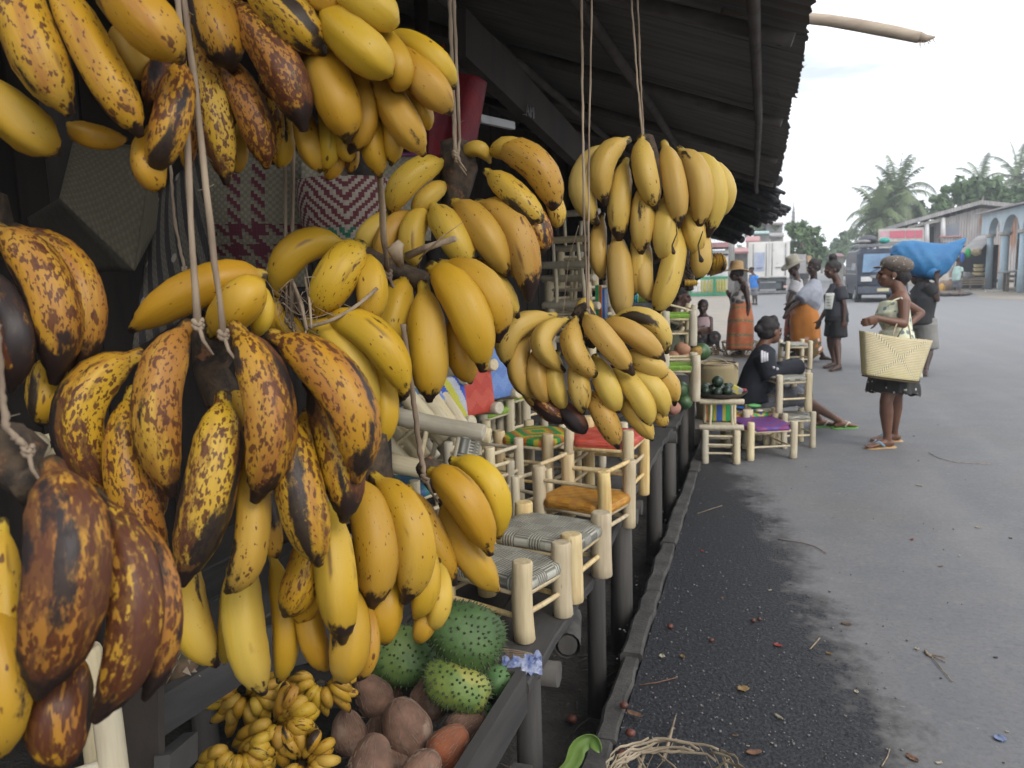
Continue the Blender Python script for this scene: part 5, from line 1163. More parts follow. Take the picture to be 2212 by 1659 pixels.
def person(label,J,D,face,skin_=SK2,s=1.0,vox=.008,torso=None,nose_up=UP,legs=True,chest=1.0,hips=1.0,belly=1.0,grip=(.5,.5),hnd=(None,None),arms=(1,1),toes=None,eyes=True):
    """J: joint -> (u,v,depth offset) in picture units at distance D"""
    Q={k:P(a[0],a[1],D+(a[2] if len(a)>2 else 0)) for k,a in J.items()}
    for k in('ankL','ankR'): Q[k]=PG(J[k][0],J[k][1],.083*s)
    base=Q.get('ankL',Q['pel']); t=thing('person',label,'person',(Q['pel'].x,Q['pel'].y,0 if legs is True else Q['pel'].z-.1))
    m=MB(); sh=(Q['shR']-Q['shL']); sv=sh.normalized()
    nb=(Q['shR']+Q['shL'])*.5+UP*.07*s; pel=Q['pel']; ch=pel.lerp(nb,.68); wa=pel.lerp(nb,.36)
    if 'waist' in Q: wa=Q['waist']
    if 'chest' in Q: ch=Q['chest']
    hip=Q.get('hipv'); w=sh.length/2
    W=lambda a,b:(a*s,b*s)
    m.tube([pel-UP*.07*s,pel,wa,ch,nb-UP*.06*s,nb],[W(.15*hips,.11*hips),W(.165*hips,.125*hips),W(.125*belly,.10*belly),W(.15*chest,.115*chest),W(.155,.085),W(.075,.055)],seg=16,side=sv,round_=.5)
    hd=Q['head']; m.tube([nb-UP*.02*s,nb.lerp(hd,.45),hd-UP*.02*s],[.062*s,.055*s,.056*s],seg=12)
    M_=head_(m,hd,face,nose_up,s*1.13)
    for i,S in enumerate('LR'):
        if not arms[i]: continue
        a,b,c=Q['sh'+S],Q['el'+S],Q['wr'+S]
        m.tube([a-sv*0,a.lerp(b,.3),a.lerp(b,.75),b],[.050*s,.047*s,.040*s,.036*s],seg=10,round_=.8)
        m.tube([b,b.lerp(c,.3),b.lerp(c,.8),c],[.037*s,.037*s,.027*s,.024*s],seg=10,round_=.8)
        hd_=hnd[i]; dn=(c-b).normalized() if hd_ is None else hd_[0]; nn=fh if hd_ is None else hd_[1]
        hand_(m,c,dn,nn,s,grip[i],1 if i else -1)
    if legs:
        for i,S in enumerate('LR'):
            k=-1 if i==0 else 1
            h_=pel+sv*k*.085*s-UP*.04*s; kn=Q['kn'+S]; an=Q['ank'+S]
            m.tube([h_,h_.lerp(kn,.4),h_.lerp(kn,.85),kn],[.088*s,.078*s,.056*s,.053*s],seg=12,round_=.8)
            m.tube([kn,kn.lerp(an,.28),kn.lerp(an,.55),kn.lerp(an,.88),an],[.052*s,.057*s,.047*s,.034*s,.036*s],seg=12,round_=.8)
            td=toes[i] if toes else face
            foot_(m,an,td,s)
    o=m.build('body',skin_,t); remesh(o,vox,4)
    if eyes: eyes_(t,hd,M_,s*1.13)
    t['_h']=0
    return t,Q,dict(nb=nb,ch=ch,wa=wa,pel=pel,sv=sv,M=M_,hd=hd)
def cloth(par,name,mat,parts,vox=.009,sm=3):
    m=MB()
    for p in parts: m.tube(p[0],p[1],seg=p[3] if len(p)>3 else 18,side=p[2],round_=p[4] if len(p)>4 else .15)
    o=m.build(name,mat,par); remesh(o,vox,sm); return o
def skirt(par,name,mat,pts,radii,side,folds=9,amp=.06,seed=0,thick=.006,ragged=0):
    rq=random.Random(seed); ph=[rq.uniform(0,6.28) for _ in range(3)]; pts=[V3(p) for p in pts]; sd=V3(side); n=len(pts)-1
    def f(i,j):
        a=i*2*math.pi; t=j*n; k=min(int(t),n-1); fr=t-k; c=pts[k].lerp(pts[k+1],fr); ra=radii[k][0]*(1-fr)+radii[k+1][0]*fr; rb=radii[k][1]*(1-fr)+radii[k+1][1]*fr
        tn=(pts[k+1]-pts[k]).normalized(); x=(sd-tn*sd.dot(tn)).normalized(); y=tn.cross(x)
        q=1+amp*j*(math.sin(folds*a+ph[0]+2*j)*.6+math.sin((folds*1.7//1)*a+ph[1])*.4)+.015*math.sin(5*a+7*j)
        return c+x*math.cos(a)*ra*q+y*math.sin(a)*rb*q+UP*(ragged*math.sin(11*a)*(j>.97))
    m=MB(); nu,nv=72,18; m.grid(f,nu,nv); L=1.2; m.at={'bc':('FLOAT_VECTOR',[(i/nu*L,(1-j/nv),0) for i in range(nu+1) for j in range(nv+1)])}
    return m.build(name,mat,par,solid=thick)
def hair_cap(par,info,s=1.0,parts=(),vox=.008,front=.35,mat=HAIR):
    s=s*1.13
    M_=info['M']; c=info['hd']; m=MB()
    m.ball(c+M_@V3((0,-.028,.045))*s,(.082*s,.095*s,.082*s),seg=18,rings=14,rot=M_,fn=lambda q:1+.10*noise.noise(q*5+c)+.05*noise.noise(q*11))
    m.ball(c+M_@V3((0,-.05,-.0))*s,(.074*s,.068*s,.07*s),seg=14,rings=10,rot=M_)
    for (x,y,z,r) in parts: m.ball(c+M_@V3((x,y,z))*s,r*s,seg=14,rings=10,fn=lambda q:1+.16*noise.noise(q*5)+.06*noise.noise(q*12))
    o=m.build('hair',mat,par); remesh(o,vox,1); return o
def sandal(par,an,d,sole,strap,s=1.0):
    d=V3(d); d.z=0; d.normalize(); sd=d.cross(UP); g0=an.z-.083*s
    c=V3((an.x,an.y,g0+.002))
    t=MB(); pts=[c+d*(-.075+.27*i/8)*s for i in range(9)]; t.tube(pts,[(w_*s,.010*s) for w_ in (.026,.036,.038,.036,.038,.044,.048,.044,.028)],seg=14,side=sd)
    o=t.build('sandal',sole,par)
    t=MB(); top=c+UP*.018*s; toe=top+d*.155*s
    for k in(-1,1): t.tube([top+sd*k*.042*s+d*.045*s,top+sd*k*.032*s+d*.09*s+UP*.045*s,toe],[(.010*s,.0035*s)]*3,seg=6)
    t.build('strap',strap,o)
def pat(name,base,cells,rough=.8):
    """printed cloth: base colour with scattered coloured motifs; cells=[(scale,threshold,colour)]"""
    m,nt,b=newmat(name); g=G(nt); v=g.co(); col=base
    if isinstance(base,tuple): 
        col=g.mix(g.step(g.noise(v,4,3),.3,.7),base,tuple(x*.8 for x in base))
    for i,(sc__,th,c) in enumerate(cells):
        d=g.vor(g.vm(v,loc=(i*3.1,i*1.7,i)),sc__,out=0); n=g.math('MULTIPLY',g.math('SUBTRACT',g.noise(v,sc__*3,2),.5),.25); col=g.mix(g.step(g.math('ADD',d,n),th,th-.05),col,c)
    g.put(col,b.inputs['Base Color']); b.inputs['Roughness'].default_value=rough
    g.l(g.bump(g.noise(v,14,3,.6),.35,.02),b.inputs['Normal']); return m
DRESS=pat('cream_print_dress',(.74,.74,.55),[(10,.48,(.52,.56,.44)),(16,.34,(.16,.22,.22)),(9,.30,(.66,.62,.36))])
BLKW=pat('black_white_print',(.035,.035,.035),[(22,.20,(.55,.55,.52))])
def sarong(name,base,hem,motif,band0=.42):
    m,nt,b=newmat(name); g=G(nt); v=g.n('Attribute',attribute_name='bc').outputs['Vector']; sp=g.n('SeparateXYZ'); g.l(v,sp.inputs[0]); x,y,z=sp.outputs; M=g.math
    col=g.mix(g.step(g.noise(v,5,3),.35,.65),base,tuple(q*.8 for q in base))
    fl=g.vor(v,9,out=0); bandm=M('MULTIPLY',g.step(y,band0,band0-.05),g.step(g.noise(v,7,2),.42,.46)); col=g.mix(bandm,col,hem)
    low=g.step(y,band0+.10,band0-.02)
    f1=M('MULTIPLY',g.step(fl,.36,.30),low); col=g.mix(f1,col,motif); col=g.mix(M('MULTIPLY',g.step(fl,.10,.06),low),col,(.55,.25,.2))
    up_=M('MULTIPLY',g.step(g.vor(v,6,out=0),.30,.25),g.step(y,.8,.86)); col=g.mix(M('MULTIPLY',up_,.8),col,(.65,.35,.28))
    g.put(col,b.inputs['Base Color']); b.inputs['Roughness'].default_value=.75; g.l(g.bump(g.noise(g.vm(v,(1,.3,1)),16,3),.4,.02),b.inputs['Normal']); return m
SAR1=sarong('orange_flower_sarong',(.62,.22,.03),(.18,.12,.05),(.75,.52,.46))
def stripes():
    m,nt,b=newmat('orange_banded_wrap'); g=G(nt); v=g.n('Attribute',attribute_name='bc').outputs['Vector']; sp=g.n('SeparateXYZ'); g.l(v,sp.inputs[0]); x,y,z=sp.outputs; M=g.math
    col=g.mix(g.step(g.noise(v,8,3),.35,.65),(.55,.13,.05),(.50,.20,.09))
    bd=M('LESS_THAN',M('ABSOLUTE',M('SUBTRACT',M('FRACT',M('MULTIPLY',y,4)),.5)),.09); col=g.mix(bd,col,(.25,.17,.08)); col=g.mix(M('MULTIPLY',bd,g.step(g.vor(v,40),.3,.2)),col,(.5,.45,.3))
    col=g.mix(M('MULTIPLY',g.step(g.vor(v,14),.2,.15),.7),col,(.22,.20,.07)); g.put(col,b.inputs['Base Color']); b.inputs['Roughness'].default_value=.8; g.l(g.bump(g.noise(g.vm(v,(1,.2,1)),20,3),.4,.02),b.inputs['Normal']); return m
WRAP=stripes()
def fab(name,c,**k): return mk(name,c,tuple(x*.78 for x in c),rough=.85,scale=5,bump=.35,bscale=12,bd=.02,**k)
GREYC=fab('pale_grey_cloth',(.34,.36,.42)); CHAR=fab('charcoal_cloth',(.045,.048,.060)); BLACKC=fab('black_cloth',(.018,.018,.021)); KHAKI=fab('grey_khaki_cloth',(.22,.215,.20)); JACK=fab('navy_black_jacket',(.016,.019,.030)); WHITEC=fab('white_cloth',(.50,.50,.52)); PINKC=fab('pink_cloth',(.45,.33,.35)); BLUET=fab('blue_shirt_cloth',(.04,.20,.60)); MINT=fab('mint_cloth',(.45,.62,.58)); GREYP=fab('grey_trouser',(.16,.165,.19))
OLIVEC=fab('olive_top_cloth',(.10,.11,.07))
STRAWH=mk('straw_hat',(.50,.33,.15),(.40,.25,.11),rough=.8,scale=50,bump=.5,bscale=150); CANV=mk('canvas_hat',(.33,.31,.25),(.27,.25,.2),rough=.9,scale=30,bump=.4)
def hat(par,name,info,mat,rb,rc,hc,tilt=0,s=1.12,dz=.07):
    M_=info['M']; c=info['hd']+M_@V3((0,-.01,dz))*s; m=MB(); T=M_@Matrix.Rotation(tilt,3,'X')
    prof_=[(rb,-.018),(rb*.8,-.004),(rc*1.12,.0),(rc,.012),(rc*.97,hc*.6),(rc*.85,hc),(rc*.45,hc*1.06),(.0,hc*.98)]
    seg=30; vs=[];fs=[]
    for a in range(seg):
        th=2*math.pi*a/seg
        for r_,z in prof_: vs.append(c+T@V3((math.cos(th)*r_*.92,math.sin(th)*r_*1.05,z+(.02*math.cos(2*th) if r_>rc*1.2 else 0)))*s)
    k=len(prof_)
    for a in range(seg):
        for i in range(k-1): fs.append((a*k+i,((a+1)%seg)*k+i,((a+1)%seg)*k+i+1,a*k+i+1))
    m.add(vs,fs,True); return m.build(name,mat,par,solid=.006)
# --- 1 woman with the big straw basket, nearest on the road
D1=6.56
W1,Q,I=person('woman in a cream printed sundress and patterned cap, standing with the big straw basket',dict(
 head=(1926,592,0),shL=(1953,652,-.17),shR=(1936,645,.17),chest=(1930,672,0),waist=(1938,706,0),pel=(1934,768,0),
 elL=(1953,700,-.21),wrL=(1897,688,-.22),elR=(1990,676,.26),wrR=(1962,703,.15),
 knL=(1914,868,-.07),knR=(1936,862,.08),ankL=(1917,947,-.06),ankR=(1931,934,.12)),D1,-rh*.95+fh*.3,SK1,s=.95,vox=.006,chest=.98,hips=1.02,toes=(-rh-fh*.1,-rh+fh*.1),grip=(.9,.4),hnd=((-rh*.9-UP*.25,fh),(-rh*.6-UP*.5,-fh)))
m_=I
cloth(W1,'bodice',DRESS,[([P(1936,742,D1),P(1938,708,D1),P(1927,674,D1),P(1929,655,D1)],[(.155,.13),(.128,.112),(.155,.135),(.13,.10)],I['sv'])],.007)
m=MB()
for (a,b,dz) in (((1917,662),(1946,643),-.16),((1946,643),(1962,668),-.19),((1932,652),(1945,642),.02)): m.tube([P(*a,D1+dz),P((a[0]+b[0])/2,(a[1]+b[1])/2-4,D1+dz-.01),P(*b,D1+dz+.02)],[.007,.006,.006],seg=6)
m.build('shoulder_strap',DRESS,W1)
skirt(W1,'dress_skirt',DRESS,[P(1936,716,D1),P(1934,760,D1),P(1932,815,D1)],[(.14,.125),(.19,.17),(.22,.20)],I['sv'],9,.05,1)
skirt(W1,'underskirt',BLKW,[P(1932,808,D1),P(1928,850,D1)],[(.205,.185),(.215,.20)],I['sv'],16,.07,2,ragged=.008)
hair_cap(W1,I,.95,[(0,-.09,-.02,.05),(0,-.075,-.055,.04)])
M_=I['M']; c=I['hd']; m=MB()
m.ball(c+M_@V3((0,-.035,.070))*1.08,(.112,.13,.075),seg=24,rings=16,rot=M_@Matrix.Rotation(.12,3,'X'),fn=lambda q:1+.04*noise.noise(q*4)); m.tube([c+M_@V3((-.055,.085,.06)),c+M_@V3((0,.118,.055)),c+M_@V3((.055,.085,.06))],[(.03,.008)]*3,seg=10,side=M_@V3((0,1,0)),round_=.8)
o=m.build('cap',pat('brown_print_cap',(.13,.105,.085),[(38,.26,(.33,.29,.26)),(55,.2,(.05,.04,.035))]),W1); remesh(o,.007,2)
m=MB(); m.ball(c+M_@V3((-.078,-.004,-.032))*1.1,.007,seg=8,rings=6); m.build('earring',mk('pearl',(.8,.78,.7),(.7,.68,.6),rough=.2),W1)
SOLE=mk('tan_rubber',(.48,.30,.13),(.40,.25,.11),rough=.6); STB=mk('blue_strap',(.16,.30,.42),(.2,.35,.45),rough=.5)
sandal(W1,Q['ankL'],-rh-fh*.1,SOLE,STB,.95); sandal(W1,Q['ankR'],-rh+fh*.1,SOLE,STB,.95)
# straw basket on her arm
BAG=weave('straw_shopper',(.56,.50,.26),(.46,.41,.20),cell=60,gap=.6)
def bagmat():
    m,nt,b=newmat('straw_bag_crossed'); g=G(nt); v=g.n('Attribute',attribute_name='bc').outputs['Vector']; sp=g.n('SeparateXYZ'); g.l(v,sp.inputs[0]); x,y,z=sp.outputs; M=g.math
    q=M('SINE',M('MULTIPLY',y,420)); col=g.mix(g.step(g.noise(v,7,4),.3,.7),(.62,.53,.34),(.52,.45,.27)); col=g.mix(M('MULTIPLY',g.step(q,.2,-.8),.25),col,(.32,.27,.12))
    lo=g.step(y,.14,.0); col=g.mix(M('MULTIPLY',lo,.45),col,(.46,.42,.18))
    # braided cross
    for s in (1,-1):
        d=M('ABSOLUTE',M('SUBTRACT',M('SUBTRACT',y,.19),M('MULTIPLY',M('SUBTRACT',x,.30),.86*s))); msk=M('LESS_THAN',d,.018); ln=M('GREATER_THAN',M('SINE',M('MULTIPLY',x,330)),.1); dl=M('GREATER_THAN',M('ABSOLUTE',M('SUBTRACT',d,.009)),.003)
        col=g.mix(M('MULTIPLY',M('MULTIPLY',msk,.95),ln),col,(.72,.66,.45)); col=g.mix(M('MULTIPLY',M('MULTIPLY',msk,M('SUBTRACT',1,ln)),.7),col,(.20,.15,.08))
    g.put(col,b.inputs['Base Color']); b.inputs['Roughness'].default_value=.7; g.l(g.bump(q,.5,.003),b.inputs['Normal']); return m
DB=D1-.34
bg=thing('straw_basket','big flared straw shopping basket with a braided cross, hanging from the woman arm','basket',P(1930,765,DB))
A,B_,C_,D_=P(1860,714,DB),P(2010,735,DB+.10),P(1980,822,DB+.05),P(1865,808,DB)
nrm=-fh
def bagf(sgn):
    def f(i,j):
        p=(A*(1-i)+B_*i)*(1-j)+(D_*(1-i)+C_*i)*j
        return p+nrm*sgn*((.02+.085*math.sin(math.pi*i)**.6)*(1-.12*j)+.01)+UP*(-.012*math.sin(math.pi*i)*(1-j))
    return f
surf('side_panel',bagf(1),30,24,.60,.38,bagmat(),bg,solid=.008); surf('side_panel',bagf(-1),30,24,.60,.38,MATS['straw_bag_crossed'],bg,solid=.008)
def bott(i,j): return bagf(1)(i,1)*(1-j)+bagf(-1)(i,1)*j-UP*.012
surf('bottom',bott,20,6,.5,.18,mk('dark_bottom',(.09,.06,.03),(.05,.035,.02),rough=.9),bg,solid=.012)
def sidef(e): 
    return lambda i,j: bagf(1)(e,j)*(1-i)+bagf(-1)(e,j)*i
surf('end_panel',sidef(0),6,16,.05,.38,BAG,bg,solid=.006); surf('end_panel',sidef(1),6,16,.05,.38,BAG,bg,solid=.006)
m=MB()
for s in (1,-1):
    top=P(1950,690,DB+.16); a=bagf(s)(.35,.02); b=bagf(s)(.62,.02); m.tube([a,a.lerp(top,.5)+rh*-.02,top-rh*.03,top+rh*.03,b.lerp(top,.5)+rh*.02,b],[.006]*6,seg=7)
m.build('handle',STRAW,bg)
# --- 2 woman in grey top and orange sarong
D2=12.6
W2,Q,I=person('woman in a loose pale grey top and orange flowered sarong, hands held out low',dict(
 head=(1757,578,-.05),shL=(1752,622,-.14),shR=(1764,612,.16),chest=(1750,640,0),pel=(1742,676,0),
 elL=(1722,655,-.22),wrL=(1702,672,-.22),elR=(1733,640,.1),wrR=(1706,655,.05),
 knL=(1757,735,-.08),knR=(1745,730,.1),ankL=(1778,769,-.1),ankR=(1740,764,.12)),D2,-rh*.9-fh*.35-UP*.18,SK3,s=.98,vox=.01,hips=1.18,belly=1.15,toes=(rh-fh*.4,-rh),hnd=((-rh*.5-UP,fh),(-rh*.6-UP,fh)))
cloth(W2,'loose_top',GREYC,[([P(1738,662,D2),P(1745,652,D2),P(1755,630,D2),P(1762,606,D2)],[(.20,.20),(.24,.21),(.21,.17),(.10,.08)],I['sv']),
 ([Q['shL'],Q['shL'].lerp(Q['elL'],.55),Q['shL'].lerp(Q['elL'],.8)],[.09,.105,.10],None),([Q['shR'],Q['shR'].lerp(Q['elR'],.6),Q['shR'].lerp(Q['elR'],.8)],[.08,.095,.09],None)],.012)
skirt(W2,'sarong',SAR1,[P(1736,658,D2),P(1738,690,D2),P(1740,725,D2),P(1745,750,D2),P(1758,768,D2)],[(.19,.17),(.245,.22),(.265,.22),(.26,.20),(.19,.16)],I['sv'],5,.05,3)
hair_cap(W2,I,.98,[(.0,-.11,.06,.045)],vox=.01)
m=MB(); hp_=P(1704,690,D2-.22); m.tube([hp_,hp_-UP*.12],[.014,.011],seg=8); tag(m.build('dark_bottle',BLACKC),'dark slim object held in the hand of the woman with the orange sarong','bottle')
# --- 3 woman with bun, charcoal tee
D3=11.75
W3,Q,I=person('woman with a high bun, charcoal tee with a white print and black shorts, looking down',dict(
 head=(1796,583,0),shL=(1815,622,-.16),shR=(1805,616,.18),chest=(1803,645,0),pel=(1808,690,0),
 elL=(1824,660,-.2),wrL=(1823,693,-.2),elR=(1786,668,.2),wrR=(1771,692,.16),
 knL=(1808,737,-.08),knR=(1793,734,.09),ankL=(1812,788,-.07),ankR=(1803,782,.13)),D3,-rh*.93-fh*.15-UP*.35,SK2,s=1.0,vox=.009,hips=1.05,toes=(-rh*.8-fh*.5,-rh*.9-fh*.3),hnd=((-UP,fh),(-UP-rh*.3,fh)))
cloth(W3,'tee_shirt',CHAR,[([P(1808,684,D3),P(1805,662,D3),P(1802,640,D3),P(1808,616,D3)],[(.185,.165),(.175,.15),(.185,.15),(.11,.085)],I['sv']),
 ([Q['shL'],Q['shL'].lerp(Q['elL'],.65)],[.085,.085],None),([Q['shR'],Q['shR'].lerp(Q['elR'],.55)],[.08,.08],None)],.012)
m=MB(); nrm=(-rh*.75-fh*.65); 
def pr(i,j):
    p=bil(P(1783,633,D3-.12),P(1803,633,D3-.175),P(1797,668,D3-.175),P(1780,668,D3-.12))(i,j); return p
m.grid(pr,6,6); m.build('white_print',mk('off_white_print',(.55,.57,.52),(.45,.47,.43)),W3,solid=.004)
m=MB()
for k in range(4): m.tube([P(1785+k*.5,640+k*6.5,D3-.145),P(1795,640+k*6.5,D3-.175)],[.006,.006],seg=5)
m.build('print_lines',mk('grey_ink',(.25,.26,.25),(.2,.2,.2)),W3)
cloth(W3,'shorts',BLACKC,[([P(1808,678,D3),P(1807,695,D3)],[(.175,.155),(.19,.17)],I['sv']),([P(1811,690,D3-.07),P(1813,728,D3-.07)],[.115,.118],None),([P(1800,690,D3+.08),P(1796,726,D3+.08)],[.11,.11],None)],.012)
hair_cap(W3,I,1.0,[(0,-.07,.145,.055),(0,-.075,.095,.045),(0,-.09,.02,.06)],vox=.009)
SD=mk('dark_sandal',(.07,.07,.07),(.05,.05,.05)); sandal(W3,Q['ankL'],-rh*.8-fh*.5,SD,SD); sandal(W3,Q['ankR'],-rh*.9-fh*.3,SD,SD)
# --- 4 person in canvas hat and white top
D4=13.3
W4,Q,I=person('person in a wide canvas hat and white top leaning over behind the orange sarong',dict(
 head=(1715,578,0),shL=(1720,610,-.16),shR=(1722,607,.17),chest=(1718,632,0),pel=(1722,678,0),
 elL=(1706,645,-.2),wrL=(1701,668,-.25),elR=(1716,640,.2),wrR=(1705,665,.15),
 knL=(1718,725,-.08),knR=(1722,725,.1),ankL=(1719,760,-.1),ankR=(1722,757,.12)),D4,-rh*.9-fh*.2-UP*.3,SK3,s=.98,vox=.011)
cloth(W4,'white_top',WHITEC,[([P(1722,672,D4),P(1719,640,D4),P(1721,604,D4)],[(.19,.17),(.19,.16),(.10,.09)],I['sv']),([Q['shL'],Q['shL'].lerp(Q['elL'],.6)],[.085,.08],None)],.013)
skirt(W4,'red_skirt',sarong('dark_red_skirt',(.30,.07,.04),(.06,.05,.04),(.5,.45,.4),.5),[P(1722,668,D4),P(1720,715,D4),P(1720,758,D4)],[(.19,.17),(.22,.19),(.22,.2)],I['sv'],7,.05,5)
hat(W4,'hat',I,CANV,.19,.095,.11,tilt=-.1)
# --- 5 straw hat woman in orange wrap
D5=13.6
W5,Q,I=person('woman in a domed straw hat, white patterned top and rust orange banded wrap',dict(
 head=(1590,592,0),shL=(1611,622,-.17),shR=(1602,618,.16),chest=(1600,645,0),pel=(1601,686,0),
 elL=(1617,660,-.2),wrL=(1612,695,-.2),elR=(1583,655,.2),wrR=(1576,640,.1),
 knL=(1600,725,-.08),knR=(1603,725,.1),ankL=(1600,758,-.1),ankR=(1603,755,.12)),D5,-rh*.97-fh*.1-UP*.08,SK3,s=1.0,vox=.011,chest=1.1)
cloth(W5,'printed_top',pat('white_grey_print',(.42,.40,.38),[(11,.56,(.10,.085,.085))]),[([P(1601,672,D5),P(1598,648,D5),P(1606,622,D5)],[(.19,.17),(.20,.17),(.13,.10)],I['sv'])],.012)
skirt(W5,'wrap',WRAP,[P(1600,652,D5),P(1600,690,D5),P(1598,730,D5),P(1597,756,D5)],[(.185,.16),(.24,.21),(.25,.22),(.24,.21)],I['sv'],7,.04,7)
hair_cap(W5,I,1.0,vox=.012)
hat(W5,'straw_hat',I,STRAWH,.195,.098,.125,tilt=.12)
# --- 6 boy in cap
D6=31
W6,Q,I=person('boy in a dark cap and bright blue tee walking away by the white truck',dict(
 head=(1623,583,0),shL=(1633,596,-.12),shR=(1621,595,.12),chest=(1628,605,0),pel=(1630,621,0),
 elL=(1637,608,-.15),wrL=(1636,619,-.1),elR=(1619,607,.15),wrR=(1622,617,.1),
 knL=(1633,638,-.08),knR=(1627,638,.1),ankL=(1634,655,-.1),ankR=(1628,654,.12)),D6,-rh*.8+fh*.3,SK2,s=.95,vox=.018,eyes=False)
cloth(W6,'blue_tee',BLUET,[([P(1630,622,D6),P(1628,606,D6),P(1627,595,D6)],[(.17,.14),(.18,.14),(.13,.09)],I['sv']),([Q['shL'],Q['shL'].lerp(Q['elL'],.6)],[.08,.08],None)],.02)
cloth(W6,'shorts',GREYP,[([P(1630,620,D6),P(1630,627,D6)],[(.16,.13),(.17,.14)],I['sv']),([P(1632,626,D6-.06),P(1633,638,D6-.06)],[.09,.09],None),([P(1628,626,D6+.06),P(1627,637,D6+.06)],[.09,.09],None)],.02)
M_=I['M']; m=MB(); m.ball(I['hd']+M_@V3((0,-.01,.05)),(.085,.10,.065),seg=14,rings=9,rot=M_); m.tube([I['hd']+M_@V3((0,.07,.05)),I['hd']+M_@V3((0,.17,.045))],[(.07,.01),(.05,.006)],seg=10,side=M_@V3((1,0,0))); m.build('cap',BLACKC,W6)
# --- 7 man carrying the blue sack
D7=10.95
W7,Q,I=person('bearded man in a black tee and grey shorts bent under a bulging blue sack',dict(
 head=(1978,596,.1),shL=(2004,618,-.16),shR=(1992,620,.2),chest=(1990,650,0),pel=(1994,698,0),
 elL=(2024,648,-.2),wrL=(2023,604,-.22),elR=(1966,650,.3),wrR=(1950,620,.3),
 knL=(2008,752,-.1),knR=(1986,745,.12),ankL=(2000,797,-.15),ankR=(1985,790,.3)),D7,-rh*.25-fh*.95-UP*.15,SK3,s=1.02,vox=.009,toes=(-fh*.8-rh*.5,-fh-rh*.4),hnd=((UP,fh*-1),(UP,fh)),grip=(1.4,.5))
cloth(W7,'black_tee',BLACKC,[([P(1988,702,D7),P(1988,680,D7),P(1992,650,D7),P(1997,612,D7)],[(.23,.18),(.21,.17),(.23,.18),(.14,.11)],I['sv']),([Q['shL'],Q['shL'].lerp(Q['elL'],.6)],[.10,.09],None),([Q['shR'],Q['shR'].lerp(Q['elR'],.6)],[.095,.09],None)],.012)
cloth(W7,'grey_shorts',KHAKI,[([P(1994,690,D7),P(1994,706,D7)],[(.20,.17),(.21,.18)],I['sv']),([P(2002,702,D7-.09),P(2008,754,D7-.09)],[.13,.12],None),([P(1985,702,D7+.09),P(1983,748,D7+.1)],[.125,.12],None)],.012)
hair_cap(W7,I,1.0,[(0,.055,-.075,.035)],vox=.01)
SACK=mk('woven_blue_sack',(.014,.115,.29),(.022,.15,.33),rough=.6,scale=5,bump=.5,bscale=9,bd=.03)
m=MB(); ds=D7+.05
def sk_(i,j):
    # flat-sewn sack draped over the shoulders: lens-like section, pointed far corner
    us=[1925,1932,1950,1975,2005,2040,2068,2086]; tp=[548,530,520,519,524,526,519,513]; bt=[552,566,584,598,606,592,553,521]; th_=[.02,.12,.2,.24,.24,.18,.09,.012]
    t=i*7; k=min(int(t),6); f=t-k; L=lambda a:a[k]*(1-f)+a[k+1]*f
    a=j*2*math.pi; top=P(L(us),L(tp),ds); bot=P(L(us),L(bt),ds); c=(top+bot)*.5; hv=(top-bot)*.5
    cc,ss=math.cos(a),math.sin(a); e=abs(ss)**.8*math.copysign(1,ss)
    wr=.014*noise.noise(V3((i*9,cc*2,ss*2)))+.010*math.sin(i*40+cc*5)*(abs(ss)**2)
    return c+hv*cc+fh*e*(L(th_)+wr)
m.grid(sk_,44,32)
m.tube([P(2012,590,ds-.16),P(2020,598,ds-.19),P(2024,606,ds-.20)],[.10,.055,.03],seg=12,round_=.6)
o=m.build('blue_sack',SACK,fix=True); tag(o,'bulging bright blue woven sack carried across the man shoulders','sack')
m=MB()
# --- 8 seated trader in black jacket
D8=6.95
W8,Q,I=person('young woman with curly tied hair sitting in a black jacket with three white stripes',dict(
 head=(1665,716,0),shL=(1650,768,-.16),shR=(1640,765,.17),chest=(1645,800,0),pel=(1638,850,0),
 elL=(1662,808,-.2),wrL=(1708,792,-.14),elR=(1668,802,.2),wrR=(1714,790,.08),
 knL=(1722,855,-.1),knR=(1735,848,.12),ankL=(1812,908,.25),ankR=(1768,905,.45)),D8,rh*.92+fh*.35+UP*.02,SK1,s=.92,vox=.007,toes=(rh+fh*.1,rh),grip=(1.0,1.0),hnd=((rh,-UP),(rh,-UP)))
cloth(W8,'jacket',JACK,[([P(1634,868,D8),P(1632,840,D8),P(1642,800,D8),P(1650,765,D8),P(1659,750,D8)],[(.20,.175),(.19,.165),(.18,.145),(.14,.10),(.08,.075)],I['sv']),
 ([Q['shL'],Q['elL'],Q['elL'].lerp(Q['wrL'],.5),Q['wrL'].lerp(Q['wrL']+rh*.1,.9)],[.095,.088,.078,.065],None),([Q['shR'],Q['elR'],Q['wrR'],Q['wrR']+rh*.06],[.09,.085,.07,.06],None)],.009)
cloth(W8,'trousers',GREYP,[([P(1638,858,D8),P(1650,862,D8)],[(.18,.14),(.19,.14)],I['sv']),([P(1655,862,D8-.08),Q['knL'],Q['knL'].lerp(Q['ankL'],.12)],[.10,.085,.075],None),([P(1655,858,D8+.08),Q['knR'],Q['knR'].lerp(Q['ankR'],.12)],[.10,.085,.075],None)],.010)
hair_cap(W8,I,.95,[(0,-.12,.03,.038),(0,.03,.085,.035),(.03,.0,.095,.04),(-.04,-.02,.09,.04)],vox=.008)
m=MB()
for k in range(3): 
    a=P(1646+k*5.5,757+k*2.5,D8-.255); b=P(1646+k*5.5,783-k*1.5,D8-.27); m.tube([a,b],[(.010,.004)]*2,seg=8,side=rh)
for q in ((1665,785),(1673,788)): m.ball(P(q[0]+6,q[1]+9,D8-.30),.012,seg=8,rings=6)
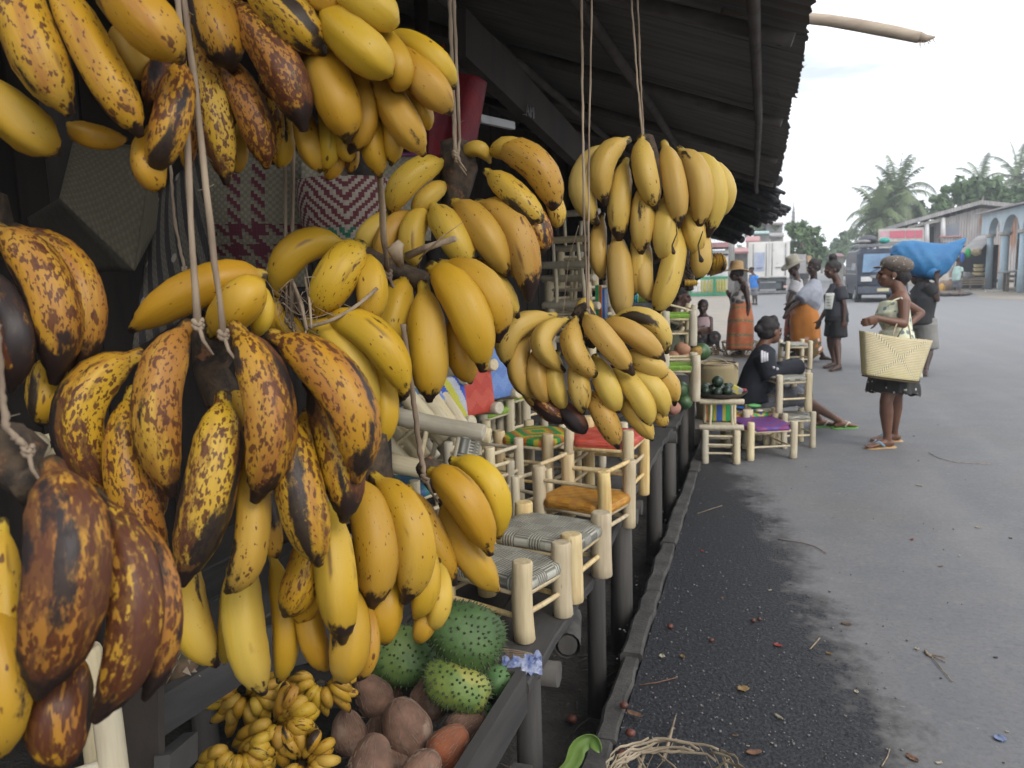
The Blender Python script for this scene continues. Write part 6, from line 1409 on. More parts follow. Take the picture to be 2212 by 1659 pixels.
m.build('white_stripes',mk('white_tape',(.65,.65,.68),(.55,.55,.58)),W8)
GRS=mk('lime_sandal',(.12,.42,.05),(.1,.35,.05)); WST=mk('white_strap',(.55,.5,.4),(.5,.45,.4)); sandal(W8,Q['ankL']+V3((0,0,0)),rh+fh*.1,GRS,WST,.92); sandal(W8,Q['ankR'],rh,GRS,WST,.92)
pst=P(1638,905,D8); put(stool('stool hidden under the sitting young woman','stool',.26,.26,.34,.31,.027,ROPES,wood=LOG2),(pst.x,pst.y,0),rz=.3)
# --- 9 girl crouching in pink top
D9=12.6
W9,Q,I=person('young person in a sleeveless pink top crouching and laughing behind the baskets',dict(
 head=(1518,664,0),shL=(1534,688,-.05),shR=(1505,690,.05),chest=(1520,702,0),pel=(1522,735,.1),
 elL=(1536,712,-.12),wrL=(1518,728,-.25),elR=(1502,712,-.12),wrR=(1515,722,-.28),
 knL=(1545,728,-.35),knR=(1510,728,-.35),ankL=(1552,752,-.1),ankR=(1505,752,-.1)),D9,-fh*.9-rh*.35+UP*.1,SK3,s=.9,vox=.011,toes=(-fh+rh*.5,-fh))
cloth(W9,'pink_top',PINKC,[([P(1521,725,D9),P(1520,702,D9),P(1519,686,D9)],[(.15,.13),(.155,.125),(.12,.08)],I['sv'])],.012)
cloth(W9,'dark_shorts',BLACKC,[([P(1522,735,D9+.1),Q['knL']],[.11,.10],None),([P(1522,735,D9+.1),Q['knR']],[.11,.10],None)],.014)
hair_cap(W9,I,.92,vox=.012)
# --- 10 trader leaning in from the stall
D10=8.6
W10,Q,I=person('trader with thick black hair and olive top bending over beside the stools, face turned right',dict(
 head=(1470,640,0),shL=(1462,690,-.15),shR=(1452,688,.17),chest=(1450,720,0),pel=(1448,770,0),
 elL=(1480,722,-.2),wrL=(1508,712,-.15),elR=(1478,722,.2),wrR=(1510,716,.1),
 knL=(1500,765,-.15),knR=(1498,760,.15),ankL=(1492,818,-.1),ankR=(1490,814,.15)),D10,rh*.92-fh*.25-UP*.15,SK2,s=.98,vox=.010,toes=(rh,rh),hnd=((rh,-fh),(rh,-fh)))
cloth(W10,'olive_top',OLIVEC,[([P(1446,765,D10),P(1448,720,D10),P(1456,688,D10)],[(.19,.17),(.19,.16),(.13,.10)],I['sv']),([Q['shL'],Q['shL'].lerp(Q['elL'],.5)],[.09,.085],None)],.012)
cloth(W10,'dark_wrap',BLACKC,[([P(1446,765,D10),P(1500,758,D10)],[(.2,.15),(.17,.13)],I['sv']),([P(1500,758,D10-.1),P(1520,742,D10-.1)],[.10,.06],None)],.013)
hair_cap(W10,I,1.0,[(0,-.08,.0,.085),(0,-.02,.06,.08)],vox=.010)
# --- 11 man in mint shirt far right
D11=36
W11,Q,I=person('man in a mint green shirt and dark shorts standing by the far blue shop',dict(
 head=(2069,562,0),shL=(2075,578,-.17),shR=(2061,578,.15),chest=(2067,588,0),pel=(2068,606,0),
 elL=(2079,592,-.2),wrL=(2076,604,-.3),elR=(2057,590,.15),wrR=(2059,602,.1),
 knL=(2073,622,-.08),knR=(2063,622,.1),ankL=(2075,636,-.1),ankR=(2063,634,.12)),D11,rh*.5+fh*.7,SK2,s=1.05,vox=.02,eyes=False)
cloth(W11,'mint_shirt',MINT,[([P(2068,606,D11),P(2067,590,D11),P(2068,576,D11)],[(.22,.18),(.23,.17),(.15,.1)],I['sv']),([Q['shL'],Q['shL'].lerp(Q['elL'],.6)],[.09,.09],None)],.022)
cloth(W11,'dark_shorts',GREYP,[([P(2068,604,D11),P(2068,611,D11)],[(.21,.17),(.21,.17)],I['sv']),([P(2072,610,D11-.08),P(2073,621,D11-.08)],[.12,.11],None),([P(2064,610,D11+.08),P(2063,621,D11+.08)],[.12,.11],None)],.022)
hair_cap(W11,I,1.0,vox=.02)
# ---------------------------------------------------------------- trees
def leafmat(name,c1,c2,rough=.55):
    m,nt,b=newmat(name); g=G(nt); v=g.co(); n=g.noise(v,.35,3,.6); n2=g.noise(v,3.5,2,.6)
    col=g.mix(g.step(n,.35,.65),c1,c2); col=g.mix(g.math('MULTIPLY',g.step(n2,.5,.7),.5),col,tuple(x*1.7 for x in c1))
    g.put(col,b.inputs['Base Color']); b.inputs['Roughness'].default_value=rough; b.inputs['Transmission Weight'].default_value=0; return m
LF1=leafmat('leaves_mid_green',(.070,.125,.038),(.05,.095,.035)); LF2=leafmat('leaves_deep_green',(.045,.085,.038),(.06,.105,.048)); LF3=leafmat('leaves_yellow_green',(.085,.115,.030),(.055,.09,.03)); PALMF=leafmat('palm_fronds',(.10,.135,.045),(.075,.11,.045)); BARK=mk('bark',(.20,.17,.14),(.12,.10,.08),rough=.9,scale=3,bump=.5)
def tree(label,D,lobes,base,mat,leaf=.35,dens=1.0,seed=1,group=None,name='tree',branches=True,trunk_r=.25):
    rq=random.Random(seed); bu=base[0]; bp=PG(bu,577+1.5*F/D); bp=V3((bp.x,bp.y,0)); D=(bp-C0).dot(f0)
    t=thing(name,label,'tree',bp,group); m=MB(); tr_=MB(); Cs=[]
    for (u,v,r) in lobes:
        R_=r/F*D; c=P(u,v,D+rq.uniform(-.6,.6)*R_); Cs.append((c,R_))
        n=int(dens*min(900,60+ (R_/leaf)**2*26))
        sub=[(c+V3((rq.gauss(0,1),rq.gauss(0,1),rq.gauss(0,.75)))*R_*.42,R_*rq.uniform(.25,.5)) for _ in range(9)]
        for i in range(n):
            sc_,sr=rq.choice(sub); d=V3((rq.gauss(0,1),rq.gauss(0,1),rq.gauss(0,1))).normalized(); p=sc_+d*sr*rq.uniform(.55,1.05); p.z=max(p.z,.8)
            nn=(d+V3((rq.uniform(-.7,.7),rq.uniform(-.7,.7),rq.uniform(0,.9)))).normalized(); a=nn.orthogonal().normalized(); b=nn.cross(a); th=rq.uniform(0,6.28); a,b=a*math.cos(th)+b*math.sin(th),b*math.cos(th)-a*math.sin(th); s=leaf*rq.uniform(.5,1.2)
            m.add([p-a*s,p-b*s*.45,p+a*s+nn*s*.15,p+b*s*.45],[(0,1,2,3)])
    top=max(Cs,key=lambda q:q[0].z)[0]; mid=bp.lerp(sum((c for c,_ in Cs),V3())/len(Cs),.55)
    tr_.tube([bp-UP*.2,bp.lerp(mid,.5)+V3((.15,0,0)),mid],[trunk_r,trunk_r*.8,trunk_r*.65],seg=9)
    for c,R_ in Cs: tr_.tube([mid-UP*.2,mid.lerp(c,.5)+V3((rq.uniform(-.3,.3),0,rq.uniform(0,.4))),c+UP*R_*.3],[trunk_r*.5,trunk_r*.3,trunk_r*.1],seg=6)
    m.build('crown',mat,t,fix=False); tr_.build('trunk',BARK,t); return t
def palm(label,D,cu,cv,bu,n=17,L=3.2,seed=1,lean=0):
    rq=random.Random(seed); c=P(cu,cv,D); bp=P(bu,cv,D); bp.z=0; t=thing('palm_tree',label,'palm tree',bp)
    m=MB(); m.tube([bp-UP*.2,bp.lerp(c,.5)+V3((lean,0,0)),c],[.22,.15,.13],seg=9); m.ball(c-UP*.15,(.25,.25,.35),seg=9,rings=6); m.build('trunk',BARK,t)
    f=MB()
    for i in range(n):
        a=i*2.4+rq.uniform(-.3,.3); el=1.45-1.9*(i/n)**1.1+rq.uniform(-.12,.12); LL=L*rq.uniform(.85,1.1); d=V3((math.cos(a)*math.cos(el),math.sin(a)*math.cos(el),math.sin(el))); p=c.copy(); pts=[p.copy()]; k_=12
        for k in range(k_):
            d=(d-UP*(.10+.02*k)*(.6 if el>1 else 1)).normalized(); p=p+d*LL/k_; pts.append(p.copy())
        for k in range(1,k_+1):
            t_=(pts[k]-pts[k-1]).normalized(); sd=t_.cross(UP); 
            if sd.length<.05: sd=V3((1,0,0))
            sd.normalize(); w_=.62*L/3.2*math.sin(math.pi*min(.97,(k+.6)/(k_+1.5)))**.6
            for s in(-1,1):
                for q in (0,.33,.66):
                    o=pts[k-1].lerp(pts[k],q); e=o+sd*s*w_*rq.uniform(.8,1.1)+t_*.32*w_-UP*w_*rq.uniform(.25,.7); wv=t_*.045*L/3.2
                    f.add([o-wv,o+wv,e+wv*.3,e-wv*.3],[(0,1,2,3)])
        f.tube(pts,[.03*(1-k/14) for k in range(k_+1)],seg=4)
    f.build('fronds',PALMF,t,fix=False); return t
tree('bushy green street tree behind the white truck',62,[(1715,505,24),(1738,500,22),(1760,520,22),(1735,535,30),(1770,545,16),(1700,540,22),(1712,490,12),(1757,498,12),(1728,556,26),(1765,562,14)],(1735,0),LF1,leaf=.30,seed=1)
tree('yellowish green tree on the rise above the pink roofs',85,[(1632,480,18),(1655,488,18),(1615,495,16),(1675,490,10),(1640,500,14)],(1640,0),LF3,leaf=.35,seed=2)
tree('pale distant tree left of the palms, nearest to the road end',130,[(1815,520,20),(1835,512,18),(1800,545,16),(1840,540,20),(1820,555,18),(1782,560,9),(1792,552,9)],(1822,0),LF1,leaf=.55,seed=3,trunk_r=.4)
tree('faint small trees where the road vanishes',190,[(1770,566,7),(1780,570,6),(1790,562,8),(1760,568,8),(1750,562,9)],(1775,0),LF3,leaf=.7,seed=4,trunk_r=.3)
tree('deep green tree mass behind the coconut palms',95,[(1985,455,22),(2010,465,24),(1960,490,24),(1940,510,22),(1990,500,24),(1880,515,16),(1905,520,16),(1865,530,14),(2030,450,22),(1850,545,14)],(1985,0),LF2,leaf=.42,seed=5,trunk_r=.4)
tree('broad spreading tree with gaps in its crown above the tin house',88,[(2030,428,18),(2060,410,20),(2090,402,22),(2125,402,24),(2155,412,24),(2190,415,26),(2060,440,20),(2100,435,26),(2140,440,24),(2180,440,26),(2215,430,26),(2030,448,16),(2080,424,20)],(2130,0),LF1,leaf=.36,seed=6,trunk_r=.5,dens=.9)
tree('big green tree behind the broad one at the right edge',100,[(2200,425,30),(2230,410,30),(2215,450,30),(2165,450,24),(2240,460,30)],(2205,0),LF2,leaf=.45,seed=7,trunk_r=.5)
palm('tallest coconut palm left of the tin house',72,1938,425,1934,n=26,L=4.0,seed=1)
palm('shorter coconut palm leaning against the tallest one',70,1895,470,1902,n=24,L=3.6,seed=2)
palm('yellowed drooping coconut palm between the two left ones',74,1916,448,1918,n=24,L=3.6,seed=6)
palm('coconut palm rising over the tin house ridge',95,2118,396,2122,n=17,L=3.7,seed=3)
palm('coconut palm at the right edge over the big trees',88,2198,385,2200,n=20,L=3.9,seed=4)
# ---------------------------------------------------------------- helpers on vertical planes
def tinmat(name,c1,c2,c3=None,axis=0,freq=12):
    m,nt,b=newmat(name); g=G(nt); v=g.co(); sp=g.n('SeparateXYZ'); g.l(v,sp.inputs[0]); M=g.math
    col=g.mix(g.step(g.noise(g.vm(v,(1,1,.25)),1.6,4,.6),.35,.65),c1,c2)
    if c3: col=g.mix(M('MULTIPLY',g.step(g.noise(g.vm(v,(.8,.8,.15)),1.1,4,.65),.52,.6),.85),col,c3)
    w_=M('SINE',M('MULTIPLY',M('ADD',sp.outputs[0],sp.outputs[1]),6.28*freq/2)); g.l(g.bump(w_,.7,.03),b.inputs['Normal'])
    g.put(col,b.inputs['Base Color']); b.inputs['Roughness'].default_value=.7; return m
TINW=tinmat('weathered_tin_wall',(.42,.40,.40),(.30,.28,.28),(.30,.14,.08)); TINR=tinmat('grey_tin_roof',(.36,.34,.34),(.27,.26,.26)); 
BLUEW=mk('pale_blue_plaster',(.47,.54,.58),(.38,.47,.53),rough=.9,scale=1.2,c3=(.40,.42,.42),s3=1.7,t3=.62); BLUEC=mk('column_blue',(.42,.52,.58),(.36,.46,.53),rough=.85,scale=3); BLUEI=mk('deep_sky_blue',(.10,.24,.36),(.08,.20,.32),rough=.9,scale=2); CREAM=mk('cream_plaster',(.52,.50,.46),(.42,.40,.37),rough=.9,scale=3)
WOODB=mk('brown_shutter',(.26,.15,.10),(.19,.11,.07),rough=.8,scale=3,st=(1,1,.1)); DKI=mk('dark_opening',(.035,.035,.045),(.05,.05,.06),rough=.9)
WPAINT=mk('white_paint',(.66,.66,.66),(.56,.56,.56),rough=.6,scale=2,c3=(.42,.41,.40),s3=4,t3=.68); PINKR=mk('faded_pink_roof',(.42,.22,.22),(.35,.19,.19),rough=.8,scale=2); GRNP=mk('green_paint',(.03,.28,.14),(.03,.22,.11),rough=.6,scale=5); YELP=mk('yellow_paint',(.50,.45,.06),(.42,.38,.06),rough=.6,scale=5)
GREYW=mk('grey_concrete',(.30,.29,.28),(.22,.215,.21),rough=.95,scale=2)
# blue arcade, its front runs along the street
AX=11.6
ar=thing('arcade_building','pale blue arcaded shop with round white-capped columns at the right edge','building',(AX,44,0))
def ap(u,v): return PX(u,v,AX)
y0=ap(2119,600).y; y1=ap(2250,600).y  # y0 far, y1 near
ztop=lambda y: 1.5+(577-482)/F*47
cols=[(2158,8.0),(2199,8.5),(2246,9),(2127,5)]
zs=PX(2178,530,AX).z; 
ypos=[PX(u,600,AX).y for u,_ in cols]; ysorted=sorted(ypos,reverse=True)
ZT=4.05; ZS=2.95
# wall above columns with arch cut-outs
m=MB(); edges=[ysorted[0]+1.2]+ysorted+[ysorted[-1]-3]
def archwall(ya,yb,arch):
    n=16
    if not arch: m.prism([(AX,ya,ZS),(AX,yb,ZS),(AX,yb,ZT),(AX,ya,ZT)],(.35,0,0)); return
    mid=(ya+yb)/2; hw=abs(yb-ya)/2-.28
    low=[(mid+hw*math.cos(math.pi*i/n),ZS+ (ZT-ZS)*.72*math.sin(math.pi*i/n)) for i in range(n+1)]
    for i in range(n):
        (a,za),(b,zb)=low[i],low[i+1]; m.prism([(AX,a,za),(AX,b,zb),(AX,b,ZT),(AX,a,ZT)],(.35,0,0))
    m.prism([(AX,ya,ZS),(AX,low[0][0],ZS),(AX,low[0][0],ZT),(AX,ya,ZT)],(.35,0,0)); m.prism([(AX,low[-1][0],ZS),(AX,yb,ZS),(AX,yb,ZT),(AX,low[-1][0],ZT)],(.35,0,0))
for a,b in zip(edges,edges[1:]): archwall(a,b,b<ysorted[0]-.1 and abs(a-b)>1.2)
m.build('front_wall',BLUEW,ar)
for (u,w_),yy in zip(cols,ypos):
    r_=w_/F*45*.5*2*.5+.10
    m=MB(); m.tube([V3((AX+.18,yy,0)),V3((AX+.18,yy,1.2)),V3((AX+.18,yy,ZS-.12))],[r_*1.15,r_,r_*.95],seg=16); m.build('column',BLUEC,ar)
    m=MB(); m.tube([V3((AX+.18,yy,ZS-.18)),V3((AX+.18,yy,ZS-.12)),V3((AX+.18,yy,ZS-.08)),V3((AX+.18,yy,ZS-.002))],[r_*1.1,r_*1.5,r_*1.4,r_*1.75],seg=16); m.build('capital',CREAM,ar)
m=MB(); m.box((AX+1.9,(edges[0]+edges[-1])/2,ZT/2-.03),(.2,abs(edges[0]-edges[-1])-.02,ZT-.08)); m.build('inner_wall',BLUEI,ar)
for a,b in zip(edges,edges[1:]):
    m=MB(); m.box((AX+1.76,(a+b)/2,1.35),(.06,abs(a-b)*.72,2.6)); 
    for k in range(6): m.box((AX+1.72,(a+b)/2-abs(a-b)*.3+abs(a-b)*.6*k/5,1.35),(.03,.04,2.5))
    m.build('wooden_door',WOODB,ar)
m=MB(); m.prism([(AX-.35,edges[0]+.2,ZT+.003),(AX-.35,edges[-1],ZT+.003),(AX+5,edges[-1],ZT+.8),(AX+5,edges[0]+.2,ZT+.8)],(0,0,.08)); m.build('roof',TINR,ar)
m=MB(); m.box((AX+3.2,edges[0]+.0,ZT/2),(2.9,.2,ZT-.1)); m.build('side_wall',BLUEW,ar)
# tin lean-to in front of the arcade
lt=thing('market_kiosk','small tin lean-to kiosk with goods against the blue arcade','kiosk',PX(2110,620,10.6))
m=MB(); a,b,c,d=P(2077,541,44),P(2118,543,42),P(2146,508,45),P(2112,512,47.5); m.prism([a,b,c,d],UP*.06); m.build('roof_sheet',TINR,lt)
m=MB(); m.prism([P(2068,548,43.5),P(2112,545,41.8),P(2118,539,42.2),P(2078,541,44.2)],UP*.08); m.build('ragged_eave',mk('frayed_thatch',(.36,.29,.24),(.22,.17,.14),scale=5,bump=1),lt)
for (u,v,d) in ((2112,622,42),(2122,618,43.5),(2080,622,43.5)): 
    m=MB(); b=PG(u,v); m.tube([b,V3((b.x,b.y,2.25))],[.05,.045],seg=7); m.build('post',BARK,lt)
m=MB(); q=P(2112,585,45); m.box((q.x,q.y,1.2),(1.9,.2,2.4)); m.build('back_wall',DKI,lt)
tb=thing('goods_table','rough slatted table with a draped grey tarp before the kiosk','table',PG(2093,628))
q=PG(2093,626)
m=MB(); m.box((q.x,q.y,.62),(1.35,.7,.06)); 
for k in range(3): m.box((q.x+.1,q.y-.35,.3+.12*k),(1.25,.03,.07))
m.build('top',mk('tan_plank',(.34,.27,.19),(.25,.2,.14),scale=4),tb)
for dx in (-.6,0,.6): m=MB(); m.box((q.x+dx,q.y-.3,.30),(.08,.08,.6)); m.build('leg',BARK,tb)
m=MB(); m.ball((q.x-.25,q.y-.05,.72),(.48,.38,.24),seg=22,rings=12,fn=lambda w_:1+.22*noise.noise(w_*2.3)); tag(m.build('tarp_bundle',mk('grey_tarp',(.30,.29,.30),(.2,.195,.2),rough=.7,scale=4,bump=1,bscale=8,bd=.05)),'lumpy grey tarp bundle on the far goods table','tarp')
STB2=mk('pale_basket_stack',(.55,.46,.26),(.36,.28,.14),scale=9,st=(1,1,.3))
for i,(dx,z,r_) in enumerate(((.42,.75,.32),(.42,.98,.28),(.40,1.18,.26))):
    m=MB(); m.tube([V3((q.x+dx,q.y,z)),V3((q.x+dx,q.y,z+.04)),V3((q.x+dx,q.y,z+.17))],[r_*.8,r_*.85,r_],seg=16); tag(m.build('stacked_basket',STB2),('lowest','middle','topmost')[i]+' pale basket of the stack beside the tarp','basket')
for (u,v,ru,rv,mt,lb) in ((2091,546,6,10,mk('leaf_green_bag',(.03,.40,.12),(.03,.33,.1)),'bright green bag hanging under the kiosk roof'),(2079,556,4,11,mk('royal_blue_cloth',(.03,.12,.5),(.02,.1,.4)),'royal blue cloth hanging under the kiosk roof'),(2109,545,10,8,mk('straw_lamp',(.42,.34,.20),(.3,.24,.14)),'round straw basket hanging under the kiosk roof')):
    m=MB(); dd=41.6; m.ball(P(u,v,dd),(ru/F*dd,.12,rv/F*dd),seg=14,rings=10,fn=lambda w_:1+.12*noise.noise(w_*3)); tag(m.build('hanging_item',mt),lb,'hanging goods')
# benches at the right edge
bn=thing('wooden_bench','long grey market bench cropped by the right edge','bench',PG(2195,630))
q=PG(2192,630); m=MB(); m.box((q.x+.35,q.y+.2,1.02),(2.0,.9,.08),Matrix.Rotation(-.1,3,'Y')); m.build('top',GREYW,bn)
for dx,dy in ((-.35,-.1),(.1,-.15),(.75,-.1),(-.35,.5),(.75,.5)): m=MB(); m.box((q.x+dx,q.y+dy,.49),(.11,.11,.98)); m.build('leg',BARK,bn)
m=MB(); m.box((q.x+.2,q.y-.15,.75),(1.2,.06,.12)); m.build('rail',BARK,bn)
m=MB(); m.box((q.x-.9,q.y,.05),(.7,.3,.1)); m.box((q.x-1.0,q.y-.1,.02),(.3,.3,.05)); tag(m.build('stone_step',CREAM),'broken pale stone lying before the arcade','stone')
for (u,v,lb,mt,sx,sz) in ((2040,640,'low dark heap of goods on the ground behind the sack carrier',mk('dark_heap',(.06,.05,.045),(.16,.13,.11),scale=5),1.1,.14),(2042,628,'pinkish brown crate behind the sack carrier',mk('pinkish_wood',(.32,.22,.16),(.25,.17,.12)),.5,.32),(2034,632,'yellow plastic canister behind the sack carrier',mk('orange_yellow',(.6,.32,.05),(.5,.28,.05)),.14,.25)):
    p=PG(u,v); m=MB(); m.ball(p+UP*sz*.8,(sx,.4,sz),seg=16,rings=9,fn=lambda w_:1+.15*noise.noise(w_*3)); tag(m.build('market_goods',mt),lb,'goods')
# tin house, gable towards the camera
HY=64
hs=thing('tin_house','two storey weathered tin house with a broad gable and an open porch','house',PY(2100,600,HY))
def hp(u,v,dy=0): return PY(u,v,HY+dy)
W0=[hp(2035,600),hp(2035,473),hp(2120,449),hp(2260,462),hp(2260,600)]
m=MB(); m.prism([V3((q.x,q.y,max(0,q.z) if i in(0,4) else q.z)) for i,q in enumerate(W0)],(0,14,0)); m.build('wall',TINW,hs)
m=MB()
for (p,q) in (((1954,487),(2120,441)),((2120,441),(2270,457))):
    a,b=hp(*p,-.8),hp(*q,-.8); m.prism([a,b,b+UP*.28,a+UP*.28],(0,16,0))
m.build('roof',TINR,hs)
m=MB(); m.prism([hp(1962,493,-.3),hp(2036,478,-.3),hp(2036,470,-.3),hp(1962,489,-.3)],(0,.2,0)); m.build('fascia',CREAM,hs)
for (u,va,vb) in ((2037,470,522),(2002,484,530)):
    m=MB(); a,b=hp(u,va,-.4),hp(u,vb,-.4); m.tube([b,a],[.17,.15],seg=9); m.build('porch_column',WPAINT,hs)
m=MB(); m.prism([hp(1990,488,3),hp(2036,478,3),hp(2036,600,3),hp(1990,600,3)],(0,.2,0)); m.build('porch_wall',mk('bluish_plaster',(.24,.27,.32),(.18,.2,.25),scale=1.5),hs)
for (u0_,u1_,v0_,v1_) in ((2009,2022,490,530),(2046,2056,487,508)):
    m=MB(); m.prism([hp(u0_,v0_,2.9 if u0_<2030 else -.05),hp(u1_,v0_,2.9 if u0_<2030 else -.05),hp(u1_,v1_,2.9 if u0_<2030 else -.05),hp(u0_,v1_,2.9 if u0_<2030 else -.05)],(0,.06,0)); m.build('window',DKI,hs)
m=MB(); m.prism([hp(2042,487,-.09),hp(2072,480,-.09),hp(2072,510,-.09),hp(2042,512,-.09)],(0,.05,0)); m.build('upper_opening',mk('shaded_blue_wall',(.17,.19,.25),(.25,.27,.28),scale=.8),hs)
m=MB(); m.prism([hp(2036,512,-.7),hp(2078,510,-.7),hp(2078,522,-.7),hp(2036,524,-.7)],(0,.08,0)); m.build('balustrade',TINW,hs)
m=MB(); m.prism([hp(2030,510,-.9),hp(2080,508,-.9),hp(2079,511,-.9),hp(2031,513,-.9)],(0,.9,0)); m.build('balcony_rail',PINKR,hs)
m=MB(); m.prism([hp(2137,467,-.1),hp(2178,465,-.1),hp(2183,472,-1.0),hp(2139,474,-1.0)],UP*.05); m.build('window_awning',mk('maroon_tin',(.20,.08,.07),(.15,.06,.05)),hs)
# red and pink sign wall
sg=thing('sign_board','long pink and red painted board in a white frame above a cream wall','sign',PY(1945,560,58))
def sp_(u,v,dy=0): return PY(u,v,58+dy)
m=MB(); m.prism([sp_(1898,495),sp_(1996,491),sp_(1996,522),sp_(1898,522)],(0,.12,0)); m.build('frame',CREAM,sg)
for (a,b,mt) in ((1901,1920,mk('pale_pink',(.60,.36,.40),(.5,.3,.34))),(1922,1955,mk('rose_red',(.56,.13,.19),(.5,.12,.17))),(1957,1976,mk('rose_red',(.56,.13,.19),(.5,.12,.17))),(1978,1993,mk('rose_red',(.5,.1,.1)))):
    m=MB(); m.prism([sp_(a,500-(a-1900)*.035,-.03),sp_(b,500-(b-1900)*.035,-.03),sp_(b,514,-.03),sp_(a,514,-.03)],(0,.02,0)); m.build('panel',mt,sg)
m=MB(); m.prism([sp_(1900,522,.2),sp_(1998,522,.2),sp_(1998,600,.2),sp_(1900,600,.2)],(0,.3,0)); m.build('wall',CREAM,sg)
m=MB(); q=PG(1937,605); m.tube([q,V3((q.x,q.y,5.6))],[.11,.09],seg=10); tag(m.build('utility_pole',GREYW),'slim pale pole standing before the pink sign board','pole')
# kiosk on the left with the green railing
ks=thing('white_kiosk','white painted kiosk with a faded pink roof at the left roadside','kiosk',PG(1530,632))
KY=46
def kp(u,v,dy=0): return PY(u,v,KY+dy)
def gz(p): return V3((p.x,p.y,0))
a,b=kp(1440,540),kp(1576,541); m=MB(); m.prism([gz(a),gz(b),b,a],(0,4,0)); m.build('wall',WPAINT,ks)
m=MB(); a,b=kp(1436,538,-.5),kp(1580,533,-.5); m.prism([a,b,b+UP*.25,a+UP*.25],(0,5,0)); m.build('roof',PINKR,ks)
m=MB(); m.prism([kp(1532,548,-.05),kp(1573,548,-.05),kp(1573,552,-.05),kp(1532,552,-.05)],(0,.06,0)); m.build('dark_lintel',DKI,ks)
m=MB(); m.prism([kp(1541,556,-.06),kp(1560,553,-.06),kp(1561,596,-.06),kp(1541,596,-.06)],(0,.04,0)); m.build('door_panel',mk('cool_white_panel',(.60,.62,.66),(.55,.57,.6)),ks)
m=MB(); m.tube([kp(1546,584,-.1),kp(1553,579,-.1),kp(1561,581,-.1)],[(.03,.02),(.09,.02),(.02,.02)],seg=8,side=UP); m.build('painted_swoosh',mk('orange_mark',(.6,.2,.08),(.5,.15,.05)),ks)
rl=thing('balcony_railing','green railing with white and yellow turned posts in front of the white kiosk','railing',PG(1530,640))
def rp(u,z): 
    q=PG(u,640.5-(u-1500)*.03); return V3((q.x,q.y,z))
m=MB(); m.beam(rp(1470,.98),rp(1571,.98),.12,.14); m.beam(rp(1470,.10),rp(1571,.10),.12,.16); m.build('rail',GRNP,rl)
for u in (1543,1490): m=MB(); m.beam(rp(u,.05),rp(u,1.02),.14,.22,up=(0,1,0)); m.build('rail_post',GRNP,rl)
for i,u in enumerate((1478,1484,1496,1502,1509,1516,1523,1530,1537,1549,1555,1561,1567)):
    m=MB(); h_=[rp(u,z) for z in(.2,.3,.45,.6,.8,.9)]; r_=.13 if u<1512 else .06; m.tube(h_,[r_*.6,r_,r_*.7,r_,r_*.8,r_*.5],seg=8); m.build('baluster',WPAINT if u<1512 else YELP,rl)
m=MB(); q=PG(1579,640); m.tube([q,V3((q.x,q.y,2.4)),V3((q.x+.02,q.y,4.6))],[.17,.16,.14],seg=10); tag(m.build('concrete_pole',GREYW),'thick concrete pole between the white kiosk and the truck','pole')
# huts behind and on the rise
def hut(label,u0_,u1_,v0_,v1_,D,wall,roof,rh_=6,name='small_house',zb=None):
    a,b=PY(u0_,v1_,D),PY(u1_,v1_,D); c,d=PY(u1_,v0_,D),PY(u0_,v0_,D)
    t=thing(name,label,'house',(a+b)*.5); m=MB(); m.prism([V3((a.x,a.y,0)),V3((b.x,b.y,0)),c,d],(0,5,0)); m.build('wall',wall,t)
    m=MB(); e=(b-a).length*.06; h_=rh_/F*D; m.prism([d+V3((-e,-.4,.002)),c+V3((e,-.4,.002)),c+V3((e,2.5,h_)),d+V3((-e,2.5,h_))],UP*.12); m.prism([d+V3((-e,2.5,h_)),c+V3((e,2.5,h_)),c+V3((e,5.5,0)),d+V3((-e,5.5,0))],UP*.12); m.build('roof',roof,t)
    m=MB(); w_=(b.x-a.x); m.box(((a.x+b.x)/2,a.y-.02,c.z*.62),(w_*.18,.06,min(1.1,c.z*.3))); m.build('window',DKI,t); return t
hut('grey shack with a pink roof left of the truck',1584,1614,548,600,52,GREYW,PINKR,10)
hut('low pink roofed house just above the truck box',1612,1640,524,590,58,CREAM,PINKR,12)
hut('pale house with a light tin roof on the rise behind the truck',1664,1692,512,560,75,CREAM,TINR,8)
hut('turquoise roofed hut between the rise and the truck',1628,1660,506,560,70,GREYW,mk('pale_turquoise_roof',(.36,.50,.50),(.3,.42,.42)),6)
hut('far grey building with a brown roof below the yellowish tree',1655,1690,486,540,92,GREYW,mk('brownish_roof',(.25,.18,.16),(.2,.15,.13)),5)
hut('pale low house where the road narrows, left side',1700,1752,560,585,95,CREAM,TINR,5)
hut('small pale house near the vanishing point beside the van',1800,1822,556,590,80,CREAM,PINKR,6)
# market clutter wall behind the women: grey cart with an orange end
ct_=thing('cargo_truck','grey flatbed truck with an orange tan end board far down the road','truck',PG(1725,615))
m=MB(); a=PY(1702,568,60); b=PY(1742,568,60); m.prism([V3((a.x,60,1.0)),V3((b.x,60,1.0)),PY(1742,549,60),PY(1702,549,60)],(0,3,0)); m.build('cargo_box',mk('grey_blue_box',(.36,.35,.35),(.3,.29,.3)),ct_)
m=MB(); m.prism([PY(1744,566,60),PY(1753,566,60),PY(1753,552,60),PY(1744,552,60)],(0,2,0)); m.build('end_board',mk('orange_tan',(.50,.32,.18),(.42,.27,.15)),ct_)
for dx,dy in ((.4,.4),(b.x-a.x-.3,.4),(.4,2.6),(b.x-a.x-.3,2.6)): m=MB(); m.tube([V3((a.x+dx-.12,60+dy,.42)),V3((a.x+dx+.12,60+dy,.42))],[.42,.42],seg=18); m.build('wheel',BLACKC,ct_)
m=MB(); m.box(((a.x+b.x)/2+.2,61.5,.8),(b.x-a.x,3,.35)); m.build('chassis',DKI,ct_)
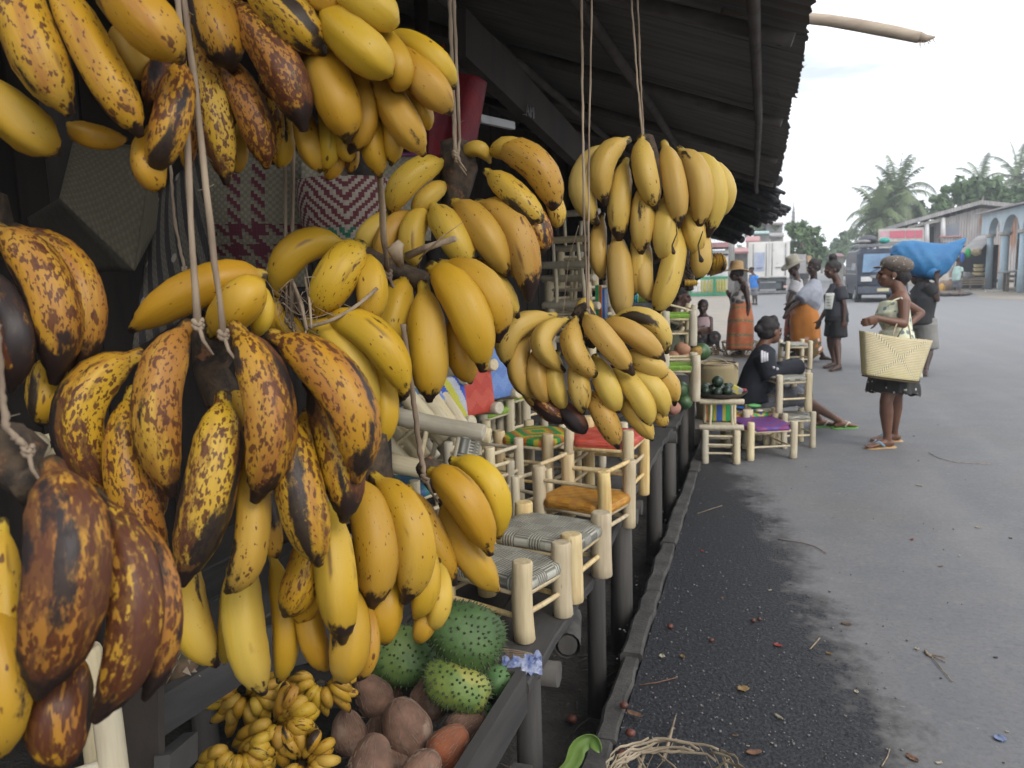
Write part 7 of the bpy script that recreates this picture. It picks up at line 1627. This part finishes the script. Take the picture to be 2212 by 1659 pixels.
# lattice tower
tw=thing('radio_mast','thin radio mast rising over the far trees','mast',PY(1713,570,150))
m=MB(); q=PY(1713,500,150); zt=PY(1713,436,150).z
for dx,dy in ((-.3,0),(.3,0),(0,.5)): m.tube([V3((q.x+dx,150+dy,0)),V3((q.x+dx*.5,150+dy*.5,zt*.85)),V3((q.x,150,zt*.93))],[.12,.1,.08],seg=5)
m.tube([V3((q.x,150,zt*.9)),V3((q.x,150,zt))],[.08,.05],seg=5)
for k in range(14): z=1+k*zt*.06; m.tube([V3((q.x-.3,150,z)),V3((q.x+.3,150,z+.6)),V3((q.x,150.5,z+1.1))],[.05]*3,seg=4)
m.build('lattice',GREYW,tw)
# ---------------------------------------------------------------- box truck, seen from behind
tk=thing('box_truck','white box truck seen from behind, its double doors closed, across the road end','truck',PG(1660,636))
TY=PG(1660,636).y; xa=PY(1616,600,TY).x; xb=PY(1705,600,TY).x; z0=PY(1660,600,TY).z; z1=PY(1660,522,TY).z; wd=xb-xa
TRW=mk('truck_white',(.72,.71,.68),(.64,.63,.60),rough=.5,scale=1.5,c3=(.5,.48,.44),s3=3,t3=.66); RUB=mk('tyre_rubber',(.02,.02,.02),(.03,.03,.03),rough=.85); CHR=mk('metal_grey',(.28,.28,.29),(.2,.2,.21),rough=.4,metal=.6)
m=MB(); m.box(((xa+xb)/2,TY+2.6,(z0+z1)/2),(wd,5.2,z1-z0)); m.build('cargo_box',TRW,tk)
for s in(0,1):
    m=MB(); x_=xa+wd*(.27+.46*s); m.box((x_,TY-.03,(z0+z1)/2),(wd*.43,.05,(z1-z0)*.94)); d_=m.build('rear_door',TRW,tk)
    m=MB(); [m.tube([V3((x_+dx,TY-.09,z0+.1)),V3((x_+dx,TY-.09,z1-.1))],[.02,.02],seg=6) for dx in (-wd*.15,wd*.17)]; m.box((x_,TY-.08,z0+.55),(.3,.04,.06)); m.build('lock_bar',CHR,d_)
m=MB(); m.box((xa+wd*.27,TY-.068,(z0+z1)/2-.1),(wd*.25,.012,(z1-z0)*.52)); m.build('poster',mk('pale_blue_poster',(.30,.36,.52),(.48,.50,.58),scale=2,c3=(.15,.17,.25),s3=4,t3=.62),tk)
m=MB(); m.box(((xa+xb)/2,TY+2.5,z0-.12),(wd*.8,4.8,.2)); m.box(((xa+xb)/2,TY+.1,z0-.45),(wd*.62,.12,.35)); m.build('chassis',mk('dark_blue_grey',(.09,.10,.12),(.06,.07,.08)),tk)
m=MB(); m.box(((xa+xb)/2,TY+.0,z0-.78),(wd*.95,.12,.14)); m.build('rear_bumper',CHR,tk)
for x_ in (xa+.25,xa+.5,xb-.25,xb-.5):
    for dy in (1.2,4.2):
        m=MB(); m.tube([V3((x_-.11,TY+dy,.46)),V3((x_+.11,TY+dy,.46))],[.46,.46],seg=22); m.build('wheel',RUB,tk)
for x_ in (xa+.18,xb-.18): m=MB(); m.box((x_,TY-.06,z0-.5),(.22,.05,.14)); m.build('tail_light',mk('lamp_white_red',(.55,.45,.42),(.5,.1,.08)),tk)
# ---------------------------------------------------------------- minibus
VY=34.5; vx0=PY(1853,600,VY).x; vw=1.82; VL=4.9
VB=mk('van_dark_blue',(.022,.030,.055),(.016,.022,.040),rough=.35,scale=2,spec=.35); GL=mk('van_glass',(.06,.11,.20),(.10,.20,.32),rough=.08,scale=1.2,spec=.8); SILV=mk('van_silver',(.30,.31,.33),(.22,.23,.25),rough=.35,metal=.5)
vn=thing('minibus','dark blue minibus with a loaded roof rack facing the camera, headlamps unlit','van',(vx0+vw/2,VY+2,0))
pf=[(0,.38),(-.02,.75),(.10,1.12),(.50,1.98),(.72,2.12),(VL-.25,2.14),(VL,1.9),(VL+.02,.4),(VL-.3,.30),(.2,.30)]
m=MB(); n=9; k=len(pf); vs=[];fs=[]
for i in range(n+1):
    x=i/n; e=abs(x*2-1); sh_=(1-max(0,(e-.72)/.28)**2*.06)
    for (y,z) in pf: vs.append(V3((vx0+vw*x,VY+y+(.10*max(0,(e-.5)/.5)**2 if y<1 else 0),.3+(z-.3)*sh_)))
for i in range(n):
    for j in range(k): fs.append((i*k+j,i*k+(j+1)%k,(i+1)*k+(j+1)%k,(i+1)*k+j))
fs+=[tuple(range(k)),tuple(n*k+j for j in range(k))]
m.add(vs,fs); m.build('body',VB,vn)
def vq(x,t): # point on windscreen plane
    y=.10+(.50-.10)*t; z=1.12+(1.98-1.12)*t; return V3((vx0+vw*x,VY+y-.035,z))
m=MB(); m.prism([vq(.09,.08),vq(.91,.08),vq(.87,.92),vq(.13,.92)],(0,.03,-.005)); ws=m.build('windscreen',GL,vn)
for t_ in (.25,.65): m=MB(); m.tube([vq(t_,.06)-V3((0,.02,0)),vq(t_+.22,.30)-V3((0,.02,0))],[.012,.01],seg=5); m.build('wiper',BLACKC,ws)
m=MB(); m.box((vx0+vw/2,VY-.04,1.02),(vw*.5,.06,.12)); m.build('grille',SILV,vn)
for s in(0,1):
    x_=vx0+vw*(.17+.66*s); m=MB(); m.box((x_,VY-.02,.93),(.40,.10,.19)); m.build('headlight',mk('lamp_glass',(.60,.60,.58),(.5,.5,.5),rough=.15),vn)
    m=MB(); m.box((x_,VY-.05,.60),(.20,.05,.07)); m.build('fog_lamp',YELP,vn)
    m=MB(); xm=vx0-.14 if s==0 else vx0+vw+.14; m.box((xm,VY+.28,1.42),(.13,.07,.28)); m.beam((vx0 if s==0 else vx0+vw,VY+.3,1.35),(xm,VY+.3,1.35),.03,.03); m.build('mirror',SILV,vn)
m=MB(); m.box((vx0+vw/2,VY-.06,.50),(vw*.98,.16,.26)); bmp=m.build('bumper',mk('bumper_grey_blue',(.07,.08,.11),(.05,.06,.08),rough=.4),vn)
m=MB(); m.box((vx0+vw/2,VY-.15,.50),(.42,.02,.12)); m.build('number_plate',mk('plate_cream',(.55,.5,.3),(.5,.45,.3)),bmp)
for j in range(3):
    y=VY+.95+j*1.25; m=MB(); m.prism([(vx0-.012,y,1.28),(vx0-.012,y+1.12,1.28),(vx0+.05,y+1.08,1.86),(vx0+.05,y+.12+(.15 if j==0 else 0),1.86)],(.02,0,0)); m.build('side_window',GL,vn)
m=MB(); m.box((vx0-.008,VY+2.4,1.12),(.02,3.9,.05)); m.build('side_trim',SILV,vn)
for x_ in (vx0+.10,vx0+vw-.10):
    for dy in (.75,3.9):
        m=MB(); m.tube([V3((x_-.11,VY+dy,.33)),V3((x_+.11,VY+dy,.33))],[.33,.33],seg=22); w__=m.build('wheel',RUB,vn); m=MB(); m.tube([V3((x_-.12,VY+dy,.33)),V3((x_+.12,VY+dy,.33))],[.18,.18],seg=16); m.build('rim',SILV,w__)
m=MB()
for dx in (.1,vw-.1): m.beam((vx0+dx,VY+.7,2.30),(vx0+dx,VY+4.5,2.30),.04,.04)
for dy in (.7,1.9,3.1,4.4): m.beam((vx0+.1,VY+dy,2.28),(vx0+vw-.1,VY+dy,2.28),.04,.04)
for dx in (.1,vw-.1):
    for dy in (.8,2.5,4.3): m.beam((vx0+dx,VY+dy,2.05),(vx0+dx,VY+dy,2.3),.03,.03)
m.build('roof_rack',SILV,vn)
for (dx,dy,sx,sy,sz,c_,lb) in ((.55,2.0,.5,.8,.20,(.09,.09,.11),'dark bundle strapped on the minibus rack'),(1.05,1.0,.28,.3,.12,(.05,.42,.36),'turquoise parcel at the front of the minibus rack'),(1.05,1.3,.3,.4,.13,(.5,.48,.42),'cream sack on the minibus rack'),(.3,1.2,.4,.5,.09,(.25,.24,.24),'flat grey load on the minibus rack')):
    m=MB(); m.ball((vx0+dx,VY+dy,2.33+sz*.85),(sx*.7,sy*.7,sz),seg=14,rings=9,fn=lambda w_:1+.1*noise.noise(w_*3)); tag(m.build('roof_load',mk('load_%.2f'%c_[0],c_)),lb,'load')
# far side row of low buildings closing the street on the right behind the sack
hut('pale low shop wall between the minibus and the kiosk',1960,2050,548,600,60,CREAM,TINR,8,name='low_shop')
tree('low hedge like trees closing the horizon on the far left',150,[(1500,560,20),(1540,556,18),(1580,552,20),(1620,545,22),(1460,560,22)],(1540,0),LF2,leaf=.7,seed=9,trunk_r=.3)
tree('distant trees closing the horizon on the right',140,[(2030,540,24),(2080,530,26),(2140,530,26),(2200,520,28),(2250,520,28)],(2120,0),LF2,leaf=.7,seed=10,trunk_r=.3)

# ---------------------------------------------------------------- air
m=MB(); m.box((0,150,20),(500,420,42.6)); hzo=m.build('haze',[])

hm=bpy.data.materials.new('haze_air'); hm.use_nodes=True; nt=hm.node_tree
for n in list(nt.nodes): nt.nodes.remove(n)
o=nt.nodes.new('ShaderNodeOutputMaterial'); pv=nt.nodes.new('ShaderNodeVolumePrincipled'); pv.inputs['Color'].default_value=(.88,.95,1,1); pv.inputs['Density'].default_value=.0019; nt.links.new(pv.outputs[0],o.inputs['Volume'])
hzo.data.materials.append(hm); stuff(hzo)
